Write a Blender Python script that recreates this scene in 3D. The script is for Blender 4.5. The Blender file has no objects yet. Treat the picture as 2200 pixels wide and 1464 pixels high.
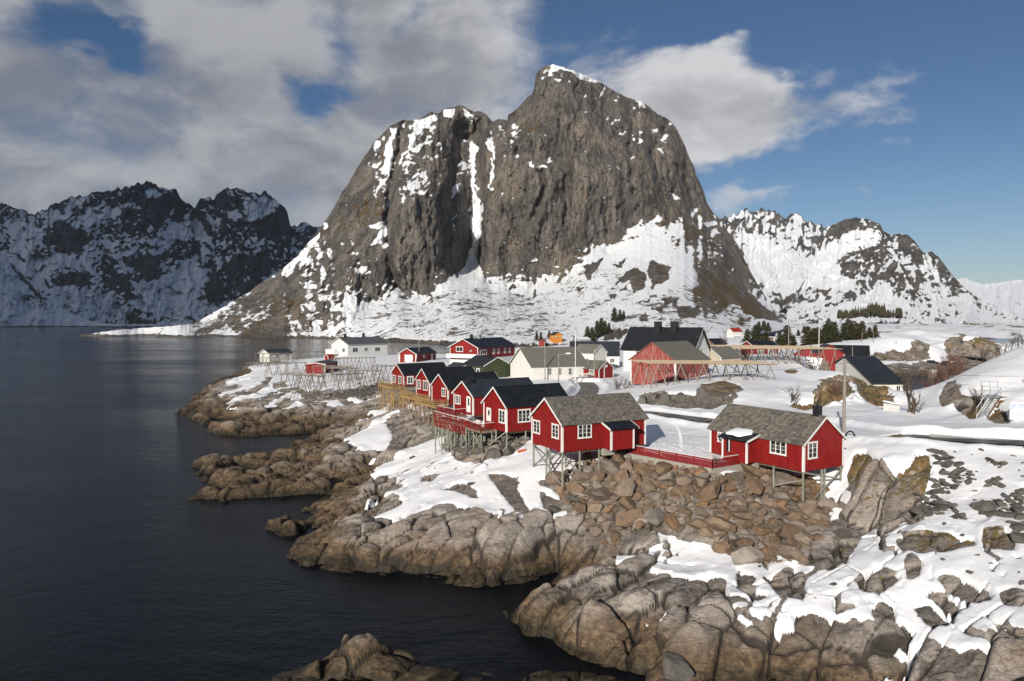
import bpy, bmesh, math, random
import numpy as np
from mathutils import Vector, Matrix
random.seed(7); RNG = np.random.default_rng(11)
# ------------------------------------------------------------------ camera, sky, sun, exposure
F = 1540.0; PITCH = math.atan(46 / 1540.0); CZ = 21.0      # focal length in photo pixels, tilt, camera height over the sea
SUN_AZ, SUN_EL = math.radians(-157.0), math.radians(20.0)  # azimuth from +Y, clockwise
scene = bpy.context.scene
COL = scene.collection
cam_data = bpy.data.cameras.new('camera'); cam = bpy.data.objects.new('camera', cam_data); COL.objects.link(cam)
cam_data.sensor_width = 36.0; cam_data.lens = 36.0 * F / 2200.0
cam_data.clip_start = 0.5; cam_data.clip_end = 60000
cam.location = (0, 0, CZ); cam.rotation_euler = (math.pi / 2 - PITCH, 0, 0)
scene.camera = cam
scene.view_settings.view_transform = 'Standard'; scene.view_settings.look = 'None'
scene.view_settings.exposure = 0.15; scene.view_settings.gamma = 1.0
scene.cycles.use_adaptive_sampling = True; scene.cycles.adaptive_threshold = 0.025; scene.cycles.max_bounces = 5; scene.cycles.diffuse_bounces = 2; scene.cycles.glossy_bounces = 2
scene.cycles.transmission_bounces = 2; scene.cycles.volume_bounces = 0; scene.cycles.caustics_reflective = False
SUNV = Vector((math.sin(SUN_AZ) * math.cos(SUN_EL), math.cos(SUN_AZ) * math.cos(SUN_EL), math.sin(SUN_EL)))
sun_data = bpy.data.lights.new('sun', 'SUN'); sun = bpy.data.objects.new('sun', sun_data); COL.objects.link(sun)
sun_data.energy = 5.0; sun_data.angle = math.radians(0.53); sun_data.color = (1.0, 0.93, 0.83)
sun.rotation_euler = (-SUNV).to_track_quat('-Z', 'Y').to_euler(); sun.location = (-40, -60, 60)

class NT:
    """small helper to write node trees"""
    def __init__(s, tree): s.t = tree; s.n = tree.nodes; s.l = tree.links
    def node(s, kind, **kw):
        n = s.n.new(kind)
        for k, v in kw.items(): setattr(n, k, v)
        return n
    def put(s, sock, v):
        if isinstance(v, bpy.types.NodeSocket): s.l.new(v, sock)
        elif v is not None:
            if sock.type == 'RGBA' and len(v) == 3: v = (*v, 1)
            sock.default_value = v
    def math(s, op, a, b=None, c=None, clamp=False):
        n = s.node('ShaderNodeMath', operation=op, use_clamp=clamp)
        for i, v in enumerate((a, b, c)):
            if v is not None: s.put(n.inputs[i], v)
        return n.outputs[0]
    def vec(s, op, a, b=None, scale=None):
        n = s.node('ShaderNodeVectorMath', operation=op)
        s.put(n.inputs[0], a)
        if b is not None: s.put(n.inputs[1], b)
        if scale is not None: s.put(n.inputs['Scale'], scale)
        return n.outputs['Value' if op in ('LENGTH', 'DOT_PRODUCT', 'DISTANCE') else 'Vector']
    def mix(s, fac, a, b, blend='MIX'):
        n = s.node('ShaderNodeMix', data_type='RGBA', blend_type=blend)
        s.put(n.inputs[0], fac); s.put(n.inputs[6], a); s.put(n.inputs[7], b); return n.outputs[2]
    def ramp(s, v, lo, hi, a=0.0, b=1.0, smooth=True):
        n = s.node('ShaderNodeMapRange', interpolation_type='SMOOTHSTEP' if smooth else 'LINEAR')
        s.put(n.inputs[0], v); s.put(n.inputs[1], lo); s.put(n.inputs[2], hi); s.put(n.inputs[3], a); s.put(n.inputs[4], b)
        return n.outputs[0]
    def noise(s, vec, scale, detail=4, rough=0.55, lac=2.0, dist=0.0):
        n = s.node('ShaderNodeTexNoise'); s.put(n.inputs['Vector'], vec)
        for k, v in (('Scale', scale), ('Detail', detail), ('Roughness', rough), ('Lacunarity', lac), ('Distortion', dist)): s.put(n.inputs[k], v)
        return n.outputs['Fac']
    def voro(s, vec, scale, feature='F1', rand=1.0):
        n = s.node('ShaderNodeTexVoronoi', feature=feature); s.put(n.inputs['Vector'], vec); s.put(n.inputs['Scale'], scale)
        s.put(n.inputs['Randomness'], rand); return n
    def mapping(s, vec, scale=(1, 1, 1), rot=(0, 0, 0), loc=(0, 0, 0)):
        n = s.node('ShaderNodeMapping'); s.put(n.inputs['Vector'], vec)
        n.inputs['Scale'].default_value = scale; n.inputs['Rotation'].default_value = rot; n.inputs['Location'].default_value = loc
        return n.outputs[0]
    def bump(s, h, strength=0.5, dist=0.1, normal=None):
        n = s.node('ShaderNodeBump'); s.put(n.inputs['Height'], h); s.put(n.inputs['Strength'], strength); s.put(n.inputs['Distance'], dist)
        if normal is not None: s.put(n.inputs['Normal'], normal)
        return n.outputs[0]

def px_dir(px, py):
    dx = (px - 1100) / F; dz = -(py - 732) / F
    c, s_ = math.cos(PITCH), math.sin(PITCH)
    return Vector((dx, c + s_ * dz, -s_ + c * dz))

# world: Nishita sky with procedural clouds laid on the sky sphere
world = bpy.data.worlds.new('World'); scene.world = world; world.use_nodes = True
w = NT(world.node_tree); w.n.clear()
sky = w.node('ShaderNodeTexSky', sky_type='NISHITA'); sky.sun_disc = False
sky.sun_elevation = SUN_EL; sky.sun_rotation = SUN_AZ; sky.altitude = 20; sky.air_density = 1.0; sky.dust_density = 0.0; sky.ozone_density = 3.0
tc = w.node('ShaderNodeTexCoord').outputs['Generated']
dirn = w.vec('NORMALIZE', tc)
sep = w.node('ShaderNodeSeparateXYZ'); w.put(sep.inputs[0], dirn)
# flattened coordinates: clouds widen towards the horizon a little
cl = w.mapping(dirn, scale=(1.0, 1.0, 1.7))
warp = w.node('ShaderNodeTexNoise'); w.put(warp.inputs['Vector'], cl); warp.inputs['Scale'].default_value = 4.5; warp.inputs['Detail'].default_value = 3
wv = w.vec('SCALE', w.vec('SUBTRACT', warp.outputs['Color'], (0.5, 0.5, 0.5)), scale=0.13)
clw = w.vec('ADD', cl, wv)
wz = w.node('ShaderNodeTexNoise'); w.put(wz.inputs['Vector'], cl); wz.inputs['Scale'].default_value = 9.0; wz.inputs['Detail'].default_value = 4
dirw = w.vec('ADD', dirn, w.vec('SCALE', w.vec('SUBTRACT', wz.outputs['Color'], (0.5, 0.5, 0.5)), scale=0.13))
d0 = w.math('ADD', w.math('MULTIPLY', w.noise(clw, 4.0, 9, 0.60), 0.76), w.math('MULTIPLY', w.noise(clw, 17.0, 6, 0.64), 0.24))
ls0 = w.noise(clw, 4.0, 5, .55); ls1 = w.noise(w.vec('ADD', clw, (-0.015, -0.01, 0.050)), 4.0, 5, .55)
# coverage: overcast to the west (left), broken cumulus in the middle, clear to the east
def blob(px, py, rx, ry, amp):
    c = px_dir(px, py).normalized()
    dv = w.vec('MULTIPLY', w.vec('SUBTRACT', dirw, tuple(c)), (F / rx, F / rx, F / ry))
    return w.ramp(w.vec('LENGTH', dv), 1.3, 0.1, 0.0, amp)
cov = w.ramp(w.math('ADD', sep.outputs['X'], w.math('MULTIPLY', w.math('SUBTRACT', ls0, .5), .3)), 0.12, -0.10, -0.17, 0.15)
for args in ((1480, 270, 310, 135, .30), (1370, 200, 190, 90, .16), (1640, 250, 160, 90, .16), (1450, 330, 170, 75, .18), (1600, 135, 130, 62, .27), (1820, 165, 140, 62, .24), (1920, 220, 120, 50, .16), (1850, 425, 45, 20, .17), (1600, 440, 110, 25, .17), (2120, 590, 200, 26, .16),
             (1290, 80, 110, 70, .16), (1960, 315, 120, 26, .12), (2110, 345, 70, 20, .12), (520, 40, 420, 120, .10), (200, 180, 260, 90, .08), (350, 330, 700, 120, .10), (1000, 140, 260, 190, .14), (60, 560, 500, 140, .12),
             (165, 65, 120, 55, -.30), (250, 90, 70, 35, -.2), (690, 195, 105, 50, -.28), (735, 95, 60, 70, -.24), (890, 45, 55, 30, -.24), (640, 170, 60, 30, -.15), (2060, 90, 420, 100, -.2)):
    cov = w.math('ADD', cov, blob(*args))
dens = w.math('ADD', d0, cov)
thick = w.ramp(dens, 0.62, 0.98)
lit = w.ramp(w.math('ADD', w.math('SUBTRACT', ls0, ls1), w.math('MULTIPLY', w.math('SUBTRACT', d0, .5), .55)), -0.17, 0.19)
west = w.ramp(sep.outputs['X'], 0.10, -0.22, 0.0, 1.0)
alpha = w.ramp(dens, w.math('SUBTRACT', 0.46, w.math('MULTIPLY', west, .05)), w.math('ADD', 0.69, w.math('MULTIPLY', west, .09)))
bright = w.math('ADD', w.math('MULTIPLY', lit, 0.70), w.math('MULTIPLY', w.math('SUBTRACT', 1.0, thick), 0.18))
bright = w.math('ADD', bright, w.math('MULTIPLY', w.math('SUBTRACT', 1.0, west), 0.32), clamp=True)
ccol = w.mix(bright, (2.05, 2.2, 2.65), w.mix(west, (7.4, 7.4, 7.6), (5.6, 5.7, 6.0)))
hz = w.ramp(sep.outputs['Z'], 0.30, 0.0)
skycol = w.mix(1.0, sky.outputs[0], w.mix(hz, (0.41, 0.54, 0.67), (0.68, 0.74, 0.84)), 'MULTIPLY')
final = w.mix(alpha, skycol, ccol)
bg = w.node('ShaderNodeBackground'); w.put(bg.inputs['Color'], final); bg.inputs['Strength'].default_value = 0.078
wo = w.node('ShaderNodeOutputWorld'); w.l.new(bg.outputs[0], wo.inputs['Surface'])

# ------------------------------------------------------------------ helpers
def at_z(px, py, z):
    d = px_dir(px, py); t = (z - CZ) / d.z
    return Vector((d.x * t, d.y * t, z))
def at_d(px, py, dist):
    d = px_dir(px, py); t = dist / d.y
    return Vector((d.x * t, dist, CZ + d.z * t))
def project(x, y, z):
    c, s_ = math.cos(PITCH), math.sin(PITCH); z = z - CZ
    yf = np.maximum(c * y - s_ * z, 0.1); zu = s_ * y + c * z
    return 1100 + F * x / yf, 732 - F * zu / yf

_TAB = np.random.default_rng(5).random(512 * 512).astype(np.float32)
def hash2(ix, iy, seed=0):
    i = (ix.astype(np.int32) + seed * 37) & 511; j = (iy.astype(np.int32) + seed * 91 + 7) & 511
    return _TAB.take((j << 9) | i)
def vnoise(x, y, seed=0):
    ix = np.floor(x); iy = np.floor(y); fx = x - ix; fy = y - iy
    fx = fx * fx * fx * (fx * (fx * 6 - 15) + 10); fy = fy * fy * fy * (fy * (fy * 6 - 15) + 10)
    a = hash2(ix, iy, seed); b = hash2(ix + 1, iy, seed); c = hash2(ix, iy + 1, seed); d = hash2(ix + 1, iy + 1, seed)
    return (a * (1 - fx) + b * fx) * (1 - fy) + (c * (1 - fx) + d * fx) * fy
def fbm(x, y, oct=5, seed=0, rough=0.5):
    s = 0; a = 1; t = 0
    for o in range(oct):
        s = s + a * (vnoise(x, y, seed + o * 17) - 0.5); t += a; a *= rough
        x, y = x * 1.93 * 0.8 - y * 1.93 * 0.6 + 13.7, x * 1.93 * 0.6 + y * 1.93 * 0.8 + 7.1
    return s / t * 2
def ridged(x, y, oct=4, seed=0):
    s = 0; a = 1; t = 0
    for o in range(oct):
        s = s + a * (1 - np.abs(2 * vnoise(x, y, seed + o * 31) - 1)); t += a; a *= 0.5
        x, y = x * 1.6 - y * 1.2 + 3.7, x * 1.2 + y * 1.6 + 9.1
    return s / t
def worley(x, y, seed=0, tilt=1.0):
    """returns per-cell random offset + tilted facet, and F2-F1"""
    ix = np.floor(x); iy = np.floor(y)
    f1 = np.full(x.shape, 9.0); f2 = np.full(x.shape, 9.0); val = np.zeros(x.shape)
    for dx in (-1, 0, 1):
        for dy in (-1, 0, 1):
            cx = ix + dx; cy = iy + dy
            px = cx + hash2(cx, cy, seed); py = cy + hash2(cx, cy, seed + 1)
            ddx = x - px; ddy = y - py; d = np.sqrt(ddx * ddx + ddy * ddy)
            v = hash2(cx, cy, seed + 2) - 0.5 + tilt * (ddx * (hash2(cx, cy, seed + 3) - 0.5) + ddy * (hash2(cx, cy, seed + 4) - 0.5))
            m = d < f1
            f2 = np.where(m, f1, np.minimum(f2, d)); val = np.where(m, v, val); f1 = np.where(m, d, f1)
    return val, f2 - f1
def sstep(a, b, x):
    t = np.clip((x - a) / (b - a), 0, 1); return t * t * (3 - 2 * t)
def poly_sd(X, Y, poly):
    """signed distance, positive inside"""
    p = np.asarray(poly, float); inside = np.zeros(X.shape, bool); d2 = np.full(X.shape, 1e18)
    n = len(p)
    for i in range(n):
        ax, ay = p[i]; bx, by = p[(i + 1) % n]
        ex, ey = bx - ax, by - ay; wx, wy = X - ax, Y - ay
        t = np.clip((wx * ex + wy * ey) / (ex * ex + ey * ey + 1e-12), 0, 1)
        d2 = np.minimum(d2, (wx - t * ex) ** 2 + (wy - t * ey) ** 2)
        c = ((ay > Y) != (by > Y)); den = by - ay if abs(by - ay) > 1e-9 else 1e-9
        inside ^= c & (X < ax + ex * (Y - ay) / den)
    d = np.sqrt(d2); return np.where(inside, d, -d)
def poly_sd_fast(X, Y, poly, pad):
    p = np.asarray(poly, float); out = np.full(X.shape, -1e3)
    m = (X > p[:, 0].min() - pad) & (X < p[:, 0].max() + pad) & (Y > p[:, 1].min() - pad) & (Y < p[:, 1].max() + pad)
    if m.any(): out[m] = poly_sd(X[m], Y[m], poly)
    return out
def line_dist(X, Y, pts):
    d2 = np.full(X.shape, 1e18); tt = np.zeros(X.shape)
    L = 0
    for (ax, ay), (bx, by) in zip(pts[:-1], pts[1:]):
        ex, ey = bx - ax, by - ay; l = math.hypot(ex, ey)
        t = np.clip(((X - ax) * ex + (Y - ay) * ey) / (l * l + 1e-9), 0, 1)
        q = (X - ax - t * ex) ** 2 + (Y - ay - t * ey) ** 2
        m = q < d2; d2 = np.where(m, q, d2); tt = np.where(m, L + t * l, tt); L += l
    return np.sqrt(d2), tt
def rbf_fit(P, V, smooth=1e-3):
    P = np.asarray(P, float); V = np.asarray(V, float)
    D = np.sqrt(((P[:, None] - P[None]) ** 2).sum(-1) + 1e-8)
    n = len(P); A = np.zeros((n + 3, n + 3)); A[:n, :n] = -D - smooth * np.eye(n) ; A[:n, n] = 1; A[:n, n + 1:] = P; A[n, :n] = 1; A[n + 1:, :n] = P.T
    b = np.zeros((n + 3,) + V.shape[1:]); b[:n] = V
    return P, np.linalg.solve(A, b)
def rbf_eval(m, U, Vv):
    P, w_ = m; out = w_[len(P)] + w_[len(P) + 1] * U + w_[len(P) + 2] * Vv
    for i in range(len(P)):
        out = out - w_[i] * np.sqrt((U - P[i, 0]) ** 2 + (Vv - P[i, 1]) ** 2 + 1e-8)
    return out
def gblur(A, k):
    """separable blur, k passes of [1 2 1]"""
    for _ in range(k):
        A = (np.vstack([A[:1], A[:-1]]) + 2 * A + np.vstack([A[1:], A[-1:]])) / 4
        A = (np.hstack([A[:, :1], A[:, :-1]]) + 2 * A + np.hstack([A[:, 1:], A[:, -1:]])) / 4
    return A
def upsample(A, R, C):
    r0, c0 = A.shape
    ri = np.linspace(0, r0 - 1, R); ci = np.linspace(0, c0 - 1, C)
    i0 = np.minimum(ri.astype(int), r0 - 2); j0 = np.minimum(ci.astype(int), c0 - 2)
    fr = (ri - i0)[:, None]; fc = (ci - j0)[None]
    return (A[i0][:, j0] * (1 - fr) + A[i0 + 1][:, j0] * fr) * (1 - fc) + (A[i0][:, j0 + 1] * (1 - fr) + A[i0 + 1][:, j0 + 1] * fr) * fc

def grid_mesh(name, X, Y, Z, keep=None, attrs=None, smooth=True):
    R, C = X.shape
    idx = np.arange(R * C).reshape(R, C)
    q = np.stack([idx[:-1, :-1], idx[:-1, 1:], idx[1:, 1:], idx[1:, :-1]], -1).reshape(-1, 4)
    if keep is not None: q = q[keep.reshape(-1)]
    used = np.zeros(R * C, bool); used[q.ravel()] = True
    remap = np.cumsum(used) - 1
    q = remap[q]
    co = np.stack([X.ravel(), Y.ravel(), Z.ravel()], -1)[used]
    me = bpy.data.meshes.new(name)
    me.vertices.add(len(co)); me.vertices.foreach_set('co', co.astype(np.float32).ravel())
    me.loops.add(len(q) * 4); me.loops.foreach_set('vertex_index', q.astype(np.int32).ravel())
    me.polygons.add(len(q)); me.polygons.foreach_set('loop_start', np.arange(0, len(q) * 4, 4, dtype=np.int32))
    me.polygons.foreach_set('loop_total', np.full(len(q), 4, np.int32))
    me.update(calc_edges=True)
    if smooth: me.polygons.foreach_set('use_smooth', np.ones(len(q), bool))
    for k, v in (attrs or {}).items():
        a = me.attributes.new(k, 'FLOAT', 'POINT'); a.data.foreach_set('value', v.ravel()[used].astype(np.float32))
    return me
def link(name, me, mat=None, parent=None):
    o = bpy.data.objects.new(name, me); COL.objects.link(o)
    if mat is not None and me is not None and hasattr(me, 'materials') and len(me.materials) == 0: me.materials.append(mat)
    if parent is not None: o.parent = parent
    return o
def tag(o, label=None, cat=None, group=None, kind=None):
    for k, v in (('label', label), ('category', cat), ('group', group), ('kind', kind)):
        if v: o[k] = v
    return o
def empty(name, loc, rz=0.0, label=None, cat=None, group=None):
    o = bpy.data.objects.new(name, None); COL.objects.link(o); o.location = loc; o.rotation_euler = (0, 0, rz)
    o.empty_display_size = 0.3
    return tag(o, label, cat, group)
MAT = {}
def material(name, rough=0.7, spec=0.3):
    m = bpy.data.materials.new(name); m.use_nodes = True; t = NT(m.node_tree)
    b = m.node_tree.nodes['Principled BSDF']; b.inputs['Roughness'].default_value = rough; b.inputs['Specular IOR Level'].default_value = spec
    MAT[name] = m; return m, t, b
# ------------------------------------------------------------------ ground materials
def rock_snow_material(name, far=False):
    m, t, b = material(name, 0.85, 0.2)
    g = t.node('ShaderNodeNewGeometry'); pos = g.outputs['Position']
    sp = t.node('ShaderNodeSeparateXYZ'); t.put(sp.inputs[0], pos); z = sp.outputs['Z']
    sn = t.node('ShaderNodeAttribute', attribute_name='snow').outputs['Fac']
    vg = t.node('ShaderNodeAttribute', attribute_name='veg').outputs['Fac']
    jt = t.node('ShaderNodeAttribute', attribute_name='joint').outputs['Fac']; tn = t.node('ShaderNodeAttribute', attribute_name='tone').outputs['Fac']
    strata = t.mapping(pos, scale=(0.35, 1.0, 1.6), rot=(0.3, 0.15, 0.7))
    n1 = t.noise(strata, 0.35, 7, 0.62); n2 = t.noise(pos, 2.2, 6, 0.65); n3 = t.noise(strata, 3.0, 5, 0.7)
    wpn = t.node('ShaderNodeTexNoise'); t.put(wpn.inputs['Vector'], pos); wpn.inputs['Scale'].default_value = .8; wpn.inputs['Detail'].default_value = 4
    strata = t.vec('ADD', strata, t.vec('SCALE', wpn.outputs['Color'], scale=1.3))
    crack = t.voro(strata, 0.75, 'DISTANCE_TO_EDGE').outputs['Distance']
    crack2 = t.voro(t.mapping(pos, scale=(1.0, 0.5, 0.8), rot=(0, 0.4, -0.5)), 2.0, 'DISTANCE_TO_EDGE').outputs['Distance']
    # dry rock: grey to warm taupe
    dry = t.mix(t.ramp(n1, 0.35, 0.65), (0.165, 0.145, 0.130), (0.325, 0.284, 0.250))
    dry = t.mix(t.ramp(n2, 0.45, 0.75), dry, (0.40, 0.355, 0.32))
    dry = t.mix(t.ramp(n3, 0.50, 0.66), dry, (0.088, 0.075, 0.064))
    dry = t.mix(t.ramp(t.noise(pos, .16, 5, .6), .52, .66, 0, .6), dry, (.215, .150, .098))
    dry = t.mix(t.ramp(tn, .15, .5, .55, 0), dry, (.105, .090, .080)); dry = t.mix(t.ramp(tn, .55, .9, 0, .5), dry, (.40, .35, .31))
    # tidal zone: ochre then dark weed towards the water
    wob = t.math('ADD', z, t.math('MULTIPLY', t.math('SUBTRACT', n1, 0.5), 2.2))
    tidal = t.mix(t.ramp(n2, 0.35, 0.7), (0.085, 0.058, 0.036), (0.205, 0.142, 0.086))
    tidal = t.mix(t.ramp(n3, 0.5, 0.72), tidal, (0.045, 0.034, 0.022))
    col = t.mix(t.ramp(wob, 1.1, 2.9), tidal, dry)
    wet = t.mix(t.ramp(n2, 0.4, 0.6), (0.020, 0.017, 0.012), (0.055, 0.042, 0.022))
    col = t.mix(t.ramp(wob, 0.25, 1.15), wet, col)
    # lichen / dead grass
    grass = t.mix(t.ramp(t.noise(pos, 7.0, 4, .7), .35, .65), (0.13, 0.075, 0.03), (0.33, 0.22, 0.10))
    moss = t.mix(t.ramp(n1, 0.42, 0.62), grass, t.mix(n2, (0.075, 0.068, 0.028), (0.14, 0.115, 0.05)))
    vmask = t.ramp(t.math('ADD', vg, t.math('MULTIPLY', t.math('SUBTRACT', n2, 0.5), 1.9)), 0.48, 0.60)
    col = t.mix(vmask, col, moss)
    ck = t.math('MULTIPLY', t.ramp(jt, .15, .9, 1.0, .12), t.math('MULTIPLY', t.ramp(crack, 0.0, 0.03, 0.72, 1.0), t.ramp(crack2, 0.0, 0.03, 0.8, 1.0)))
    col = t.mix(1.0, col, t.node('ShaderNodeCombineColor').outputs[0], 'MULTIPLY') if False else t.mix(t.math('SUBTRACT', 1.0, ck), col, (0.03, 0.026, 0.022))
    # snow
    sn2 = t.math('ADD', sn, t.math('MULTIPLY', t.math('SUBTRACT', t.noise(pos, 1.6, 5, 0.65), 0.5), 0.22))
    mask = t.ramp(sn2, -0.03, 0.05)
    scol = t.mix(t.noise(pos, 0.25, 4), (0.78, 0.795, 0.82), (0.87, 0.875, 0.89)); scol = t.mix(t.ramp(t.noise(pos, .7, 6, .7), .60, .78, 0, .35), scol, (.58, .56, .53))
    t.put(b.inputs['Base Color'], t.mix(mask, col, scol))
    t.put(b.inputs['Roughness'], t.mix(mask, t.mix(t.ramp(wob, 0.3, 1.4), (0.35,) * 3, (0.88,) * 3), (0.6,) * 3))
    rb = t.math('ADD', t.math('MULTIPLY', n2, 0.55), t.math('ADD', t.math('MULTIPLY', n3, 0.5), t.math('MULTIPLY', ck, 0.35)))
    sb = t.math('ADD', t.math('MULTIPLY', t.noise(t.mapping(pos, scale=(1, .6, 1), rot=(0, 0, .4)), 0.55, 4, .6), 1.3), t.math('MULTIPLY', t.noise(pos, 5.0, 4, .65), 0.28))
    hgt_ = t.math('ADD', t.math('MULTIPLY', rb, t.math('SUBTRACT', 1.0, mask)), t.math('MULTIPLY', t.math('ADD', t.math('MULTIPLY', sb, 0.30), 0.9), mask))
    t.put(b.inputs['Normal'], t.bump(hgt_, 0.9, 0.28))
    return m
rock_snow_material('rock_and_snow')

# ------------------------------------------------------------------ near land: control points (photo pixel, height in metres, roughness)
def Z6(u, v): return (500 + u / 2.4444, 960 + v / 2.4444)
def Z7(u, v): return (1300 + u / 2.4444, 960 + v / 2.4444)
def Z3(u, v): return (380 + u / 3.66, 690 + v / 3.66)
def ZL(u, v): return (380 + u / 4.583, 740 + v / 4.583)
def Z4(u, v): return (1300 + u / 3.3333, 680 + v / 3.3333)
def ZS(u, v): return (1850 + u / 6.286, 780 + v / 6.286)
def ZH(u, v): return (940 + u / 6.653, 790 + v / 6.653)
def conv(f, pts): return [f(*p) for p in pts]
SHORE = [(1380, 1600), (1390, 1449), (1300, 1425), (1250, 1402), (1190, 1385), (1150, 1365), (1090, 1330), (1072, 1308), (1090, 1285), (1130, 1262), (1185, 1243), (1212, 1228),
         (1190, 1238), (1120, 1256), (1040, 1263), (985, 1258), (900, 1246), (800, 1236), (700, 1228), (650, 1216), (624, 1192), (640, 1166), (690, 1146), (640, 1149), (600, 1141), (563, 1130),
         (600, 1115), (650, 1098), (690, 1078), (720, 1058), (742, 1044), (700, 1060), (620, 1066), (520, 1073), (440, 1081), (394, 1076), (440, 1062), (480, 1050), (450, 1041), (414, 1026),
         (445, 1013), (472, 1008), (424, 1000), (460, 990), (540, 985), (600, 967), (650, 952), (700, 930), (660, 931), (600, 936), (540, 938), (480, 936), (455, 930), (448, 916), (420, 906), (395, 896),
         (387, 886), (408, 874), (416, 858), (445, 838), (462, 823), (520, 801), (570, 784), (700, 773), (850, 766), (960, 760), (1080, 752)]
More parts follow.
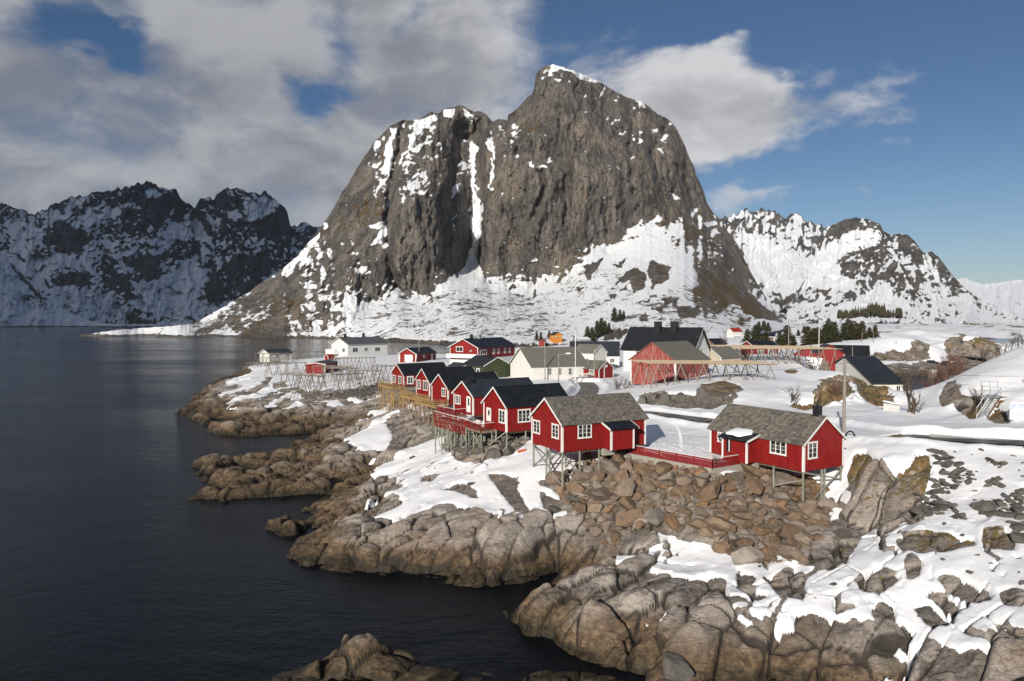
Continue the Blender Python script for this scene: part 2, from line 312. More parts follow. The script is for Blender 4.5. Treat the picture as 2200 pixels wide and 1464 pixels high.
CP = [  # px, py, z, rough
 # foreground right
 (1500,1464,.4,.9),(1600,1440,.8,.9),(1800,1450,1.2,.9),(1700,1464,.4,.9),(1900,1464,1.6,.9),(2000,1464,2.2,.8),(2150,1464,3.2,.7),(2250,1464,3.8,.6),
 (1150,1310,1.5,1),(1250,1330,2.0,1),(1300,1290,2.7,1),(1230,1240,2.0,.9),(1200,1290,2.0,1),(1300,1250,3.0,.8),(1440,1240,3.2,.5),(1440,1330,2.6,.9),(1500,1290,3.2,.7),(1600,1300,3.2,.7),(1600,1370,2.2,.9),(1700,1340,3.0,.7),(1750,1400,2.0,.9),
 (1850,1340,3.4,.6),(1850,1400,2.6,.8),(2000,1300,4.2,.4),(2000,1380,3.2,.6),(2100,1400,3.8,.7),(2100,1300,4.8,.4),(2200,1300,5.4,.4),(2200,1400,4.4,.6),(2000,1200,5.6,.5),(2150,1200,6.3,.5),(2000,1100,7.1,.5),(2200,1100,7.8,.4),(2050,1020,8.7,.3),(2200,1020,9.3,.3),
 (1850,1250,4.4,.5),(1700,1250,3.9,.5),(1560,1230,3.4,.4),(1500,1190,3.3,.4),(1380,1130,3.9,.5),(1350,1180,3.0,.7),(1700,1180,4.2,.4),(1780,1150,4.8,.6),(1850,1180,5.0,.8),
 (1550,1012,7.7,.1),(1450,985,7.8,.1),(1350,965,7.9,.1),(1600,1050,6.5,.3),(1500,1080,6.0,.3),(1400,1060,6.0,.3),(1300,1010,6.6,.3),(1300,1080,5.0,.3),(1725,1090,5.0,.3),(1660,1060,6.0,.3),(1804,1058,6.0,.4),(1765,1062,5.9,.3),(1681,1053,6.2,.3),
 (1500,1130,4.8,.3),(1620,1120,5.0,.3),
 # big knob right of the right-hand cabin
 (1870,1125,4.8,.8),(1930,1130,5.0,.9),(1850,1000,8.6,.8),(1900,958,9.9,.4),(1960,955,10.0,.5),(1900,1040,7.9,.8),(1980,1040,7.9,.8),(1985,1100,6.5,.7),(1830,1060,6.2,.6),(1840,960,9.3,.4),
 # yard, road
 (1400,940,8.2,0),(1450,920,8.2,0),(1500,960,8.1,0),(1420,965,8.1,0),(1520,930,8.2,0),(1390,960,8.2,0),(1460,896,8.5,0),(1390,890,8.5,0),(1540,905,8.6,0),(1700,905,9.0,0),(1850,925,9.6,.1),(1950,932,10.1,.1),(2050,940,10.3,0),(2200,950,10.6,0),(2300,960,10.7,0),
 # front headland
 (1208,1058,5.0,.3),(1145,1002,6.3,.3),(1241,1008,6.6,.3),(1170,1015,6.0,.3),(1150,1050,5.0,.3),(1000,1040,4.6,.3),(1060,1020,5.4,.3),(900,1060,3.8,.4),(850,1100,2.9,.5),(1000,1120,3.3,.4),(1100,1120,3.6,.5),(1100,1160,2.9,.7),(1000,1180,2.0,1),(900,1150,2.2,.9),(800,1150,1.7,.9),(750,1130,2.2,.8),(720,1200,.9,.9),(850,1200,1.1,1),(1000,1220,1.0,1),(1100,1220,1.0,1),(1150,1200,1.6,1),(1200,1140,3.2,.6),(1250,1130,3.4,.6),(1250,1180,2.0,.8),(1300,1190,2.2,.7),(1220,1212,.9,.8),
 (800,1060,2.4,.8),(760,1080,2.0,.9),(700,1110,1.1,.9),(640,1125,.6,.9),(950,980,4.9,.3),(900,1010,3.8,.4),(850,1040,3.0,.6),(960,930,5.3,.2),
 # under cabins 2,3
 (1030,1000,5.4,.6),(1090,985,6.0,.5),(1120,968,6.7,.4),(975,985,4.9,.5),(1000,960,5.2,.4),(1018,978,5.9,.5),(965,950,4.8,.3),(1050,930,7.4,.3),(1100,905,8.2,.2),(1150,880,8.0,.1),(1020,895,7.6,.2),
 # knob and third headland
 (880,868,6.0,.4),(850,880,5.0,.4),(900,900,5.2,.5),(850,930,3.8,.4),(880,950,3.2,.6),(800,935,3.2,.5),(800,965,2.3,.9),(900,960,3.4,.5),(920,915,4.6,.3),(750,960,2.2,.9),(700,965,1.6,1),(700,1000,1.5,1),(800,1010,1.6,1),(640,1000,1.0,1),(560,1035,.7,1),(480,1030,.35,1),(600,1050,.7,1),(480,1070,.3,1),(740,1030,.7,1),(830,1030,1.5,.9),(640,975,.6,1),(460,1000,.3,1),(760,925,1.5,.9),(720,942,1.0,.9),
 (940,885,5.2,.3),(905,870,6.3,.3),(960,872,7.2,.2),(1000,850,8.0,.1),(930,850,7.0,.2),
 # peninsula with the drying racks
 (480,830,2.8,.7),(460,850,1.6,.9),(430,870,1.0,.9),(420,890,.6,1),(560,800,4.2,.3),(520,815,3.6,.4),(560,830,3.6,.5),(500,870,1.8,.8),(620,850,2.9,.5),(580,870,2.0,.8),(700,830,4.3,.2),(700,850,3.6,.5),(800,835,5.0,.2),(800,852,3.8,.4),(760,880,2.4,.8),(650,900,1.1,1),(550,900,1.0,1),(480,910,.6,1),(820,885,2.6,.6),(820,905,1.4,.8),(760,905,1.2,.9),(700,890,1.7,.8),(600,920,.4,1),(720,915,.6,1),
 (700,805,4.5,.05),(640,810,4.3,.1),(850,812,6.0,.05),(780,790,4.9,0),(850,795,5.6,0),(780,775,4.9,0),(600,775,3.6,.1),(560,782,3.0,.2),(650,780,4.0,.1),(900,777,6.2,0),(860,780,6.0,0),(960,792,6.6,0),(940,776,6.3,0),(750,764,5.0,0),(700,770,4.2,0),(840,768,5.2,0),
 # village
 (1000,795,6.7,0),(1040,815,6.8,0),(1100,813,7.0,0),(1145,817,7.3,0),(1200,822,7.3,0),(1260,818,7.2,0),(1260,840,7.3,0),(1200,835,7.2,0),(1290,820,7.2,0),(1320,812,7.3,0),(1230,865,7.5,0),(1180,850,7.6,.1),(1300,880,7.9,.1),(1340,860,8.2,.2),(1310,840,7.6,.1),(1340,830,7.2,.2),(1360,832,6.9,.3),(1400,832,7.0,.3),
 (1340,800,7.6,.1),(1300,790,7.4,0),(1100,775,6.5,0),(1060,770,6.3,0),(1250,775,7.0,0),(1350,785,7.8,0),
 # rock step in front of the barn, knoll with the big racks
 (1390,872,8.4,.3),(1450,876,8.4,.3),(1540,872,8.5,.3),(1400,852,9.6,.3),(1470,846,10.1,.3),(1550,846,10.0,.3),(1430,838,9.6,.1),(1500,822,10.3,.1),(1450,828,9.6,.1),(1580,828,10.1,.1),(1540,810,10.4,.05),(1600,800,10.3,0),(1700,790,10.1,0),(1650,815,10.1,0),(1700,840,9.6,0),(1600,862,9.2,.1),(1650,880,9.0,0),(1750,900,9.0,0),(1850,892,9.2,.1),(1800,905,9.2,0),(1520,790,10.0,.1),(1780,780,9.8,.1),(1620,775,9.8,0),
 (1720,855,10.0,1.1),(1760,845,10.5,1.1),(1720,872,9.1,.5),(1780,868,9.4,1.1),(1850,838,10.6,.8),(1800,820,10.6,.8),(1880,825,10.4,1.0),(1900,850,9.6,1.1),(1925,880,8.0,.5),(1870,875,9.2,.5),(1840,800,9.6,.3),
 (1960,885,8.4,.1),(1982,868,5.0,.1),(1930,880,7.9,.2),(2000,905,9.3,.1),(1900,908,9.3,.1),(2100,905,10.1,.1),(2040,900,9.7,.1),(2180,912,10.4,.1),(2005,853,4.0,.2),(1965,873,6.9,.1),(1990,866,6.8,.1),(1975,864,6.0,.1),(1948,870,6.6,.1),(1935,872,6.9,.1),(2010,851,8.4,.2),(1950,862,4.6,.1),(1985,857,4.4,.1),(1955,873,5.4,.1),
 (2040,855,11.4,.7),(2080,870,11.0,.7),(2080,893,9.9,.4),(2130,840,12.9,.4),(2110,868,11.2,.7),(2160,872,11.8,.6),(2040,880,9.9,.4),(2190,868,12.0,.4)]
CPD = [ # px, py, distance, rough (hill on the right)
 (1850,742,290,.3),(1900,728,300,.3),(1950,722,300,.3),(1985,728,300,.8),(1992,752,293,.8),(1880,765,285,.7),(1960,768,290,.7),(1830,750,330,.2),(2090,706,330,.6),(2045,722,330,.8),(2140,738,330,.6),(2035,770,318,.6),(2060,772,316,.6),(2110,772,316,.5),(2020,783,284,.1),(1950,793,266,.2),(1900,795,262,.2),(2060,776,290,.1),(2030,760,345,.1),(1760,760,240,.1),(1650,755,300,.1),(1600,750,320,.1),(1500,755,300,.1),(1400,760,290,.1),(1850,780,220,.2),(1240,755,330,.1),
 (2200,840,90,.1),(2200,800,95,.05),(2200,760,102,.05),(2200,738,110,.05),(2300,740,105,.05),(2100,812,97,.1),(2100,790,106,.05),(2120,776,112,.05),(2040,830,99,.2),(2060,806,108,.1),(2020,845,100,.3)]
CPW = [ # plain world points behind crests: x, y, z, rough
 (88,135,12,.1),(70,128,4.5,.1),(64,122,6,.1),(76,140,3.2,.1),(82,150,2.4,.1),(90,165,2,.1),(84,140,5,.1),(110,160,10,.1),(130,150,14,.1),(80,170,4,.1),(110,220,3,.1)]
def uv(x, y): return np.arctan2(x, y), np.log(np.hypot(x, y))
P_, V_ = [], []
def addc(v, z, r):
    u_, v_ = uv(v[0], v[1]); P_.append((float(u_), float(v_))); V_.append((z, r))
for px, py, z, r in CP: addc(at_z(px, py, z), z, r)
for px, py, d, r in CPD:
    q = at_d(px, py, d); addc(q, q.z, r)
for x, y, z, r in CPW: addc((x, y), z, r)
shore_uv = []
for px, py in SHORE:
    q = at_z(px, py, 0.0); u_, v_ = uv(q.x, q.y); shore_uv.append((float(u_), float(v_)))
for k, (u_, v_) in enumerate(shore_uv):
    if k: P_.append((u_, v_)); V_.append((0.0, 0.9))
land_uv = shore_uv + [(0.02, math.log(560)), (0.85, math.log(560)), (0.85, math.log(20)), (0.3, math.log(20))]
POND = [(1890, 818), (1900, 811), (1940, 809), (1995, 808), (2006, 816), (1996, 838), (1985, 853), (1962, 862), (1925, 866), (1895, 850)]
pond_uv = []
for px, py in POND:
    q = at_z(px, py, 0.0); u_, v_ = uv(q.x, q.y); pond_uv.append((float(u_), float(v_)))
# bottom-left outcrop standing in the water
ISLE = [(540, 1475), (600, 1447), (690, 1424), (780, 1413), (860, 1410), (893, 1425), (905, 1448), (960, 1452), (1060, 1446), (1170, 1448), (1290, 1452), (1330, 1462), (1330, 1600), (540, 1600)]
isle_uv = []
for px, py in ISLE:
    q = at_z(px, py, 0.0); u_, v_ = uv(q.x, q.y); isle_uv.append((float(u_), float(v_)))
M_h = rbf_fit(P_, np.array([v[0] for v in V_])); M_r = rbf_fit(P_, np.array([v[1] for v in V_]))

RMIN, RMAX = 33.0, 430.0
NC, NR = 760, 920
az = np.radians(np.linspace(-41, 42, NC)); lr = np.linspace(math.log(RMIN), math.log(RMAX), NR)
cU, cV = np.meshgrid(np.linspace(az[0], az[-1], NC // 4), np.linspace(lr[0], lr[-1], NR // 4))
base = upsample(gblur(rbf_eval(M_h, cU, cV), 2), NR, NC); rough = np.clip(upsample(gblur(rbf_eval(M_r, cU, cV), 2), NR, NC), 0, 1.1)
U, V = np.meshgrid(az, lr); RR = np.exp(V); TX = RR * np.sin(U); TY = RR * np.cos(U)
wob_u = U + 0.006 * fbm(TX / 5, TY / 5, 4, 3); wob_v = V + 0.010 * fbm(TX / 5, TY / 5, 4, 4)
sd = poly_sd(wob_u, wob_v, land_uv) * RR              # metres from the waterline, positive on land
sdi = poly_sd_fast(wob_u, wob_v, isle_uv, 0.3) * RR
sdp = poly_sd_fast(U, V, pond_uv, 0.25) * RR
isle_h = np.minimum(0.18 * np.maximum(sdi, 0), .28) + 1.75 * np.exp(-(((TX + 9.2) / 2.4) ** 2 + ((TY - 42.6) / 1.8) ** 2))
base = np.where(sd > 0, np.maximum(base, np.minimum(0.12 + 0.25 * sd, 0.6)), np.maximum(-0.45 * -sd, -4))
base = np.where(sdi > 0, np.maximum(base, isle_h), np.maximum(base, np.where(sdi > -9, -0.5 * np.abs(sdi), -5)))
base = np.where(sdp > 0, -0.4 * np.minimum(sdp, 6) - 0.05, np.where((sdp > -26) & (TY < 215), np.minimum(base, 0.08 + 0.10 * -sdp + np.maximum(-sdp - 14, 0) * 0.8), np.where(sdp > -14, np.minimum(base, np.maximum(0.5 * -sdp, 0.1) + np.maximum(-sdp - 4, 0) * 2.0), base)))
rough = np.where((sd < 0) & (sdi < 0), 0.35, rough); rough = np.where(sdi > 0, 0.35 + .4 * np.exp(-((TX + 8.6) / 3.5) ** 2), rough)

# fractured bedrock: tilted joint blocks at three sizes along a common strike
ca, sa = math.cos(0.62), math.sin(0.62)
sx = (TX * ca + TY * sa); sy = (-TX * sa + TY * ca)
wx = fbm(TX / 4, TY / 4, 3, 21); wy = fbm(TX / 4, TY / 4, 3, 22)
b1, c1 = worley(sx / 8.5 + .26 * wx, sy / 4.6 + .26 * wy, 31, 1.2); b2, c2 = worley(sx / 3.3 + .24 * wx + .3, sy / 1.9 + .24 * wy, 41, 1.5); b3, c3 = worley(sx / 1.25 + .25 * wy, sy / .75 + .25 * wx, 51, 1.4)
b3 = gblur(b3, 1); c3 = gblur(c3, 1)
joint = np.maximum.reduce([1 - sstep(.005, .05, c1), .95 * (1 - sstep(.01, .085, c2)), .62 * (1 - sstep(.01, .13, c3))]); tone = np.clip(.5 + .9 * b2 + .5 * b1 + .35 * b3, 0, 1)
coarse = 1.7 * gblur(b1, 2) + .9 * gblur(b2, 1) + .75 * np.sqrt(np.clip(c1 / .55, 0, 1)) + .38 * np.sqrt(np.clip(c2 / .5, 0, 1)) - .75 - .30 * (1 - sstep(0, .05, c1)) - .30 * (1 - sstep(0, .09, c2))
_h = base + gblur(coarse, 2) * rough; _sl = np.hypot(np.gradient(_h, axis=0) / (RR * (lr[1] - lr[0])), np.gradient(_h, axis=1) / (RR * (az[1] - az[0]))); flat_ = 1 - .9 * gblur(sstep(.6, 1.4, _sl), 2)
blocks = gblur(coarse, 1) * (1 - flat_) + coarse * flat_ + flat_ * (.28 * b3 + .10 * np.sqrt(np.clip(c3 / .4, 0, 1)) - .10 * (1 - sstep(0, .14, c3))) + .34 * fbm(TX / 3.4, TY / 3.4, 6, 61, .52) * (.45 + .55 * flat_)
land_fade = sstep(-3, 1.2, np.maximum(sd, sdi)) * .75 + .25
rock_h = base + blocks * rough * land_fade

# ---- snow lie: traced from the photograph, baked to the ground
PXs, PYs = project(TX, TY, base)
SNOW = [conv(Z6, [(760,115),(830,60),(930,15),(1080,0),(1000,55),(1180,90),(1290,85),(1450,60),(1620,10),(1600,80),(1500,130),(1340,150),(1380,200),(1470,310),(1570,410),(1500,435),(1420,395),(1300,345),(1200,310),(1100,300),(1030,330),(870,410),(820,370),(750,360),(900,290),(880,255),(1000,190),(1090,150),(960,150),(820,165),(940,120),(760,150)]),
 conv(Z6, [(1490,170),(1560,150),(1620,200),(1660,225),(1760,270),(1840,340),(1850,370),(1720,385),(1600,375),(1540,310),(1500,230)]),
 conv(ZL, [(600,270),(760,210),(900,180),(1250,200),(1270,300),(1400,310),(1500,280),(2000,200),(2110,250),(2110,330),(2010,380),(1800,430),(1500,455),(1440,470),(1250,440),(1180,420),(950,460),(840,520),(640,580),(520,610),(470,590),(560,540),(420,520),(440,490),(600,460),(650,420),(450,430),(480,370),(560,330)]),
 conv(ZL, [(700,650),(880,600),(1170,440),(1140,490),(900,620),(800,645)]), conv(ZL, [(1100,520),(1200,475),(1260,530),(1180,560),(1280,590),(1060,640),(1150,580)]),
 conv(ZL, [(1350,560),(1600,560),(1700,640),(1650,650),(1500,610)]), conv(ZL, [(1660,520),(1900,560),(2020,490),(2020,530),(1880,590),(1700,550)]), conv(ZL, [(1850,670),(2030,640),(2090,570),(2120,600),(2050,720),(1950,710)]),
 conv(ZL, [(1690,920),(1900,800),(2030,720),(2200,650),(2250,850),(2120,930),(2090,1008),(1990,1050),(1830,1040),(1700,960)]), conv(ZL, [(1710,770),(1780,740),(1980,725),(1940,760),(1830,740),(1810,800)]),
 conv(Z3, [(1480,1230),(1560,1180),(1700,1090),(1900,980),(2000,930),(2196,860),(2240,1000),(2196,1350),(2000,1464),(1740,1464),(1800,1380),(1650,1340),(1800,1300),(1640,1230)]),
 conv(Z7, [(0,500),(60,465),(220,400),(250,365),(330,375),(290,410),(340,470),(500,480),(520,515),(640,520),(700,590),(830,610),(960,600),(1060,640),(1200,640),(1290,560),(1330,480),(1430,420),(1560,420),(1720,370),(1720,150),(1740,60),(1800,0),(2300,0),(2300,1000),(2140,970),(2000,980),(2080,1090),(1890,1060),(1870,1090),(1720,1040),(1610,1010),(1640,960),(1560,900),(1420,930),(1300,905),(1260,920),(1180,880),(1120,830),(1000,830),(980,890),(890,950),(840,890),(840,960),(760,950),(720,960),(640,830),(760,830),(740,790),(650,780),(640,690),(560,660),(440,680),(380,660),(260,640),(150,590),(60,600),(0,590)]),
 conv(Z7, [(1380,20),(1480,0),(1620,0),(1610,90),(1500,110),(1430,40)]), conv(Z7, [(60,70),(200,75),(400,95),(510,140),(440,160),(300,130),(150,110)]), conv(Z7, [(960,440),(1120,450),(1060,500),(960,540),(980,580),(940,520)]), conv(Z7, [(1150,310),(1290,350),(1200,390),(1160,450),(1130,440)]),
 conv(Z7, [(1180,180),(1290,200),(1300,260),(1210,240)]), [(1380, 905), (1560, 905), (1560, 1000), (1480, 990), (1380, 965)], conv(ZH, [(0,1180),(180,1190),(200,1260),(300,1350),(560,1400),(650,1400),(1000,1320),(1300,1160),(1400,1000),(1480,1130),(1350,1230),(1330,1464),(0,1464)])]
ROCK = [[(1955,737),(1985,724),(1996,740),(1994,772),(1950,776),(1870,777),(1855,767),(1900,757),(1960,754)], [(2030,735),(2042,714),(2060,722),(2085,745),(2105,722),(2142,738),(2148,768),(2110,776),(2036,776)], [(1880,790),(2010,792),(2010,812),(1885,812)], conv(Z6, [(1610,230),(1680,270),(1760,310),(1740,345),(1640,345)]), conv(Z6, [(1090,220),(1200,180),(1250,210),(1300,270),(1240,260),(1180,230)]), conv(Z6, [(990,150),(1080,145),(1050,180),(1000,185)]),
 conv(Z7, [(280,410),(400,395),(540,440),(560,470),(380,480),(300,450)]), conv(Z7, [(1530,490),(1680,450),(1940,490),(1940,520),(1700,570),(1660,580),(1570,550)]), conv(Z7, [(1100,500),(1180,400),(1250,380),(1360,400),(1340,480),(1280,580),(1180,650),(1110,600)]),
 conv(Z7, [(1330,700),(1420,600),(1550,690),(1440,770),(1350,760)]), conv(Z7, [(1570,600),(1600,570),(1660,620),(1640,690),(1590,700)]), conv(Z7, [(1730,690),(1800,675),(1900,700),(2040,790),(1960,830),(1800,760)]), conv(Z7, [(1620,830),(1700,810),(1830,880),(1800,950),(1690,930)]),
 conv(Z7, [(1670,760),(1760,755),(1930,850),(1800,860)]), conv(Z7, [(1400,870),(1450,820),(1520,850),(1530,930),(1430,920)]), conv(Z7, [(2070,770),(2130,755),(2200,780),(2200,850),(2110,850)]), conv(Z7, [(1980,450),(2080,450),(2150,500),(2140,550),(1990,530)]),
 conv(Z7, [(690,650),(800,690),(760,720),(860,770),(800,800),(700,740)]), conv(Z7, [(850,700),(960,650),(1050,680),(1050,790),(930,780)]), conv(Z7, [(60,600),(140,580),(260,640),(200,680),(90,660)]), conv(Z7, [(150,440),(260,470),(290,540),(180,560),(20,520)]),
 conv(Z7, [(1270,130),(1310,30),(1370,20),(1440,90),(1500,130),(1600,110),(1640,20),(1700,40),(1710,150),(1680,240),(1640,400),(1480,410),(1380,350),(1280,230)]),
 conv(ZL, [(800,430),(900,330),(940,340),(870,440)]), conv(ZL, [(950,380),(1050,370),(1080,420),(960,450)]), conv(ZL, [(1440,480),(1700,450),(2000,400),(2010,450),(1900,520),(1500,530)]), conv(ZL, [(600,480),(800,420),(830,450),(700,500),(620,520)]),
 conv(Z3, [(1640,790),(1760,760),(1900,800),(1940,880),(1880,960),(1720,990),(1690,880)]), conv(ZH, [(60,1120),(180,880),(450,880),(860,920),(1330,920),(1340,1000),(1280,1120),(1150,1250),(1000,1290),(650,1360),(560,1380),(300,1330),(210,1240)]),
 conv(Z4, [(235,570),(330,545),(560,550),(640,560),(800,530),(900,560),(930,610),(770,660),(560,650),(300,630)]), conv(Z4, [(680,490),(840,460),(960,490),(1000,530),(860,560),(700,540)]), conv(Z4, [(1310,640),(1390,570),(1480,560),(1510,510),(1600,430),(1740,460),(1820,530),(1700,620),(1560,660),(1420,680)]), conv(Z4, [(1740,400),(1900,440),(2000,490),(2070,660),(2000,650),(1840,600),(1800,520)]), conv(Z4, [(1280,385),(1370,375),(1380,410),(1290,415)]),
 conv(ZS, [(1060,480),(1100,350),(1180,250),(1260,230),(1340,430),(1450,440),(1490,520),(1660,500),(1600,740),(1480,780),(1420,720),(1290,640),(1280,560),(1100,600)]), conv(ZS, [(1700,750),(1780,560),(1900,470),(2010,490),(1880,530),(2000,610),(2000,820),(1880,830)]), conv(ZS, [(1280,300),(1380,285),(1450,310),(1300,330)]),
 [(1300, 985), (1380, 985), (1500, 1015), (1560, 1022), (1640, 1005), (1740, 1030), (1790, 1080), (1760, 1150), (1690, 1200), (1600, 1205), (1540, 1180), (1440, 1155), (1380, 1140), (1340, 1190), (1250, 1180), (1200, 1060), (1260, 990)]]
NSNOW = 1
T = np.where(base > 5.5, .45, -.9) * np.ones_like(base)
T = np.where((base > 3.6) & (RR > 195), .4, T)
for n_, p in enumerate(SNOW):
    cap = .26 if n_ == 11 else .34 if n_ in (0, 10, 18) else .5
    s_ = poly_sd_fast(PXs, PYs, p, 26); T = np.where(s_ > -25, np.maximum(T if n_ != 11 else np.where(s_ > 0, np.minimum(T, cap), T), np.clip(s_ / 9, -1.2, cap)), T)
for p in ROCK:
    s_ = poly_sd_fast(PXs, PYs, p, 22); T = np.where(s_ > -20, np.minimum(T, np.clip(-s_ / 7, -1.5, .6)), T)
T = np.where(np.maximum(sd, sdi) < .3, -1.5, T); T = np.where(sdi > -3, -1.5, T)
T = gblur(T, 3)
drift = .26 * fbm(TX / 9, TY / 9, 5, 71) + .05 * fbm(TX / 1.3, TY / 1.3, 3, 72)
snow_h = base + np.minimum(T, .5) + drift + gblur(np.maximum(blocks * rough, -.3), 10) * .75
snow_d = snow_h - rock_h + .16 * fbm(TX / 1.6, TY / 1.6, 4, 73) + .10 * fbm(TX / .45, TY / .45, 2, 74)
gr_ = np.gradient(rock_h, axis=0) / (RR * (lr[1] - lr[0])); gc_ = np.gradient(rock_h, axis=1) / (RR * (az[1] - az[0])); slope = gblur(np.hypot(gr_, gc_), 2)
snow_d = snow_d - .55 * sstep(.75, 1.5, slope) * (base < 6.5); snow_d = np.where(((base < 1.7) & (RR < 75)) | ((base < 2.5) & (RR < 58) & (TX < 14)), -1, np.where(base < 1.2, -1, snow_d))
soft = base + .10 + .12 * np.clip(T, 0, 1) + drift + .28 * gblur(blocks * rough, 8)
kk = sstep(0.0, .30, snow_d); TZ = rock_h * (1 - kk) + soft * kk
# ---- roads and yard are cut into the ground
ROAD = [at_z(px, py, z) for px, py, z in ((1258, 822, 7.15), (1268, 832, 7.2), (1262, 845, 7.25), (1236, 868, 7.4))] + [Vector((14.5, 96, 7.9)), at_z(1375, 885, 8.3), at_z(1460, 896, 8.45), at_z(1560, 908, 8.65), Vector((33, 82.5, 9.0)), at_z(1850, 930, 9.75), at_z(1990, 940, 10.15), at_z(2100, 946, 10.35), at_z(2300, 957, 10.6)]
rxy = [(q.x, q.y) for q in ROAD]; rl = np.cumsum([0] + [math.dist(a, b) for a, b in zip(rxy[:-1], rxy[1:])])
rd, rt = line_dist(TX, TY, rxy); rz = np.interp(rt, rl, [q.z for q in ROAD])
k = sstep(3.6, 2.2, rd); TZ = TZ * (1 - k) + (rz - .14) * k
bank = np.exp(-((rd - 3.6) / .9) ** 2) * (.35 + .3 * fbm(TX / 3, TY / 3, 3, 75)); TZ = TZ + bank * (base > 5); snow_d = np.where((rd < 4.6) & (base > 5), np.maximum(snow_d, .3), snow_d)
hid = (rt > rl[7]) & (rt < rl[9] + 3); TZ = TZ + np.where(hid, .22 * k, 0)
snow_d = np.where((rd < 1.7) & ~hid, -.3, snow_d)
bankm = poly_sd_fast(PXs, PYs, ROCK[-1], 10)
rock_dark = np.where(bankm > 0, 1.0, 0.0)
veg = np.clip(.25 + .45 * fbm(TX / 6, TY / 6, 4, 81) + .25 * sstep(4.5, 8, base), 0, .75) * sstep(3.0, 5.0, base)
knob = poly_sd_fast(PXs, PYs, ROCK[21], 30); veg = np.where(knob > -5, veg + .18, veg)
for p in (conv(Z4, [(1310,640),(1390,570),(1480,560),(1510,510),(1600,430),(1740,460),(2000,490),(2070,660),(1840,600),(1700,620),(1560,660),(1420,680)]), conv(Z4, [(480,540),(640,560),(900,480),(960,600),(700,560)]), conv(Z4, [(680,490),(840,460),(960,490),(900,540),(700,530)])):
    s_ = poly_sd_fast(PXs, PYs, p, 20); veg = np.where(s_ > 0, veg + .10, veg)
keep = (np.maximum.reduce([TZ[:-1, :-1], TZ[1:, :-1], TZ[:-1, 1:], TZ[1:, 1:]]) > -1.3)
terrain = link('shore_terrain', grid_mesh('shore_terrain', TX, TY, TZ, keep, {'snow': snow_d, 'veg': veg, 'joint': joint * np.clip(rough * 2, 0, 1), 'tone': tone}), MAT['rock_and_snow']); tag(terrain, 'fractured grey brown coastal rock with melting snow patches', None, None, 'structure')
def hgt(x, y):
    u_, v_ = uv(x, y); fi = (float(v_) - lr[0]) / (lr[1] - lr[0]); fj = (float(u_) - az[0]) / (az[1] - az[0])
    fi = min(max(fi, 0), NR - 1.001); fj = min(max(fj, 0), NC - 1.001); i = int(fi); j = int(fj); a = fi - i; c = fj - j
    return float((TZ[i, j] * (1 - a) + TZ[i + 1, j] * a) * (1 - c) + (TZ[i, j + 1] * (1 - a) + TZ[i + 1, j + 1] * a) * c)
def ground_px(px, py):
    """first hit of a photo ray with the near land"""
    d = px_dir(px, py); d = d / d.y; y = 34.0
    while y < 360:
        z = CZ + d.z * y
        if z < max(hgt(d.x * y, y), 0): break
        y += max(.05, y * .0015)
    return Vector((d.x * y, y, max(hgt(d.x * y, y), 0)))
# road ribbon
def ribbon(pts, half, lift):
    P = []
    for i in range(len(pts) - 1):
        for k_ in range(6):
            P.append(pts[i].lerp(pts[i + 1], k_ / 6))
    P.append(pts[-1]); L_, R_, M_ = [], [], []
    for _ in range(4): P = [P[0]] + [(P[i - 1] + P[i] * 2 + P[i + 1]) / 4 for i in range(1, len(P) - 1)] + [P[-1]]
    vs, fs = [], []
    for i, p in enumerate(P):
        t_ = (P[min(i + 1, len(P) - 1)] - P[max(i - 1, 0)]); n_ = Vector((-t_.y, t_.x, 0)).normalized()
        for k_ in (-1, -.5, 0, .5, 1): vs.append(p + n_ * half * k_ + Vector((0, 0, lift + .03 * (1 - abs(k_)))))
    for i in range(len(P) - 1):
        for k_ in range(4): a = i * 5 + k_; fs.append((a, a + 1, a + 6, a + 5))
    me = bpy.data.meshes.new('road'); me.from_pydata(vs, [], fs); me.update(); return me
m, t, b = material('asphalt', 0.75, 0.3)
gp = t.node('ShaderNodeNewGeometry').outputs['Position']
t.put(b.inputs['Base Color'], t.mix(t.ramp(t.noise(gp, 0.5, 5), .42, .6), t.mix(t.noise(gp, 30, 3), (.17, .158, .145), (.235, .22, .20)), (.10, .093, .085)))
t.put(b.inputs['Normal'], t.bump(t.noise(gp, 25, 4), .3, .02))
road = tag(link('road', ribbon(ROAD[:7] + [at_z(1530, 905, 8.6)], 1.8, 0.0), MAT['asphalt']), 'narrow wet asphalt road winding between snow banks', None, None, 'structure')

tag(link('road', ribbon([ROAD[9].lerp(ROAD[10], .7)] + ROAD[10:], 1.5, 0.0), MAT['asphalt']), 'grey asphalt road beside the steel guard rail', None, None, 'structure')
# ------------------------------------------------------------------ sea
m, t, b = material('sea', 0.06, 0.5)
gp = t.node('ShaderNodeNewGeometry').outputs['Position']
b.inputs['Base Color'].default_value = (.0015, .0035, .006, 1); b.inputs['IOR'].default_value = 1.20; b.inputs['Specular IOR Level'].default_value = .34; b.inputs['Specular Tint'].default_value = (.84, .93, 1.0, 1)
mp = t.mapping(gp, scale=(.55, 1, 1), rot=(0, 0, .35))
hh = t.math('ADD', t.math('MULTIPLY', t.noise(mp, .42, 5, .65), 1.2), t.math('MULTIPLY', t.noise(t.mapping(gp, scale=(1, .6, 1), rot=(0, 0, .2)), 2.2, 4, .65), .42))
calm = t.ramp(t.noise(t.mapping(gp, scale=(.25, 1, 1)), .012, 4, .6), .35, .65, .35, 1.0)
t.put(b.inputs['Normal'], t.bump(hh, t.math('MULTIPLY', calm, .8), .34))
t.put(b.inputs['Roughness'], t.ramp(t.noise(t.mapping(gp, scale=(.2, 1, 1)), .02, 3), .3, .7, .07, .16))
me = bpy.data.meshes.new('sea')
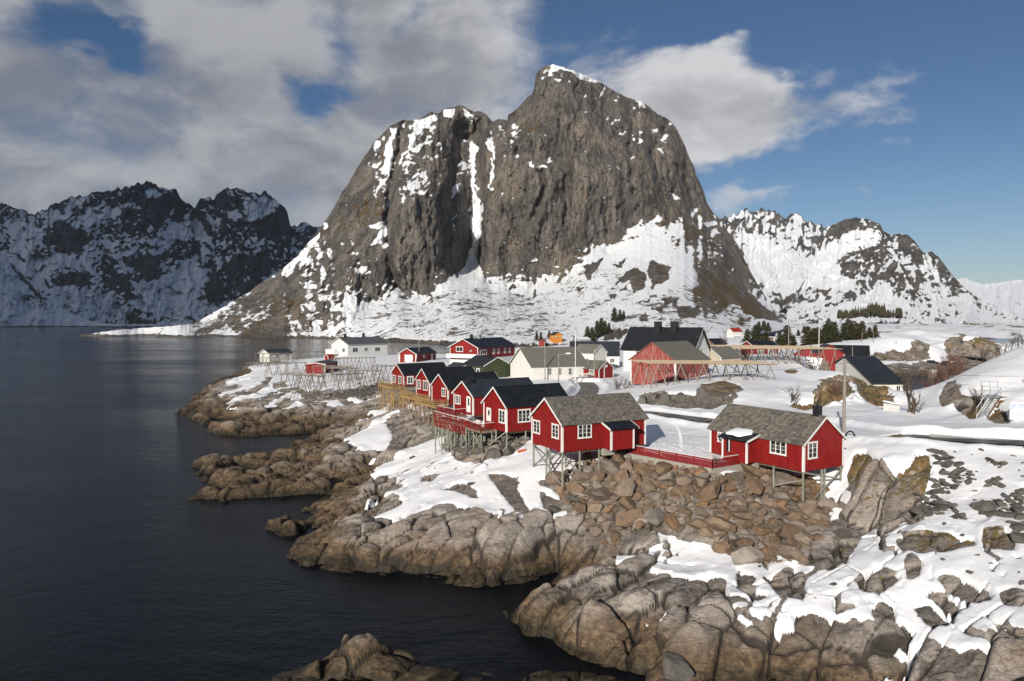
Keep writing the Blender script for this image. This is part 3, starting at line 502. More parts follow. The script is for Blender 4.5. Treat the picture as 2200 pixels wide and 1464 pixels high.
rs = [0, 60, 200, 600, 2000, 8000, 40000]; vs = [(0, 0, 0)]; fs = []
for r_ in rs[1:]: vs += [(r_ * math.cos(a), r_ * math.sin(a), 0) for a in np.linspace(0, 2 * math.pi, 48, endpoint=False)]
for k in range(48):
    fs.append((0, 1 + k, 1 + (k + 1) % 48))
    for q in range(len(rs) - 2): a = 1 + q * 48; fs.append((a + k, a + 48 + k, a + 48 + (k + 1) % 48, a + (k + 1) % 48))
me.from_pydata(vs, [], fs); me.update()
sea = tag(link('sea', me, MAT['sea']), 'dark rippled fjord water below the cabins', None, None, 'structure')
# ------------------------------------------------------------------ mountains: reliefs with their own distance and depth
def mountain_material(name, rockA, rockB, streak, vegA, vegB, scale, bump_d, snow_noise=0.5):
    m, t, b = material(name, 0.9, 0.15)
    pos = t.node('ShaderNodeNewGeometry').outputs['Position']
    sn = t.node('ShaderNodeAttribute', attribute_name='snow').outputs['Fac']; vg = t.node('ShaderNodeAttribute', attribute_name='veg').outputs['Fac']; sk = t.node('ShaderNodeAttribute', attribute_name='speck').outputs['Fac']
    vert = t.mapping(pos, scale=(1, 1, .10), rot=(0, .10, 0)); lean = t.mapping(pos, scale=(1, 1, .14), rot=(0, -.16, 0))
    n1 = t.noise(vert, .035 * scale, 8, .64); n2 = t.noise(pos, .09 * scale, 7, .70); n3 = t.noise(lean, .14 * scale, 7, .70); n4 = t.noise(t.mapping(pos, scale=(1, 1, .5), rot=(.3, .5, 0)), .018 * scale, 5, .6)
    col = t.mix(t.ramp(n1, .38, .62), rockA, rockB)
    col = t.mix(t.ramp(n4, .50, .66, 0, .75), col, tuple(min(1, c * 1.25 * f) for c, f in zip(rockB, (1.10, 1.0, .90))))
    col = t.mix(t.ramp(n3, .52, .66, 0, .85), col, streak)
    col = t.mix(t.ramp(n3, .44, .34, 0, .5), col, tuple(c * 1.5 for c in rockB))
    col = t.mix(t.ramp(n2, .57, .74, 0, .85), col, tuple(c * .5 for c in rockA))
    cr1 = t.math('ABSOLUTE', t.math('SUBTRACT', t.noise(vert, .055 * scale, 5, .6), .5)); cr2 = t.math('ABSOLUTE', t.math('SUBTRACT', t.noise(lean, .16 * scale, 4, .6), .5))
    col = t.mix(t.math('MAXIMUM', t.ramp(cr1, .0, .016, .8, 0), t.ramp(cr2, .0, .02, .5, 0)), col, tuple(c * .35 for c in rockA))
    vm = t.ramp(t.math('ADD', vg, t.math('MULTIPLY', t.math('SUBTRACT', n2, .5), 1.8)), .42, .58)
    col = t.mix(vm, col, t.mix(n3, vegA, vegB))
    fine = t.math('ADD', t.math('MULTIPLY', t.noise(t.mapping(pos, scale=(1, 1, .7), rot=(0, .5, 0)), .045 * scale, 7, .74), .6), t.math('MULTIPLY', t.noise(pos, .22 * scale, 5, .74), .4))
    s2 = t.math('ADD', sn, t.math('MULTIPLY', t.math('SUBTRACT', fine, .5), snow_noise))
    sp = t.math('ADD', t.math('MULTIPLY', t.noise(pos, .16 * scale, 5, .72), .6), t.math('MULTIPLY', t.noise(pos, .035 * scale, 4, .6), .4))
    s2 = t.math('SUBTRACT', s2, t.math('MULTIPLY', sk, t.ramp(sp, .48, .60)))
    mask = t.ramp(s2, -.02, .035)
    t.put(b.inputs['Base Color'], t.mix(mask, col, (.80, .82, .85)))
    hh = t.math('ADD', t.math('MULTIPLY', n2, .8), t.math('ADD', t.math('MULTIPLY', n3, .9), t.math('MULTIPLY', n1, .9)))
    t.put(b.inputs['Normal'], t.bump(t.math('MULTIPLY', hh, t.math('SUBTRACT', 1.0, t.math('MULTIPLY', mask, .75))), 1.0, bump_d))
    return m
mountain_material('cliff_rock', (.104, .096, .088), (.222, .200, .178), (.050, .046, .042), (.075, .055, .028), (.185, .128, .062), 1.0, 9.0, .95)
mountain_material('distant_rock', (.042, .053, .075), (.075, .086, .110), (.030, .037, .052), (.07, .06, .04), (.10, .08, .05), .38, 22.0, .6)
mountain_material('distant_rock_east', (.085, .078, .070), (.175, .16, .14), (.06, .055, .05), (.10, .085, .05), (.14, .11, .07), .42, 20.0, 1.0)

MODS = {}
def mountain(name, ridge, foot, dctl, NCc, NRr, mat, label, flute=8, crag=6, fine=2.5, jag=1.5, gullies=(), cliffs=None, nz0=.62, snow_bias=0.0, snow=(), rock=(), veg=(), seed=0, back=220, tpow=1.0, veg_base=0.0, ps=1.0, speckle=(), breakup=.12, soft=False, tide=True, patchy=(), saws=()):
    rx_ = np.array([p[0] for p in ridge], float); ry_ = np.array([p[1] for p in ridge], float)
    fx_ = np.array([p[0] for p in foot], float); fy_ = np.array([p[1] for p in foot], float)
    px = np.linspace(rx_[0], rx_[-1], NCc); top = np.interp(px, rx_, ry_) + jag * (fbm(px / 9, px * 0 + seed, 4, seed + 5)) ; bot = np.maximum(np.interp(px, fx_, fy_), top + 1)
    tt = np.linspace(0, 1, NRr) ** tpow
    PX = np.repeat(px[None], NRr, 0); PY = bot[None] + (top - bot)[None] * tt[:, None]
    Mod = rbf_fit([(a / 100, b / 100) for a, b, d in dctl], np.array([math.log(d) for a, b, d in dctl]), 2e-3)
    MODS[name] = Mod
    sub = (slice(None, None, 4), slice(None, None, 4))
    D = np.exp(upsample(gblur(rbf_eval(Mod, PX[sub] / 100, PY[sub] / 100), 2), NRr, NCc)) if NCc % 4 == 1 and NRr % 4 == 1 else np.exp(rbf_eval(Mod, PX / 100, PY / 100))
    D0 = D.copy()
    cl = np.ones_like(D)
    if cliffs is not None:
        cl = np.zeros_like(D)
        for p in cliffs: cl = np.maximum(cl, sstep(-10 * ps, 12 * ps, poly_sd(PX + 9 * ps * fbm(PX / 20, PY / 20, 4, seed + 90), PY + 9 * ps * fbm(PX / 20, PY / 20, 4, seed + 91), p)))
    q = 1 / ps
    rel = flute * (fbm(PX / 26 * q + .3 * fbm(PX / 40, PY / 40, 3, seed + 8), PY / 150 * q, 6, seed + 1, .6) + .7 * ridged(PX / 34 * q + .012 * PY, PY / 190 * q, 4, seed + 2) - .35)
    rel = rel + crag * fbm(PX / 22 * q, PY / 26 * q, 6, seed + 3, .58)
    wv_, wc_ = worley(PX / 17 * q + .3 * fbm(PX / 12, PY / 12, 3, seed + 6), PY / 34 * q, seed + 40, 1.4)
    rel = rel + crag * .8 * wv_ + fine * fbm(PX / 5 * q, PY / 8 * q, 4, seed + 4, .6)
    D = D + rel * cl + (1 - cl) * (.35 * crag * fbm(PX / 14 * q, PY / 8 * q, 5, seed + 7) + .25 * fine * fbm(PX / 3 * q, PY / 2 * q, 3, seed + 9))
    for pts, wdt, dep in gullies:
        gd, gt_ = line_dist(PX + 5 * ps * fbm(PX / 15, PY / 15, 4, seed + 60), PY, pts)
        D = D + dep * np.exp(-(gd / wdt) ** 2)
    for pts, w1, w2, w3, dep in saws:
        yy_ = [p[1] for p in pts]; xl = np.interp(PY, yy_, [p[0] for p in pts]); dd_ = PX - xl + 4 * fbm(PX / 18, PY / 18, 4, seed + 64); f = np.interp(PY, [yy_[0] - 40, yy_[0], yy_[-1] - 25, yy_[-1] + 10], [0, 1, 1, 0])
        D = D + dep * f * np.where(dd_ < 0, np.clip(1 + dd_ / w1, 0, 1) ** 1.3, np.where(dd_ < w2, 1, np.clip(1 - (dd_ - w2) / w3, 0, 1)))
    edge = np.minimum((PX - px[0]) / 25, (px[-1] - PX) / 25)
    c, s_ = math.cos(PITCH), math.sin(PITCH)
    dx = (PX - 1100) / F; dz = -(PY - 732) / F; yy = c + s_ * dz; zz = -s_ + c * dz
    X = dx / yy * D; Yw = D; Z = CZ + zz / yy * D
    # back slope beyond the crest, so that it has a far side
    bx, by, bz = [], [], []
    for k_ in (0.15, .4, .8, 1.4, 2.2):
        bx.append(X[-1] * (1 + k_ * back / D[-1] * .6)); by.append(Yw[-1] + k_ * back); bz.append(np.maximum(Z[-1] * (1 - .38 * k_), -5))
    X = np.vstack([X] + bx); Yw = np.vstack([Yw] + by); Z = np.vstack([Z] + bz)
    e = np.ones((5, 1)); PXb = np.vstack([PX, PX[-1:] * e]); PYb = np.vstack([PY, PY[-1:] * e])
    ax = np.gradient(X, axis=1); ay = np.gradient(Yw, axis=1); az_ = np.gradient(Z, axis=1); bx_ = np.gradient(X, axis=0); by_ = np.gradient(Yw, axis=0); bz_ = np.gradient(Z, axis=0)
    nx = ay * bz_ - az_ * by_; ny = az_ * bx_ - ax * bz_; nz = ax * by_ - ay * bx_
    nl = np.sqrt(nx * nx + ny * ny + nz * nz) + 1e-9; nz = np.abs(nz) / nl
    nzs = gblur(nz, 2)
    sn = (nzs - nz0) * 1.6 + snow_bias + .30 * fbm(PXb / 30 * q, PYb / 20 * q, 5, seed + 50) + breakup * fbm((PXb + .5 * PYb) / 9 * q, PYb / 7 * q, 5, seed + 51, .6)
    for p, a in snow:
        s2 = poly_sd_fast(PXb + 6 * ps * fbm(PXb / 10, PYb / 10, 4, seed + 70), PYb + 6 * ps * fbm(PXb / 10, PYb / 10, 4, seed + 71), p, 14); sn = (sn + 1.5 * a * sstep(-8 * ps, 8 * ps, s2)) if soft else np.where(s2 > -12, np.maximum(sn, np.clip(s2 / 5 / ps, -1, a)), sn)
    for p, a in rock:
        s2 = poly_sd_fast(PXb + 7 * ps * fbm(PXb / 10, PYb / 10, 4, seed + 72), PYb + 7 * ps * fbm(PXb / 10, PYb / 10, 4, seed + 73), p, 14); sn = (sn + 1.25 * a * sstep(-8 * ps, 8 * ps, s2)) if soft else np.where(s2 > 0, np.minimum(sn, a), sn)
    sn = np.where(Z < 2.6 + 1.5 * fbm(PXb / 6, PYb / 6, 3, seed + 77), -.6, sn) if tide else sn
    vgm = np.full(X.shape, veg_base) + .35 * (nzs - .45) + .3 * fbm(PXb / 25 * q, PYb / 25 * q, 4, seed + 80)
    for p, a in veg:
        s2 = poly_sd_fast(PXb, PYb, p, 40); vgm = vgm + a * sstep(-25, 25, s2 + 30 * fbm(PXb / 18, PYb / 18, 4, seed + 85))
    spk = np.zeros(X.shape)
    for p, a in speckle: spk = np.maximum(spk, a * sstep(-18, 18, poly_sd_fast(PXb + 12 * fbm(PXb / 20, PYb / 20, 3, seed + 92), PYb, p, 40)))
    for p, a in patchy: sn = sn + a * sstep(-15, 15, poly_sd_fast(PXb + 14 * fbm(PXb / 20, PYb / 20, 3, seed + 93), PYb, p, 40))
    me = grid_mesh(name, X, Yw, Z, None, {'snow': np.clip(sn, -1, 1), 'veg': np.clip(vgm, 0, 1), 'speck': spk})
    return tag(link(name, me, MAT[mat]), label, None, None, 'structure')

def Y1(u, v): return (660 + u / 4.182, 120 + v / 4.182)
def Y2(u, v): return (1100 + u / 3.6667, 120 + v / 3.6667)
def Y3(u, v): return (400 + u / 3.3846, 430 + v / 3.3846)
def Y4(u, v): return (1000 + u / 3.0556, 430 + v / 3.0556)
def Y5(u, v): return (1540 + u / 3.3333, 420 + v / 3.3333)
def Y6(u, v): return (u / 3.143, 370 + v / 3.143)
RIDGE = [(150,723),(200,717),(250,710),(330,704),(400,698),(430,688),(470,665),(500,648),(540,625),(560,608),(600,585),(640,548),(670,512),(690,488),(705,465),(720,440),(735,415),(745,400),(757,380),(765,365),(777,345),(795,320),(805,302),(815,295),(825,285),(840,270),(855,262),(865,257),(880,258),(900,258),(912,250),(925,240),(932,243),(945,245),(950,236),(963,232),(975,232),(985,226),(995,228),(1010,236),(1020,240),(1035,240),(1045,247),(1058,262),(1070,257),(1082,257),(1090,260),(1092,246),(1100,242),(1115,230),(1130,212),(1143,203),(1148,190),(1150,165),(1158,152),(1172,142),(1190,138),(1215,145),(1250,160),(1290,176),(1320,196),(1345,208),(1385,222),(1405,238),(1440,260),(1455,280),(1470,310),(1480,335),(1490,355),(1500,385),(1510,405),(1520,440),(1535,460),(1550,472),(1562,495),(1585,525),(1600,560),(1615,590),(1630,615),(1650,645),(1670,672),(1690,694),(1700,700)]
FOOT = [(150,725),(400,729),(640,730),(760,733),(860,739),(960,745),(1080,752),(1300,756),(1500,750),(1600,735),(1660,715),(1700,703)]
DCT = [(155,722,890),(250,722,850),(400,727,789),(640,728,785),(760,732,720),(860,738,640),(960,743,570),(1100,750,500),(1300,752,490),(1450,745,480),(1560,738,470),(1640,715,620),(1690,700,900),
 (300,704,930),(430,688,960),(540,625,1020),(700,470,1090),(800,310,1150),(870,258,1180),(985,226,1200),(1060,262,1190),(1090,255,1150),(1150,165,1120),(1190,138,1130),(1320,196,1190),(1440,260,1240),(1500,385,1240),(1550,472,1220),(1600,560,1180),(1650,645,1110),(1690,694,1020),
 (560,690,860),(600,640,930),(640,712,800),(690,705,800),(800,652,860),(860,640,870),(900,640,885),(1000,590,960),(1030,600,940),(1060,625,925),(1130,636,915),(1200,600,940),(1300,530,1000),(1400,480,1050),(1450,470,1070),(1500,500,1080),(1550,560,1060),(1600,640,980),
 (620,600,960),(700,600,905),(750,500,980),(760,600,880),(870,540,872),(870,450,900),(900,420,915),(930,560,880),(900,350,1020),(880,290,1100),(985,480,960),(970,560,925),(1010,450,1050),(1015,540,995),(1020,340,1120),(1060,450,960),(1060,330,1040),(1150,500,945),(1150,400,970),(1250,400,985),(1250,500,965),(1350,400,1030),(1430,380,1100),(1440,320,1140),(1200,250,1030),(1120,300,1040),(1300,280,1080),(1380,300,1120),(1200,180,1075),
 (1400,650,690),(1480,570,900),(1500,640,760),(1420,590,820),(1350,700,590),(1560,660,830),(1610,690,780),(1250,690,640),(1150,690,640),(1000,680,690),(850,690,740),(1300,600,820),(1250,640,760),(1050,700,630),(1330,560,920),(1560,700,600),(740,690,770)]
CLIFF = [[(620,722),(600,640),(560,640),(640,540),(760,350),(830,240),(1000,200),(1150,100),(1300,140),(1500,300),(1600,540),(1700,700),(1600,640),(1480,480),(1400,470),(1300,525),(1200,595),(1130,637),(1060,625),(1030,605),(1000,590),(960,610),(900,645),(860,640),(800,655),(740,700),(690,716)],
         conv(Y4, [(980,540),(1050,380),(1200,440),(1230,400),(1340,440),(1330,520),(1250,580),(1150,600),(1000,560)])]
GUL = [([(870,262),(840,400),(830,480)], 8, 14), ([(870,262),(860,320),(845,360),(838,420),(830,480),(832,520)], 10, 22), ([(1000,250),(985,330),(970,420),(960,520)], 10, 18),
       ([(1092,250),(1070,330),(1060,400)], 9, 16), ([(1440,250),(1405,330),(1420,400),(1440,480)], 9, 22), ([(1470,320),(1480,400),(1490,450)], 8, 20), ([(1160,370),(1172,400),(1150,460)], 7, 14), ([(1215,380),(1218,440),(1212,480)], 6, 9), ([(1300,450),(1310,510),(1306,540)], 7, 12), ([(1120,180),(1128,260),(1110,330)], 8, 10), ([(1365,250),(1350,330),(1365,420)], 6, 9), ([(830,520),(840,590),(870,640)], 9, 16)]
SN = [([(1014,330),(1022,345),(1019,400),(1026,440),(1033,480),(1024,545),(1040,605),(985,605),(1008,550),(1016,500),(1014,430),(1010,380)], .95), (conv(Y1, [(1480,760),(1560,830),(1500,920),(1510,1010),(1490,1150),(1560,1180),(1500,1250),(1560,1300),(1580,1464),(1530,1464),(1480,1380),(1440,1400),(1500,1290),(1520,1200),(1470,1130),(1480,960),(1450,870)]), .35),
 (conv(Y4, [(40,0),(100,0),(115,100),(100,250),(80,350),(65,480),(110,520),(150,540),(0,640),(0,480),(40,300),(30,150)]), .95), (conv(Y1, [(960,600),(1150,520),(1180,560),(1000,680),(930,830),(860,900),(830,990),(800,960),(900,830),(940,720)]), .4),
 (conv(Y1, [(760,660),(800,640),(800,740),(760,780),(770,900),(730,1130),(650,1200),(610,1260),(640,1180),(720,1080),(640,1020),(700,960),(690,860),(720,780)]), .4), (conv(Y1, [(1660,830),(1690,820),(1670,1100),(1640,1240),(1630,1200),(1650,1000)]), .25),
 (conv(Y1, [(1300,1180),(1390,1150),(1340,1240),(1290,1280)]), .3), (conv(Y1, [(1230,490),(1310,470),(1310,560),(1230,545)]), .35), (conv(Y1, [(1400,460),(1500,530),(1480,600),(1430,560)]), .3), (conv(Y1, [(680,1350),(730,1290),(720,1390),(690,1400)]), .3),
 (conv(Y2, [(280,80),(340,65),(420,95),(560,140),(690,190),(650,205),(540,180),(430,115),(340,110)]), .4), (conv(Y2, [(690,290),(730,225),(720,290),(680,340)]), .4), (conv(Y2, [(860,290),(980,330),(1060,400),(1030,420),(960,350)]), .35), (conv(Y2, [(1115,590),(1145,580),(1130,620)]), .3),
 (conv(Y2, [(1240,1075),(1290,1095),(1340,1140),(1290,1130)]), .3), (conv(Y2, [(200,890),(250,850),(290,890)]), .4), (conv(Y2, [(130,830),(160,830),(180,895),(135,870)]), .35),
 (conv(Y3, [(0,980),(80,890),(300,790),(480,680),(640,590),(560,690),(620,740),(730,760),(700,830),(600,840),(480,860),(300,960),(180,990)]), .14), (conv(Y3, [(700,490),(820,400),(960,230),(970,280),(870,400),(760,500)]), .35), (conv(Y3, [(1320,190),(1450,150),(1450,310),(1340,330),(1420,220)]), .3), (conv(Y3, [(840,630),(960,610),(960,650),(850,650)]), .3), (conv(Y3, [(920,690),(1040,610),(1020,650)]), .3), (conv(Y3, [(820,560),(920,530),(900,560)]), .3),
 (conv(Y3, [(960,960),(1130,890),(1250,780),(1360,730),(1500,740),(1600,720),(1760,720),(1900,600),(2080,540),(2200,600),(2200,1010),(1400,1020),(1000,1000)]), .30),
 (conv(Y4, [(0,640),(150,560),(240,570),(430,650),(560,590),(700,450),(850,330),(1100,250),(1290,260),(1330,330),(1480,400),(1520,480),(1540,560),(1450,600),(1530,690),(1400,700),(1400,800),(1250,860),(1000,900),(820,950),(0,950)]), .24),
 (conv(Y4, [(1180,160),(1270,100),(1290,130),(1200,190)]), .35), (conv(Y4, [(1390,180),(1430,160),(1440,230),(1400,240)]), .35), (conv(Y4, [(1560,150),(1640,140),(1650,170),(1590,180)]), .35), (conv(Y4, [(1640,590),(1700,660),(1860,770),(1780,740)]), .3), (conv(Y4, [(1530,740),(1600,760),(1890,840),(1800,840)]), .3), (conv(Y4, [(1990,790),(2080,830),(2050,860)]), .4), (conv(Y4, [(430,400),(460,370),(480,395)]), .4)]
RK = [(conv(Y4, [(970,440),(1060,375),(1030,440)]), -.3), (conv(Y4, [(980,560),(1060,470),(1120,450),(1190,480),(1170,600),(1090,600),(1080,520)]), -.3), (conv(Y4, [(1200,430),(1240,400),(1350,450),(1330,520),(1230,580),(1200,500)]), -.3), (conv(Y4, [(720,580),(790,575),(740,615)]), -.3), (conv(Y4, [(1000,600),(1050,560),(1060,590)]), -.3), (conv(Y4, [(940,620),(1000,620),(970,660)]), -.3),
      (conv(Y4, [(780,430),(910,380),(880,440),(800,530)]), -.25), (conv(Y4, [(1130,800),(1180,730),(1200,800)]), -.3), (conv(Y4, [(1220,710),(1300,690),(1280,740)]), -.3), (conv(Y4, [(1280,650),(1400,640),(1390,690),(1300,690)]), -.3), (conv(Y4, [(1390,700),(1560,700),(1500,780),(1400,780)]), -.25), (conv(Y4, [(1500,420),(1700,520),(1900,640),(2080,800),(1900,780),(1650,600),(1540,560)]), -.2), (conv(Y4, [(900,880),(1080,840),(1050,890),(920,930)]), -.2), (conv(Y4, [(1110,690),(1250,620),(1260,640),(1150,680)]), -.3),
      (conv(Y3, [(480,900),(600,850),(730,850),(760,960),(650,1010),(400,1010)]), -.2), (conv(Y3, [(540,720),(640,640),(750,560),(760,620),(700,700),(640,760)]), -.2), (conv(Y3, [(50,960),(250,880),(330,880),(150,980)]), -.15)]
VG = [(conv(Y4, [(1040,300),(1300,100),(1600,60),(1700,300),(1850,560),(2080,800),(1800,830),(1500,600),(1400,420)]), .20), (conv(Y3, [(900,150),(1300,0),(1450,0),(1450,330),(1200,400),(1000,250)]), .22), (conv(Y4, [(1380,700),(1500,430),(1700,560),(2000,800),(1700,880),(1400,880)]), .14), (conv(Y3, [(400,1000),(480,850),(640,740),(850,700),(900,780),(700,850)]), .25), (conv(Y1, [(600,900),(760,800),(850,1000),(700,1464),(300,1464)]), .15), (conv(Y2, [(0,440),(160,500),(150,800),(0,700)]), .25), (conv(Y4, [(440,400),(600,350),(900,290),(1000,260),(760,420)]), .3)]
mountain('rock_mountain', RIDGE, FOOT, DCT, 801, 361, 'cliff_rock', 'steep dark rock mountain with snow gullies rising behind the village', 16, 6, 2.2, 2.2, GUL, CLIFF, .74, -.02, SN, RK, VG, 100, 240, .92, .12, 1.0, breakup=.30, speckle=
         [(conv(Y4, [(0,560),(380,640),(620,760),(760,880),(500,940),(0,940)]), .75), (conv(Y3, [(980,960),(1250,850),(1500,740),(1900,660),(2200,640),(2200,1010),(1100,1010)]), .7), (conv(Y4, [(420,650),(800,420),(1200,500),(1100,700),(800,920),(600,800)]), .42), (conv(Y4, [(820,950),(1100,680),(1550,500),(1700,650),(1900,860),(1400,880)]), .6), (conv(Y3, [(0,990),(300,790),(560,600),(760,620),(740,1000)]), .7)],
         saws=[([(1008,290),(1010,350),(1014,420),(1008,480),(1012,530),(1004,592)], 72, 20, 15, 78), ([(1172,365),(1176,400),(1166,450),(1150,480)], 5, 3, 26, -16)], patchy=[(conv(Y3, [(0,1000),(120,880),(300,780),(520,620),(760,560),(800,800),(740,1010)]), -.22), (conv(Y4, [(1480,400),(1620,420),(2080,800),(1900,860),(1600,800),(1500,650)]), -.16), (conv(Y4, [(1230,640),(1500,600),(1560,760),(1300,880),(1000,900)]), -.12)])
# ---- western range in cloud shade, and the nearer slope left of it
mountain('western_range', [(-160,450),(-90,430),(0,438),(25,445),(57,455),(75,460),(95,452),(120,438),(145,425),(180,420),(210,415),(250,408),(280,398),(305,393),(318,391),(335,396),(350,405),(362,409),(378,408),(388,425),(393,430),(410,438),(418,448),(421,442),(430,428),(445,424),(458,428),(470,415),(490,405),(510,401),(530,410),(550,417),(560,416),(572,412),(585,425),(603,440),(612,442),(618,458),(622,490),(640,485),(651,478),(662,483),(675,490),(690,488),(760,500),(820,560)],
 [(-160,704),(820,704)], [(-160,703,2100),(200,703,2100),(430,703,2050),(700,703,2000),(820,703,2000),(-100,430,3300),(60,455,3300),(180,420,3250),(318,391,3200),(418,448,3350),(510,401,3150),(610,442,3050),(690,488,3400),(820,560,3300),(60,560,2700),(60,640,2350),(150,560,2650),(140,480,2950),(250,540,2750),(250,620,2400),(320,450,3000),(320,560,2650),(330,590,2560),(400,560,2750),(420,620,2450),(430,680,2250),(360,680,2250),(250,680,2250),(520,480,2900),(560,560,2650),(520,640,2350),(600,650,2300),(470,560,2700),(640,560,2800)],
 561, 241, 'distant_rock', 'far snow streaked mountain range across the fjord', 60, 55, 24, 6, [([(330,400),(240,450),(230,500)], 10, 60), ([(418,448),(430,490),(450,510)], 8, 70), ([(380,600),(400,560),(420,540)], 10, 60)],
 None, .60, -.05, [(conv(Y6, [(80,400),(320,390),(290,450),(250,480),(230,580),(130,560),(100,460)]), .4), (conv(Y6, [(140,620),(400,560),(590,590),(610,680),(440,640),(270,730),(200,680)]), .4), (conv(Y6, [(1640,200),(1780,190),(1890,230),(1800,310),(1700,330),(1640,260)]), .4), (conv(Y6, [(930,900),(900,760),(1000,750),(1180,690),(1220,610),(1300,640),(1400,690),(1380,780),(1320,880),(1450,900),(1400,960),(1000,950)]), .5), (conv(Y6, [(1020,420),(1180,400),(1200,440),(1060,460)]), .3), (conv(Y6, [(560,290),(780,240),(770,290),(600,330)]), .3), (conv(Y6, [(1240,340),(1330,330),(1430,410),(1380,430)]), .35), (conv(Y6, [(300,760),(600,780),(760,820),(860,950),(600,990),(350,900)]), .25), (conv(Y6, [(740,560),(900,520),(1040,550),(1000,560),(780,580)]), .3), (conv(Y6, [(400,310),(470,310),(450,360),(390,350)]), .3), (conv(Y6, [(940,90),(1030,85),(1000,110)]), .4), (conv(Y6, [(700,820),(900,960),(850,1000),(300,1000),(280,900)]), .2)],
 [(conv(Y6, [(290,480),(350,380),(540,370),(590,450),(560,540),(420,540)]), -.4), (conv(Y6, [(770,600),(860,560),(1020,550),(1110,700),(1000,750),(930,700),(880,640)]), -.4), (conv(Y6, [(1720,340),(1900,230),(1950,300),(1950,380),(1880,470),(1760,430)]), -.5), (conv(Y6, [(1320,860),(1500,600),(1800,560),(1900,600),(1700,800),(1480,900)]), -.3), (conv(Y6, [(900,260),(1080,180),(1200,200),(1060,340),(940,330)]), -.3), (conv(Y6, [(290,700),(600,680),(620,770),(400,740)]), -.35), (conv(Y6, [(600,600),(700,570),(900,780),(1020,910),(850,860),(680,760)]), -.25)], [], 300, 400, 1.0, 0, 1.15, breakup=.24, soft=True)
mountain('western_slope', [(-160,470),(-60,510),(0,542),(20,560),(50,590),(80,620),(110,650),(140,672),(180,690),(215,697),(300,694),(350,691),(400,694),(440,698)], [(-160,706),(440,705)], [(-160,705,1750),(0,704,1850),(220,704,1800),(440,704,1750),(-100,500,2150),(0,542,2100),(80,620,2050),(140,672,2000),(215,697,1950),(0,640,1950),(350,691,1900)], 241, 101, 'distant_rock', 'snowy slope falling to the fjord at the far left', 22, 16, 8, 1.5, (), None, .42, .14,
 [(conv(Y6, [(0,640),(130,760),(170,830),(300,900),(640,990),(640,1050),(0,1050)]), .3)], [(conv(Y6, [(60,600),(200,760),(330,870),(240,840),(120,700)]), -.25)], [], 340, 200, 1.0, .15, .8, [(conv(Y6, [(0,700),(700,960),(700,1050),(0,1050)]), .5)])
# ---- eastern range
mountain('eastern_peaks', [(1480,500),(1550,475),(1570,468),(1580,462),(1592,452),(1602,450),(1612,460),(1625,450),(1640,444),(1655,448),(1675,458),(1690,468),(1705,463),(1712,460),(1725,468),(1750,480),(1775,488),(1800,500),(1860,540),(1920,560)], [(1480,692),(1920,692)], [(1480,692,2300),(1700,692,2200),(1920,692,2200),(1560,470,4300),(1640,444,4400),(1712,460,4400),(1780,490,4200),(1900,560,3800),(1620,560,3500),(1700,560,3400),(1650,620,2900),(1750,640,2700),(1600,520,3900)], 301, 161, 'distant_rock_east', 'jagged snow covered peaks beyond the mountain flank', 60, 55, 26, 13, (), None, .72, .06, [(conv(Y5, [(180,280),(270,270),(400,340),(560,400),(480,470),(250,530),(200,400)]), .5), (conv(Y5, [(300,560),(700,450),(900,580),(700,680),(350,680)]), .35)], [(conv(Y5, [(380,740),(560,710),(640,760),(820,770),(740,880),(640,860),(470,830)]), -.3), (conv(Y5, [(660,320),(780,290),(830,330),(740,375)]), -.35)], [], 400, 300, 1.0, 0, 1.0, breakup=.5, soft=True)
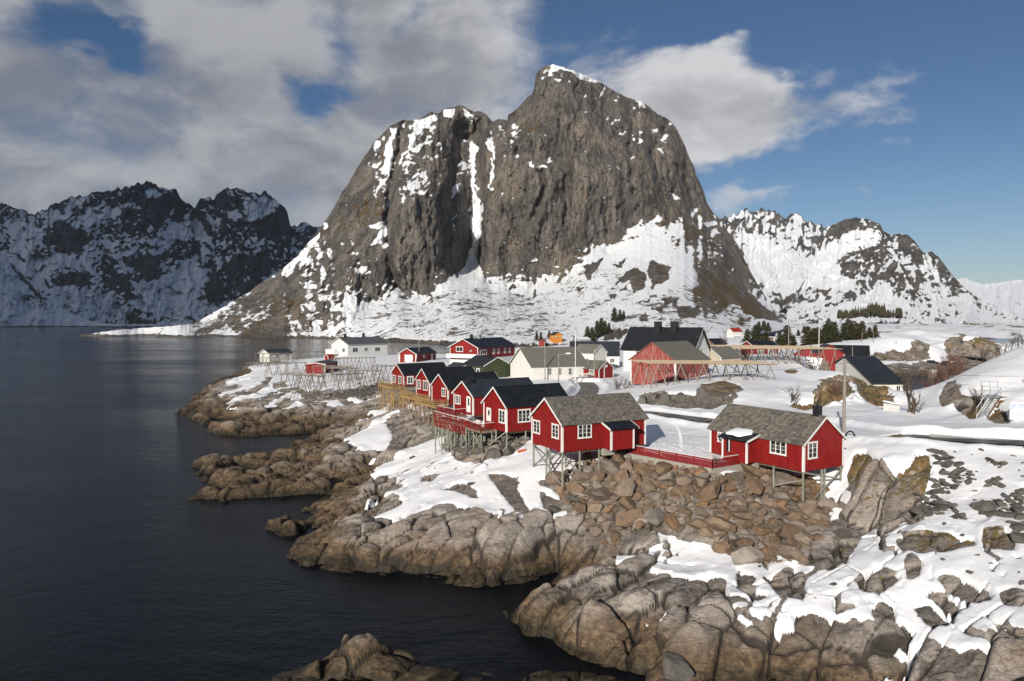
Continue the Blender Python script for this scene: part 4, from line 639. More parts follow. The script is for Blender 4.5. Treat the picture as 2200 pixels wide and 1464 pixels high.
mountain('eastern_mountain', [(1690,660),(1720,620),(1750,560),(1775,500),(1785,487),(1800,478),(1820,470),(1840,468),(1860,470),(1875,476),(1890,480),(1897,495),(1905,500),(1915,505),(1930,502),(1950,505),(1965,518),(1978,535),(1985,543),(1995,543),(2002,540),(2015,552),(2030,570),(2050,595),(2065,612),(2080,625),(2100,640),(2130,655),(2160,668),(2190,680),(2210,688),(2300,694)], [(1690,696),(2300,698)], [(1690,695,1900),(1900,695,1700),(2100,696,1600),(2300,697,1500),(1700,650,2300),(1790,485,3000),(1840,468,2950),(1900,500,2800),(1990,543,2600),(2050,595,2400),(2130,655,2150),(2210,688,1900),(1800,600,2450),(1850,640,2150),(1860,560,2600),(1920,580,2350),(1980,620,2200),(2050,650,2050),(1900,660,2000),(1780,660,2150)], 361, 161, 'distant_rock_east', 'grey rock mountain with snow chutes on the right', 36, 26, 12, 2.0, [([(1905,505),(1930,570),(1960,620),(1975,650)], 6, 40), ([(1983,545),(1995,580),(2010,620)], 6, 40), ([(1960,520),(1985,600),(2010,650)], 5, 25)], None, .74, -.02,
 [(conv(Y5, [(500,450),(800,360),(1000,250),(1190,280),(1150,360),(960,400),(830,480),(830,560),(960,600),(940,680),(600,640),(560,560)]), .45), (conv(Y5, [(1240,300),(1290,340),(1300,450),(1400,650),(1480,740),(1380,660),(1290,480),(1230,380)]), .35), (conv(Y5, [(1480,420),(1510,440),(1580,600),(1570,620),(1500,500)]), .4), (conv(Y5, [(1160,650),(1250,720),(1340,760),(1300,860),(900,870),(760,880),(860,800),(1040,760)]), .35), (conv(Y5, [(1040,490),(1100,600),(1080,600),(1035,530)]), .4), (conv(Y5, [(1520,640),(1640,840),(1620,850),(1500,700)]), .35), (conv(Y5, [(1740,680),(1800,760),(1900,860),(2200,900),(2200,920),(1700,900),(1780,800)]), .3)],
 [(conv(Y5, [(810,260),(860,190),(960,155),(1180,210),(1190,260),(1060,210),(900,280),(830,320)]), -.25), (conv(Y5, [(830,500),(960,400),(1100,330),(1180,290),(1250,340),(1420,640),(1500,760),(1340,700),(1160,640),(1050,720),(860,800),(950,660),(940,600),(860,560)]), -.14), (conv(Y5, [(1260,300),(1380,280),(1470,450),(1440,500),(1330,420)]), -.3), (conv(Y5, [(1520,420),(1560,400),(1750,650),(1790,790),(1680,700),(1600,560)]), -.25)], [], 440, 300, 1.0, .05, .8, breakup=.5, soft=True)
mountain('far_eastern_ridge', [(1980,640),(2040,606),(2060,600),(2075,596),(2085,603),(2110,611),(2140,608),(2170,603),(2200,600),(2260,605),(2320,620)], [(1980,694),(2320,694)], [(1980,693,5000),(2320,693,5000),(2060,600,8000),(2200,600,8000),(2120,650,6500)], 121, 61, 'distant_rock_east', 'low far snowy ridge at the right edge', 80, 70, 30, 1.2, (), None, .4, .25, [], [], [], 470, 500, 1.0, 0, .6, breakup=.4, soft=True)

def mount_pt(px, py, name='rock_mountain', nearer=.985):
    """point on a mountain's smooth form under a photo pixel"""
    d = math.exp(float(rbf_eval(MODS[name], np.array(px / 100.), np.array(py / 100.)))) * nearer; return at_d(px, py, d)
# ------------------------------------------------------------------ low land between the village and the mountains
FC = [(1100,749,470),(1250,748,440),(1400,744,400),(1560,742,380),(1600,735,430),(1640,722,560),(1700,742,352),(1700,725,480),(1700,705,900),(1700,698,1500),(1800,735,400),(1800,715,600),(1800,701,1100),(1800,696,1800),(1600,743,350),(1500,748,350),
      (1900,714,600),(1900,701,1200),(1980,712,640),(2000,700,1200),(2000,696,1800),(2010,722,800),(2100,715,820),(2100,700,1400),(2200,715,800),(2200,701,1300),(2300,712,800),(2300,698,1700),(2150,726,780),(1930,724,420),(1860,730,380),(2200,738,420),(2120,745,420)]
Pf, Vf = [], []
for px, py, d in FC:
    q = at_d(px, py, d); u_, v_ = uv(q.x, q.y); Pf.append((float(u_), float(v_))); Vf.append(q.z)
for x, y, z in ((330, 560, -2.5), (370, 610, -2.5), (410, 620, -2.5), (300, 540, -2), (290, 620, -2), (450, 690, -2), (480, 720, -1.5), (520, 700, -2), (-10, 520, -2), (10, 420, -1)):
    u_, v_ = uv(x, y); Pf.append((float(u_), float(v_))); Vf.append(z)
Mf = rbf_fit(Pf, np.array(Vf)); NCf, NRf = 400, 260
fa = np.radians(np.linspace(-1, 42, NCf)); fr_ = np.linspace(math.log(418), math.log(2100), NRf); FU, FV = np.meshgrid(fa, fr_); FR = np.exp(FV); FX = FR * np.sin(FU); FY = FR * np.cos(FU)
FZ = gblur(rbf_eval(Mf, FU, FV), 2); wat = sstep(.2, 2.5, FZ)
FZ = FZ + wat * (2.6 * fbm(FX / 60, FY / 60, 6, 201) + 1.0 * fbm(FX / 9, FY / 9, 4, 202)) * np.clip(FR / 700, .5, 1.3)
FZ = FZ - 2.0 * sstep(440, 424, FR)
fsn = .22 + .55 * fbm(FX / 22, FY / 30, 5, 203) - .35 * sstep(1.6, .6, FZ) ; fvg = .5 + .5 * fbm(FX / 30, FY / 30, 4, 204)
fkeep = np.maximum.reduce([FZ[:-1, :-1], FZ[1:, :-1], FZ[:-1, 1:], FZ[1:, 1:]]) > -1.0
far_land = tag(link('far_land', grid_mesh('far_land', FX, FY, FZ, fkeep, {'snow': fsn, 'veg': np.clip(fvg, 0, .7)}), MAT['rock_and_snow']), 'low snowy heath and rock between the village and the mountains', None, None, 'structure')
def far_z(x, y):
    u_, v_ = uv(x, y); i = int(np.clip(round((float(v_) - fr_[0]) / (fr_[1] - fr_[0])), 0, NRf - 1)); j = int(np.clip(round((float(u_) - fa[0]) / (fa[1] - fa[0])), 0, NCf - 1)); return float(FZ[i, j])
def land_z(x, y): return hgt(x, y) if math.hypot(x, y) < 426 else far_z(x, y)
# ------------------------------------------------------------------ building kit
class MB:
    def __init__(s): s.v = []; s.f = []
    def poly(s, pts): n = len(s.v); s.v += [tuple(p) for p in pts]; s.f.append(tuple(range(n, n + len(pts))))
    def hexa(s, c):   # 8 corners: bottom 4, top 4
        n = len(s.v); s.v += [tuple(p) for p in c]
        s.f += [tuple(n + i for i in q) for q in ((3, 2, 1, 0), (4, 5, 6, 7), (0, 1, 5, 4), (1, 2, 6, 5), (2, 3, 7, 6), (3, 0, 4, 7))]; return s
    def box(s, x0, x1, y0, y1, z0, z1):
        return s.hexa([(x0, y0, z0), (x1, y0, z0), (x1, y1, z0), (x0, y1, z0), (x0, y0, z1), (x1, y0, z1), (x1, y1, z1), (x0, y1, z1)])
    def beam(s, p, q, w, h=None, up=(0, 0, 1)):
        p, q = Vector(p), Vector(q); h = h or w; d = (q - p).normalized(); u = Vector(up)
        if abs(d.dot(u)) > .98: u = Vector((1, 0, 0))
        a = d.cross(u).normalized() * w / 2; c = a.cross(d).normalized() * h / 2
        return s.hexa([p - a - c, p + a - c, p + a + c, p - a + c, q - a - c, q + a - c, q + a + c, q - a + c])
    def tube(s, p, q, r0, r1=None, n=7):
        p, q = Vector(p), Vector(q); r1 = r0 if r1 is None else r1; d = (q - p).normalized(); u = Vector((0, 0, 1)) if abs(d.z) < .95 else Vector((1, 0, 0))
        a = d.cross(u).normalized(); c = a.cross(d); k = len(s.v)
        for P, r in ((p, r0), (q, r1)):
            for i in range(n): s.v.append(tuple(P + (a * math.cos(2 * math.pi * i / n) + c * math.sin(2 * math.pi * i / n)) * r))
        for i in range(n): j = (i + 1) % n; s.f.append((k + i, k + j, k + n + j, k + n + i))
        s.f.append(tuple(k + n + i for i in range(n))); s.f.append(tuple(k + i for i in reversed(range(n)))); return s
    def mesh(s, name):
        me = bpy.data.meshes.new(name); me.from_pydata(s.v, [], s.f); bm = bmesh.new(); bm.from_mesh(me); bmesh.ops.recalc_face_normals(bm, faces=bm.faces); bm.to_mesh(me); bm.free(); me.update(); return me
    def build(s, name, mat, parent=None): return link(name, s.mesh(name), MAT[mat] if isinstance(mat, str) else mat, parent)

def obj_coords(t): return t.node('ShaderNodeTexCoord').outputs['Object']
def paint(name, col, var=.25, rough=.55, worn=None, bump=.25, vertical=True):
    m, t, b = material(name, rough, .3); o = obj_coords(t); rnd = t.node('ShaderNodeObjectInfo').outputs['Random']
    st = t.mapping(o, scale=(6, 6, .5) if vertical else (.5, .5, 6))
    n = t.noise(st, 1.6, 5, .6); n2 = t.noise(o, .7, 4, .6)
    c = t.mix(t.ramp(n, .3, .7), tuple(x * (1 - var) for x in col), tuple(min(.95, x * (1 + var * .6)) for x in col))
    c = t.mix(t.ramp(n2, .5, .75, 0, .35), c, tuple(x * .62 for x in col))
    if worn is not None:
        wn = t.noise(t.mapping(o, scale=(14, 14, .45)), 1.0, 6, .7); c = t.mix(t.ramp(wn, worn[1], worn[1] + .08), c, worn[0])
    t.put(b.inputs['Base Color'], c); t.put(b.inputs['Normal'], t.bump(n, bump, .02)); return m
paint('red_paint', (.235, .0125, .0115), .28); paint('weathered_red', (.27, .042, .034), .25, .8, ((.40, .25, .22), .51)); paint('white_paint', (.74, .73, .70), .08); paint('white_cladding', (.70, .69, .65), .10)
paint('green_paint', (.050, .062, .030), .2); paint('orange_paint', (.55, .20, .03), .15); paint('beige_paint', (.46, .40, .31), .15); paint('rail_red', (.23, .015, .014), .2); paint('black_metal', (.018, .018, .02), .2, .4); paint('grey_cladding', (.30, .31, .33), .12)
paint('stilt_wood', (.24, .25, .20), .3, .85); paint('brace_wood', (.27, .245, .22), .3, .85); paint('new_timber', (.33, .21, .085), .3, .8); paint('old_timber', (.21, .165, .12), .35, .85); paint('rack_pole', (.19, .165, .138), .3, .85); paint('rack_top', (.42, .33, .225), .3, .85); paint('pole_wood', (.26, .235, .20), .3, .85)
paint('concrete', (.33, .31, .27), .2, .9); paint('galvanised', (.30, .31, .32), .2, .45); paint('red_roof', (.30, .028, .022), .2, .6); paint('blue_sign', (.03, .12, .42), .1); paint('car_paint', (.02, .022, .026), .1, .25); paint('rubber', (.012, .012, .012), .1, .8); paint('feather', (.78, .78, .76), .1, .8); paint('grey_feather', (.30, .31, .33), .1, .8); paint('bark', (.085, .065, .05), .3, .9); paint('red_twigs', (.14, .075, .055), .3, .9); paint('orange_plastic', (.60, .10, .03), .1, .5); paint('brown_wood', (.16, .09, .045), .3, .8)
def roof_metal(name, col, period, axis):
    m, t, b = material(name, .42, .35); o = obj_coords(t); n = t.noise(o, 1.3, 5, .6)
    t.put(b.inputs['Base Color'], t.mix(t.ramp(n, .35, .7), col, tuple(c * 1.7 for c in col)))
    wv_ = t.node('ShaderNodeTexWave', wave_type='BANDS', bands_direction=axis, wave_profile='SAW'); t.put(wv_.inputs['Vector'], o); wv_.inputs['Scale'].default_value = .314 / period
    t.put(b.inputs['Normal'], t.bump(wv_.outputs['Fac'], .35, .03)); t.put(b.inputs['Roughness'], t.ramp(n, .3, .7, .34, .55)); return m
roof_metal('black_roof', (.0105, .0115, .0135), .35, 'Z'); roof_metal('slate_blue_roof', (.022, .025, .031), .30, 'X'); roof_metal('grey_roof', (.07, .074, .075), .3, 'Z')
m, t, b = material('slate', .85, .2); at = t.node('ShaderNodeAttribute', attribute_name='rnd').outputs['Fac']; o = obj_coords(t); n = t.noise(o, 2.0, 6, .7)
c = t.mix(t.ramp(at, .0, 1.0, smooth=False), (.085, .080, .072), (.225, .20, .17)); c = t.mix(t.ramp(n, .48, .70, 0, .75), c, (.10, .096, .070)); c = t.mix(t.ramp(t.noise(o, .6, 4), .5, .72, 0, .6), c, (.17, .135, .095)); t.put(b.inputs['Base Color'], c); t.put(b.inputs['Normal'], t.bump(t.noise(o, 18, 4), .4, .02))
m, t, b = material('mossy_slate', .9, .15); o = obj_coords(t); n = t.noise(o, 1.1, 6, .7)
t.put(b.inputs['Base Color'], t.mix(t.ramp(n, .35, .65), t.mix(t.noise(o, 6, 4, .7), (.095, .092, .084), (.22, .21, .19)), (.15, .145, .115))); t.put(b.inputs['Normal'], t.bump(t.noise(t.mapping(o, scale=(3, 3, 8)), 2, 4), .6, .05))
m, t, b = material('window_glass', .06, .6); o = obj_coords(t); t.put(b.inputs['Base Color'], t.mix(t.ramp(t.noise(o, 2.2, 2), .5, .62), (.012, .014, .017), (.09, .085, .08)))
m, t, b = material('clean_snow', .6, .2); o = t.node('ShaderNodeNewGeometry').outputs['Position']; b.inputs['Base Color'].default_value = (.86, .87, .89, 1); t.put(b.inputs['Normal'], t.bump(t.noise(o, 2.5, 4), .4, .1))

HOUSES = {}
class House:
    """near corner at the origin; x along the ridge, t across the gable (local y = s*t), z from the floor"""
    def __init__(h, key, name, loc, yaw, s, L, W, Hw, Hr, label, cat='cabin', group=None):
        h.L, h.W, h.Hw, h.Hr, h.s = L, W, Hw, Hr, s
        h.root = empty(name, loc, math.radians(yaw), label, cat, group); h.o = Vector(loc); ya = math.radians(yaw)
        h.a = Vector((math.cos(ya), math.sin(ya), 0)); h.b = Vector((-math.sin(ya), math.cos(ya), 0)) * s; HOUSES[key] = h
    def P(h, x, t, z): return (x, h.s * t, z)
    def W3(h, x, t, z): return h.o + h.a * x + h.b * t + Vector((0, 0, z))
    def px(h, wall, px, py, off=0.0):
        """photo pixel on the plane of a wall -> (position along it, height)"""
        n = h.b if wall == 'long' else h.a; d = px_dir(px, py); c = Vector((0, 0, CZ)); k = (h.o + n * off - c).dot(n) / d.dot(n); q = c + d * k - h.o
        return (q.dot(h.a) if wall == 'long' else q.dot(h.b)), q.z
    def put(h, mb, name, mat, parent=None): return mb.build(name, mat, parent or h.root)
    def wbox(h, mb, wall, u0, u1, z0, z1, d0, d1):
        """box on a wall: u along, z up, from d0 to d1 outwards"""
        if wall == 'long': c = [(u, -d) for u, d in ((u0, d0), (u1, d0), (u1, d1), (u0, d1))]
        elif wall == 'gable': c = [(-d, u) for u, d in ((u0, d0), (u1, d0), (u1, d1), (u0, d1))]
        elif wall == 'farlong': c = [(u, h.W + d) for u, d in ((u0, d0), (u1, d0), (u1, d1), (u0, d1))]
        else: c = [(h.L + d, u) for u, d in ((u0, d0), (u1, d0), (u1, d1), (u0, d1))]
        return mb.hexa([h.P(x, t_, z0) for x, t_ in c] + [h.P(x, t_, z1) for x, t_ in c])
    def walls(h, mat, batten=.21, below=0.0, corner='white_paint', z0=0.0):
        L, W, Hw, Hr = h.L, h.W, h.Hw, h.Hr; m = MB(); P = h.P; zb = z0 - below
        g = lambda x: [P(x, 0, zb), P(x, W, zb), P(x, W, Hw), P(x, W / 2, Hw + Hr), P(x, 0, Hw)]
        m.poly(g(0)); m.poly(g(L)[::-1]); m.poly([P(0, 0, zb), P(0, 0, Hw), P(L, 0, Hw), P(L, 0, zb)]); m.poly([P(0, W, zb), P(L, W, zb), P(L, W, Hw), P(0, W, Hw)]); m.poly([P(0, 0, zb), P(L, 0, zb), P(L, W, zb), P(0, W, zb)])
        if batten:
            for wl, n_ in (('long', L), ('farlong', L)):
                for k_ in range(1, int(n_ / batten)): u = k_ * batten; h.wbox(m, wl, u - .5 * batten + .03, u + .5 * batten - .03, zb, Hw - .02, -.01, .04)
            for wl in ('gable', 'fargable'):
                for k_ in range(1, int(W / batten)):
                    u = k_ * batten; zt = Hw + Hr * (1 - abs(u - W / 2) / (W / 2)) - .06; h.wbox(m, wl, u - .5 * batten + .03, u + .5 * batten - .03, zb, zt - .5 * batten * Hr / (W / 2), -.01, .04)
        h.put(m, 'wall', mat)
        if corner:
            for x, t_ in ((0, 0), (L, 0), (0, W), (L, W)):
                c = MB(); e = .13; x0, x1 = (x - .055, x + e) if x == 0 else (x - e, x + .055); t0, t1 = (t_ - .055, t_ + e) if t_ == 0 else (t_ - e, t_ + .055)
                c.hexa([P(x0, t0, zb - .02), P(x1, t0, zb - .02), P(x1, t1, zb - .02), P(x0, t1, zb - .02), P(x0, t0, Hw - .03), P(x1, t0, Hw - .03), P(x1, t1, Hw - .03), P(x0, t1, Hw - .03)]); h.put(c, 'corner_board', corner)
    def roof(h, mat, eave=.28, verge=.22, thick=.10, barge='white_paint', slates=0.0, barge_h=.2, mat_under=None):
        L, W, Hw, Hr = h.L, h.W, h.Hw, h.Hr; P = h.P; sl = Hr / (W / 2); root = None
        m = MB(); up = .02
        for sd_ in (0, 1):
            te, tr = (-eave, W / 2) if sd_ == 0 else (W + eave, W / 2); ze = Hw - eave * sl + up; zr = Hw + Hr + up
            m.hexa([P(-verge, te, ze), P(L + verge, te, ze), P(L + verge, tr, zr), P(-verge, tr, zr), P(-verge, te, ze + thick), P(L + verge, te, ze + thick), P(L + verge, tr, zr + thick), P(-verge, tr, zr + thick)])
        m.beam(P(-verge - .01, W / 2, Hw + Hr + up + thick), P(L + verge + .01, W / 2, Hw + Hr + up + thick), .22, .05)
        r = h.put(m, 'roof', mat if not slates else 'mossy_slate')
        if slates:
            vs, fs, rn = [], [], []; run = W / 2 + eave; ln = math.hypot(run, run * sl); ux, uz = run / ln, run * sl / ln; nrow = int(ln / (slates * .8))
            for sd_ in (0, 1):
                for r_ in range(nrow):
                    d0 = ln * r_ / nrow - .03; d1 = d0 + ln / nrow * 1.35; off = (r_ % 2) * .5 * slates
                    for c_ in range(-1, int((L + 2 * verge) / slates) + 1):
                        x0 = -verge + c_ * slates + off; x1 = x0 + slates * .96; x0 = max(x0, -verge); x1 = min(x1, L + verge)
                        if x1 - x0 < .05: continue
                        j = random.uniform(-.02, .02); lift = thick + up + random.uniform(0, .018)
                        def Q(x, d, q): 
                            t_ = -eave + d * ux; z_ = Hw - eave * sl + d * uz + q
                            return P(x, t_ if sd_ == 0 else W - t_, z_)
                        dm = min(d1, ln); n = len(vs); tip = (d0 + j - slates * .28)
                        vs += [Q(x0, d0 + j, lift + .035), Q((x0 + x1) / 2, tip, lift + .04), Q(x1, d0 + j, lift + .035), Q(x1, dm, lift + .004), Q(x0, dm, lift + .004)]
                        fs.append((n, n + 1, n + 2, n + 3, n + 4)); rn.append(random.random())
            me = bpy.data.meshes.new('slates'); me.from_pydata(vs, [], fs); a_ = me.attributes.new('rnd', 'FLOAT', 'FACE'); a_.data.foreach_set('value', rn); me.update()
            tag(link('slates', me, MAT['slate'], r), kind='stuff')
        if barge:
            for x in (-verge - .03, L + verge):
                for sd_ in (0, 1):
                    te = -eave - .04 if sd_ == 0 else W + eave + .04; ze = Hw - (eave + .04) * sl + up + thick + .015; zr = Hw + Hr + up + thick + .015; c = MB()
                    q = [(te, ze - barge_h), (W / 2, zr - barge_h), (W / 2, zr), (te, ze)]
                    c.hexa([P(x, *p) for p in q] + [P(x + .035, *p) for p in q]); h.put(c, 'bargeboard', barge)
        return r
    def window(h, wall, u0, u1, z0, z1, cols=2, rows=3, trim=.10, mat='white_paint', sill=True, name='window'):
        if u0 > u1: u0, u1 = u1, u0
        if wall == 'long': z1 = min(z1, h.Hw - .16)
        m = MB(); p = .095
        for a_, b_, c_, d_ in ((u0, u0 + trim, z0, z1), (u1 - trim, u1, z0, z1), (u0, u1, z1 - trim, z1), (u0, u1, z0, z0 + trim)): h.wbox(m, wall, a_, b_, c_, d_, -.02, p + (.012 if d_ - c_ < .2 else 0))
        if sill: h.wbox(m, wall, u0 - .05, u1 + .05, z0 - .04, z0, -.02, .13); h.wbox(m, wall, u0 - .05, u1 + .05, z1, z1 + .05, -.02, .12)
        iw, ih = u1 - u0 - 2 * trim, z1 - z0 - 2 * trim
        for k_ in range(1, cols): u = u0 + trim + iw * k_ / cols; h.wbox(m, wall, u - .038, u + .038, z0, z1 - .02, .005, p - .015)
        for k_ in range(1, rows): z = z0 + trim + ih * k_ / rows; h.wbox(m, wall, u0, u1, z - .014, z + .014, .005, p - .025)
        w_ = h.put(m, name, mat); g = MB(); h.wbox(g, wall, u0 + .03, u1 - .03, z0 + .03, z1 - .03, -.01, .048); g.build('glass', 'window_glass', w_); return w_
    def window_px(h, wall, x0, y0, x1, y1, cols=2, rows=3, **kw):
        xm, ym = (x0 + x1) / 2, (y0 + y1) / 2; a_ = h.px(wall, x0, ym)[0]; b_ = h.px(wall, x1, ym)[0]; return h.window(wall, a_, b_, h.px(wall, xm, y1)[1], h.px(wall, xm, y0)[1], cols, rows, **kw)
    def door(h, wall, u0, u1, z0, z1, mat='white_paint', glazed=True, trim_mat='white_paint'):
        if u0 > u1: u0, u1 = u1, u0
        m = MB(); h.wbox(m, wall, u0 + .09, u1 - .09, z0, z1 - .09, -.02, .045); d = h.put(m, 'door', mat); f = MB()
        for a_, b_, c_, d_ in ((u0, u0 + .1, z0, z1), (u1 - .1, u1, z0, z1), (u0, u1, z1 - .1, z1)): h.wbox(f, wall, a_, b_, c_, d_, -.02, .075)
        f.build('door_frame', trim_mat, d)
        if glazed: g = MB(); w_ = u1 - u0; h.wbox(g, wall, u0 + w_ * .33, u1 - w_ * .33, z0 + (z1 - z0) * .42, z1 - .25, .0, .052); g.build('door_glass', 'window_glass', d)
        k = MB(); h.wbox(k, wall, u0 + .15, u0 + .2, z0 + .95, z0 + 1.08, .03, .10); k.build('handle', 'black_metal', d); return d
    def door_px(h, wall, x0, y0, x1, y1, **kw):
        xm, ym = (x0 + x1) / 2, (y0 + y1) / 2; a_ = h.px(wall, x0, ym)[0]; b_ = h.px(wall, x1, ym)[0]; return h.door(wall, a_, b_, max(.03, h.px(wall, xm, y1)[1]), h.px(wall, xm, y0)[1], **kw)
    def chimney(h, x, t, w, z1, mat='black_metal', cap=True):
        zb = h.Hw + h.Hr * (1 - abs(t - h.W / 2) / (h.W / 2)) - .5; m = MB(); s_ = h.s; m.box(x - w / 2, x + w / 2, s_ * t - w / 2, s_ * t + w / 2, zb, z1)
        if cap: m.box(x - w * .62, x + w * .62, s_ * t - w * .62, s_ * t + w * .62, z1 + .002, z1 + .05); m.box(x - w * .12, x + w * .12, s_ * t - w * .12, s_ * t + w * .12, z1 + .05, z1 + .2)
        return h.put(m, 'chimney', mat)
    def stilt(h, x, t, mat='stilt_wood', r=.095, ztop=0.0, name='stilt'):
        q = h.W3(x, t, 0); g = hgt(q.x, q.y) - .25 - h.o.z
        if g > ztop - .15: return None
        m = MB(); m.tube(h.P(x, t, g), h.P(x, t, ztop), r, r * .95, 8); return h.put(m, name, mat)
    def brace(h, p, q, mat='brace_wood', w=.13, th=.06): m = MB(); m.beam(h.P(*p), h.P(*q), th, w); return h.put(m, 'brace', mat)
    def joists(h, n=5, mat='old_timber'):
        for k_ in range(2):
            m = MB(); t_ = .35 + k_ * (h.W - .7); m.beam(h.P(.05, t_, -.12), h.P(h.L - .05, t_, -.12), .14, .22); h.put(m, 'floor_beam', mat)

RG = 'red stilt cabins along the shore'
# ---- right-hand slate cabin
h = House('RH', 'red_cabin', (24.37, 59.56, 8.24), 120.9, -1, 10.38, 5.3, 2.4, 1.97, 'red stilt cabin with slate roof, black chimney and snow lump on its porch', 'cabin', RG)
h.walls('red_paint'); rf = h.roof('slate', slates=.27); h.joists()
h.window_px('long', 1655.3, 941, 1690.6, 976, 3, 3); h.window_px('gable', 1734.6, 950, 1754.6, 985, 2, 3); h.window_px('long', 1543, 929, 1551, 949, 1, 2)
x, z = h.px('gable', 1767, 898); h.chimney(.75, h.W / 2 + .1, .55, h.Hw + h.Hr + .85)
pa = h.px('long', 1603.7, 990, -1.35)[0]; pb = h.px('long', 1552.6, 975, -1.35)[0]
def porch(h, x0, x1, d, zl, zh, opening=None):
    m = MB(); P = h.P; zb = -.0
    m.hexa([P(x0, -d, zb), P(x1, -d, zb), P(x1, .05, zb), P(x0, .05, zb), P(x0, -d, zl), P(x1, -d, zl), P(x1, .05, zh), P(x0, .05, zh)])
    n_ = int((x1 - x0) / .21)
    for k_ in range(1, n_): u = x0 + (x1 - x0) * k_ / n_; m.box(u - .028, u + .028, *sorted((h.s * (-d - .022), h.s * (-d + .01))), zb, zl - .03)
    for k_ in range(1, int(d / .21)):
        u = -d + k_ * .21
        for xx in (x0, x1): m.box(xx - .022, xx + .022, *sorted((h.s * (u - .028), h.s * (u + .028))), zb, zl + (zh - zl) * (u + d) / d - .03)
    w_ = h.put(m, 'porch_wall', 'red_paint')
    for xx in (x0, x1):
        c = MB(); c.box(xx - .09, xx + .09, *sorted((h.s * (-d - .04), h.s * (-d + .09))), zb - .02, zl - .02); c.build('corner_board', 'white_paint', w_)
    r = MB(); o_ = .35; k_ = (zh - zl) / d; q = lambda x, t_, e: P(x, t_, zl + (t_ + d) * k_ + e)
    r.hexa([q(x0 - o_, -d - o_, .03), q(x1 + o_, -d - o_, .03), q(x1 + o_, .1, .03), q(x0 - o_, .1, .03), q(x0 - o_, -d - o_, .12), q(x1 + o_, -d - o_, .12), q(x1 + o_, .1, .12), q(x0 - o_, .1, .12)])
    pr = h.put(r, 'porch_roof', 'black_roof')
    for xx in (x0 - o_ - .035, x1 + o_ + .005):
        c = MB(); c.hexa([q(xx, -d - o_ - .02, -.05), q(xx + .03, -d - o_ - .02, -.05), q(xx + .03, .1, -.05), q(xx, .1, -.05), q(xx, -d - o_ - .02, .15), q(xx + .03, -d - o_ - .02, .15), q(xx + .03, .1, .15), q(xx, .1, .15)]); c.build('bargeboard', 'white_paint', pr)
    if opening:
        c = MB(); c.box(opening[0], opening[1], *sorted((h.s * (-d - .03), h.s * (-d + .02))), .75, zl - .12); c.build('porch_opening_shade', 'black_metal', w_); c = MB(); c.box(opening[0] + .1, opening[0] + .2, *sorted((h.s * (-d - .06), h.s * (-d - .031))), .75, zl - .12); c.build('post', 'white_paint', w_)  # black panel stands in for the shade inside the recess; wall behind is closed
    return pr
pr = porch(h, min(pa, pb), max(pa, pb), 1.35, 2.02, 2.42, (max(pa, pb) - .95, max(pa, pb) - .45))
bmn = bmesh.new(); bmesh.ops.create_icosphere(bmn, subdivisions=4, radius=1)      # snow left lying on porch and eaves
for v in bmn.verts:
    n_ = .16 * math.sin(v.co.x * 5 + 1) * math.cos(v.co.y * 4); v.co = Vector((v.co.x * (1.25 + n_), v.co.y * (.95 + n_), max(v.co.z, -.25) * .2)); v.co.z += .42 * (v.co.y + .3) * .52
me = bpy.data.meshes.new('snow_patch'); bmn.to_mesh(me); bmn.free(); me.polygons.foreach_set('use_smooth', [True] * len(me.polygons)); sp_ = link('snow_patch', me, MAT['clean_snow'], pr); sp_.location = h.P((pa + pb) / 2 + .2, -.45, 2.42); sp_.scale = (1, h.s, 1)
for x, t_ in ((.12, .12), (3.1, .12), (.12, 2.55), (.12, 2.95), (.12, 5.18), (3.1, 5.1), (3.1, 2.6)): h.stilt(x, t_)
def gz(h, x, t_): q = h.W3(x, t_, 0); return hgt(q.x, q.y) - h.o.z
h.brace((-.02, .15, -.1), (-.02, 5.1, gz(h, 0, 5.1) + .25)); h.brace((-.08, 5.1, -.25), (-.08, .3, gz(h, 0, .3) + .5)); h.brace((3.0, -.02, gz(h, 3, 0) + .2), (.2, -.02, -.75))
c = MB(); c.box(5.0, 5.6, *sorted((h.s * -.05, h.s * .5)), -.95, -.02); h.put(c, 'concrete_footing', 'concrete')
# ---- slate cabin in the middle
h = House('H1', 'red_cabin', (4.6, 65.63, 8.76), 27.0, 1, 9.49, 5.76, 2.65, 1.99, 'red stilt cabin with slate roof and black porch roof above the brown boulders', 'cabin', RG)
h.walls('red_paint'); h.roof('slate', slates=.26); h.joists()
h.window_px('gable', 1147.2, 903.5, 1161.1, 931, 2, 3); h.window_px('gable', 1187, 912, 1201.8, 941.5, 2, 3); h.window_px('long', 1240.5, 911, 1270.2, 941, 3, 3)
pa = h.px('long', 1313.6, 960, -1.3)[0]; pb = h.px('long', 1361.1, 950, -1.3)[0]; porch(h, min(pa, pb), max(pa, pb), 1.3, 2.05, 2.5)
for x, t_ in ((.12, .12), (2.0, .12), (.12, 2.5), (.12, 3.1), (.12, 5.64), (2.0, 5.6), (2.1, 2.8), (4.2, .2), (4.2, 5.4)): h.stilt(x, t_)
h.brace((-.02, .1, -.05), (-.02, 5.6, gz(h, 0, 5.6) + .3)); h.brace((-.09, 5.5, -.1), (-.09, .2, gz(h, 0, .2) + .9)); h.brace((.2, -.02, -.3), (1.9, -.02, gz(h, 2, 0) + .5)); h.brace((2.0, 5.6, gz(h, 2, 5.6) + .2), (.2, 5.6, -.3))
c = MB(); c.box(4.5, 6.0, *sorted((h.s * -.15, h.s * .4)), -.7, -.02); h.put(c, 'concrete_footing', 'concrete')
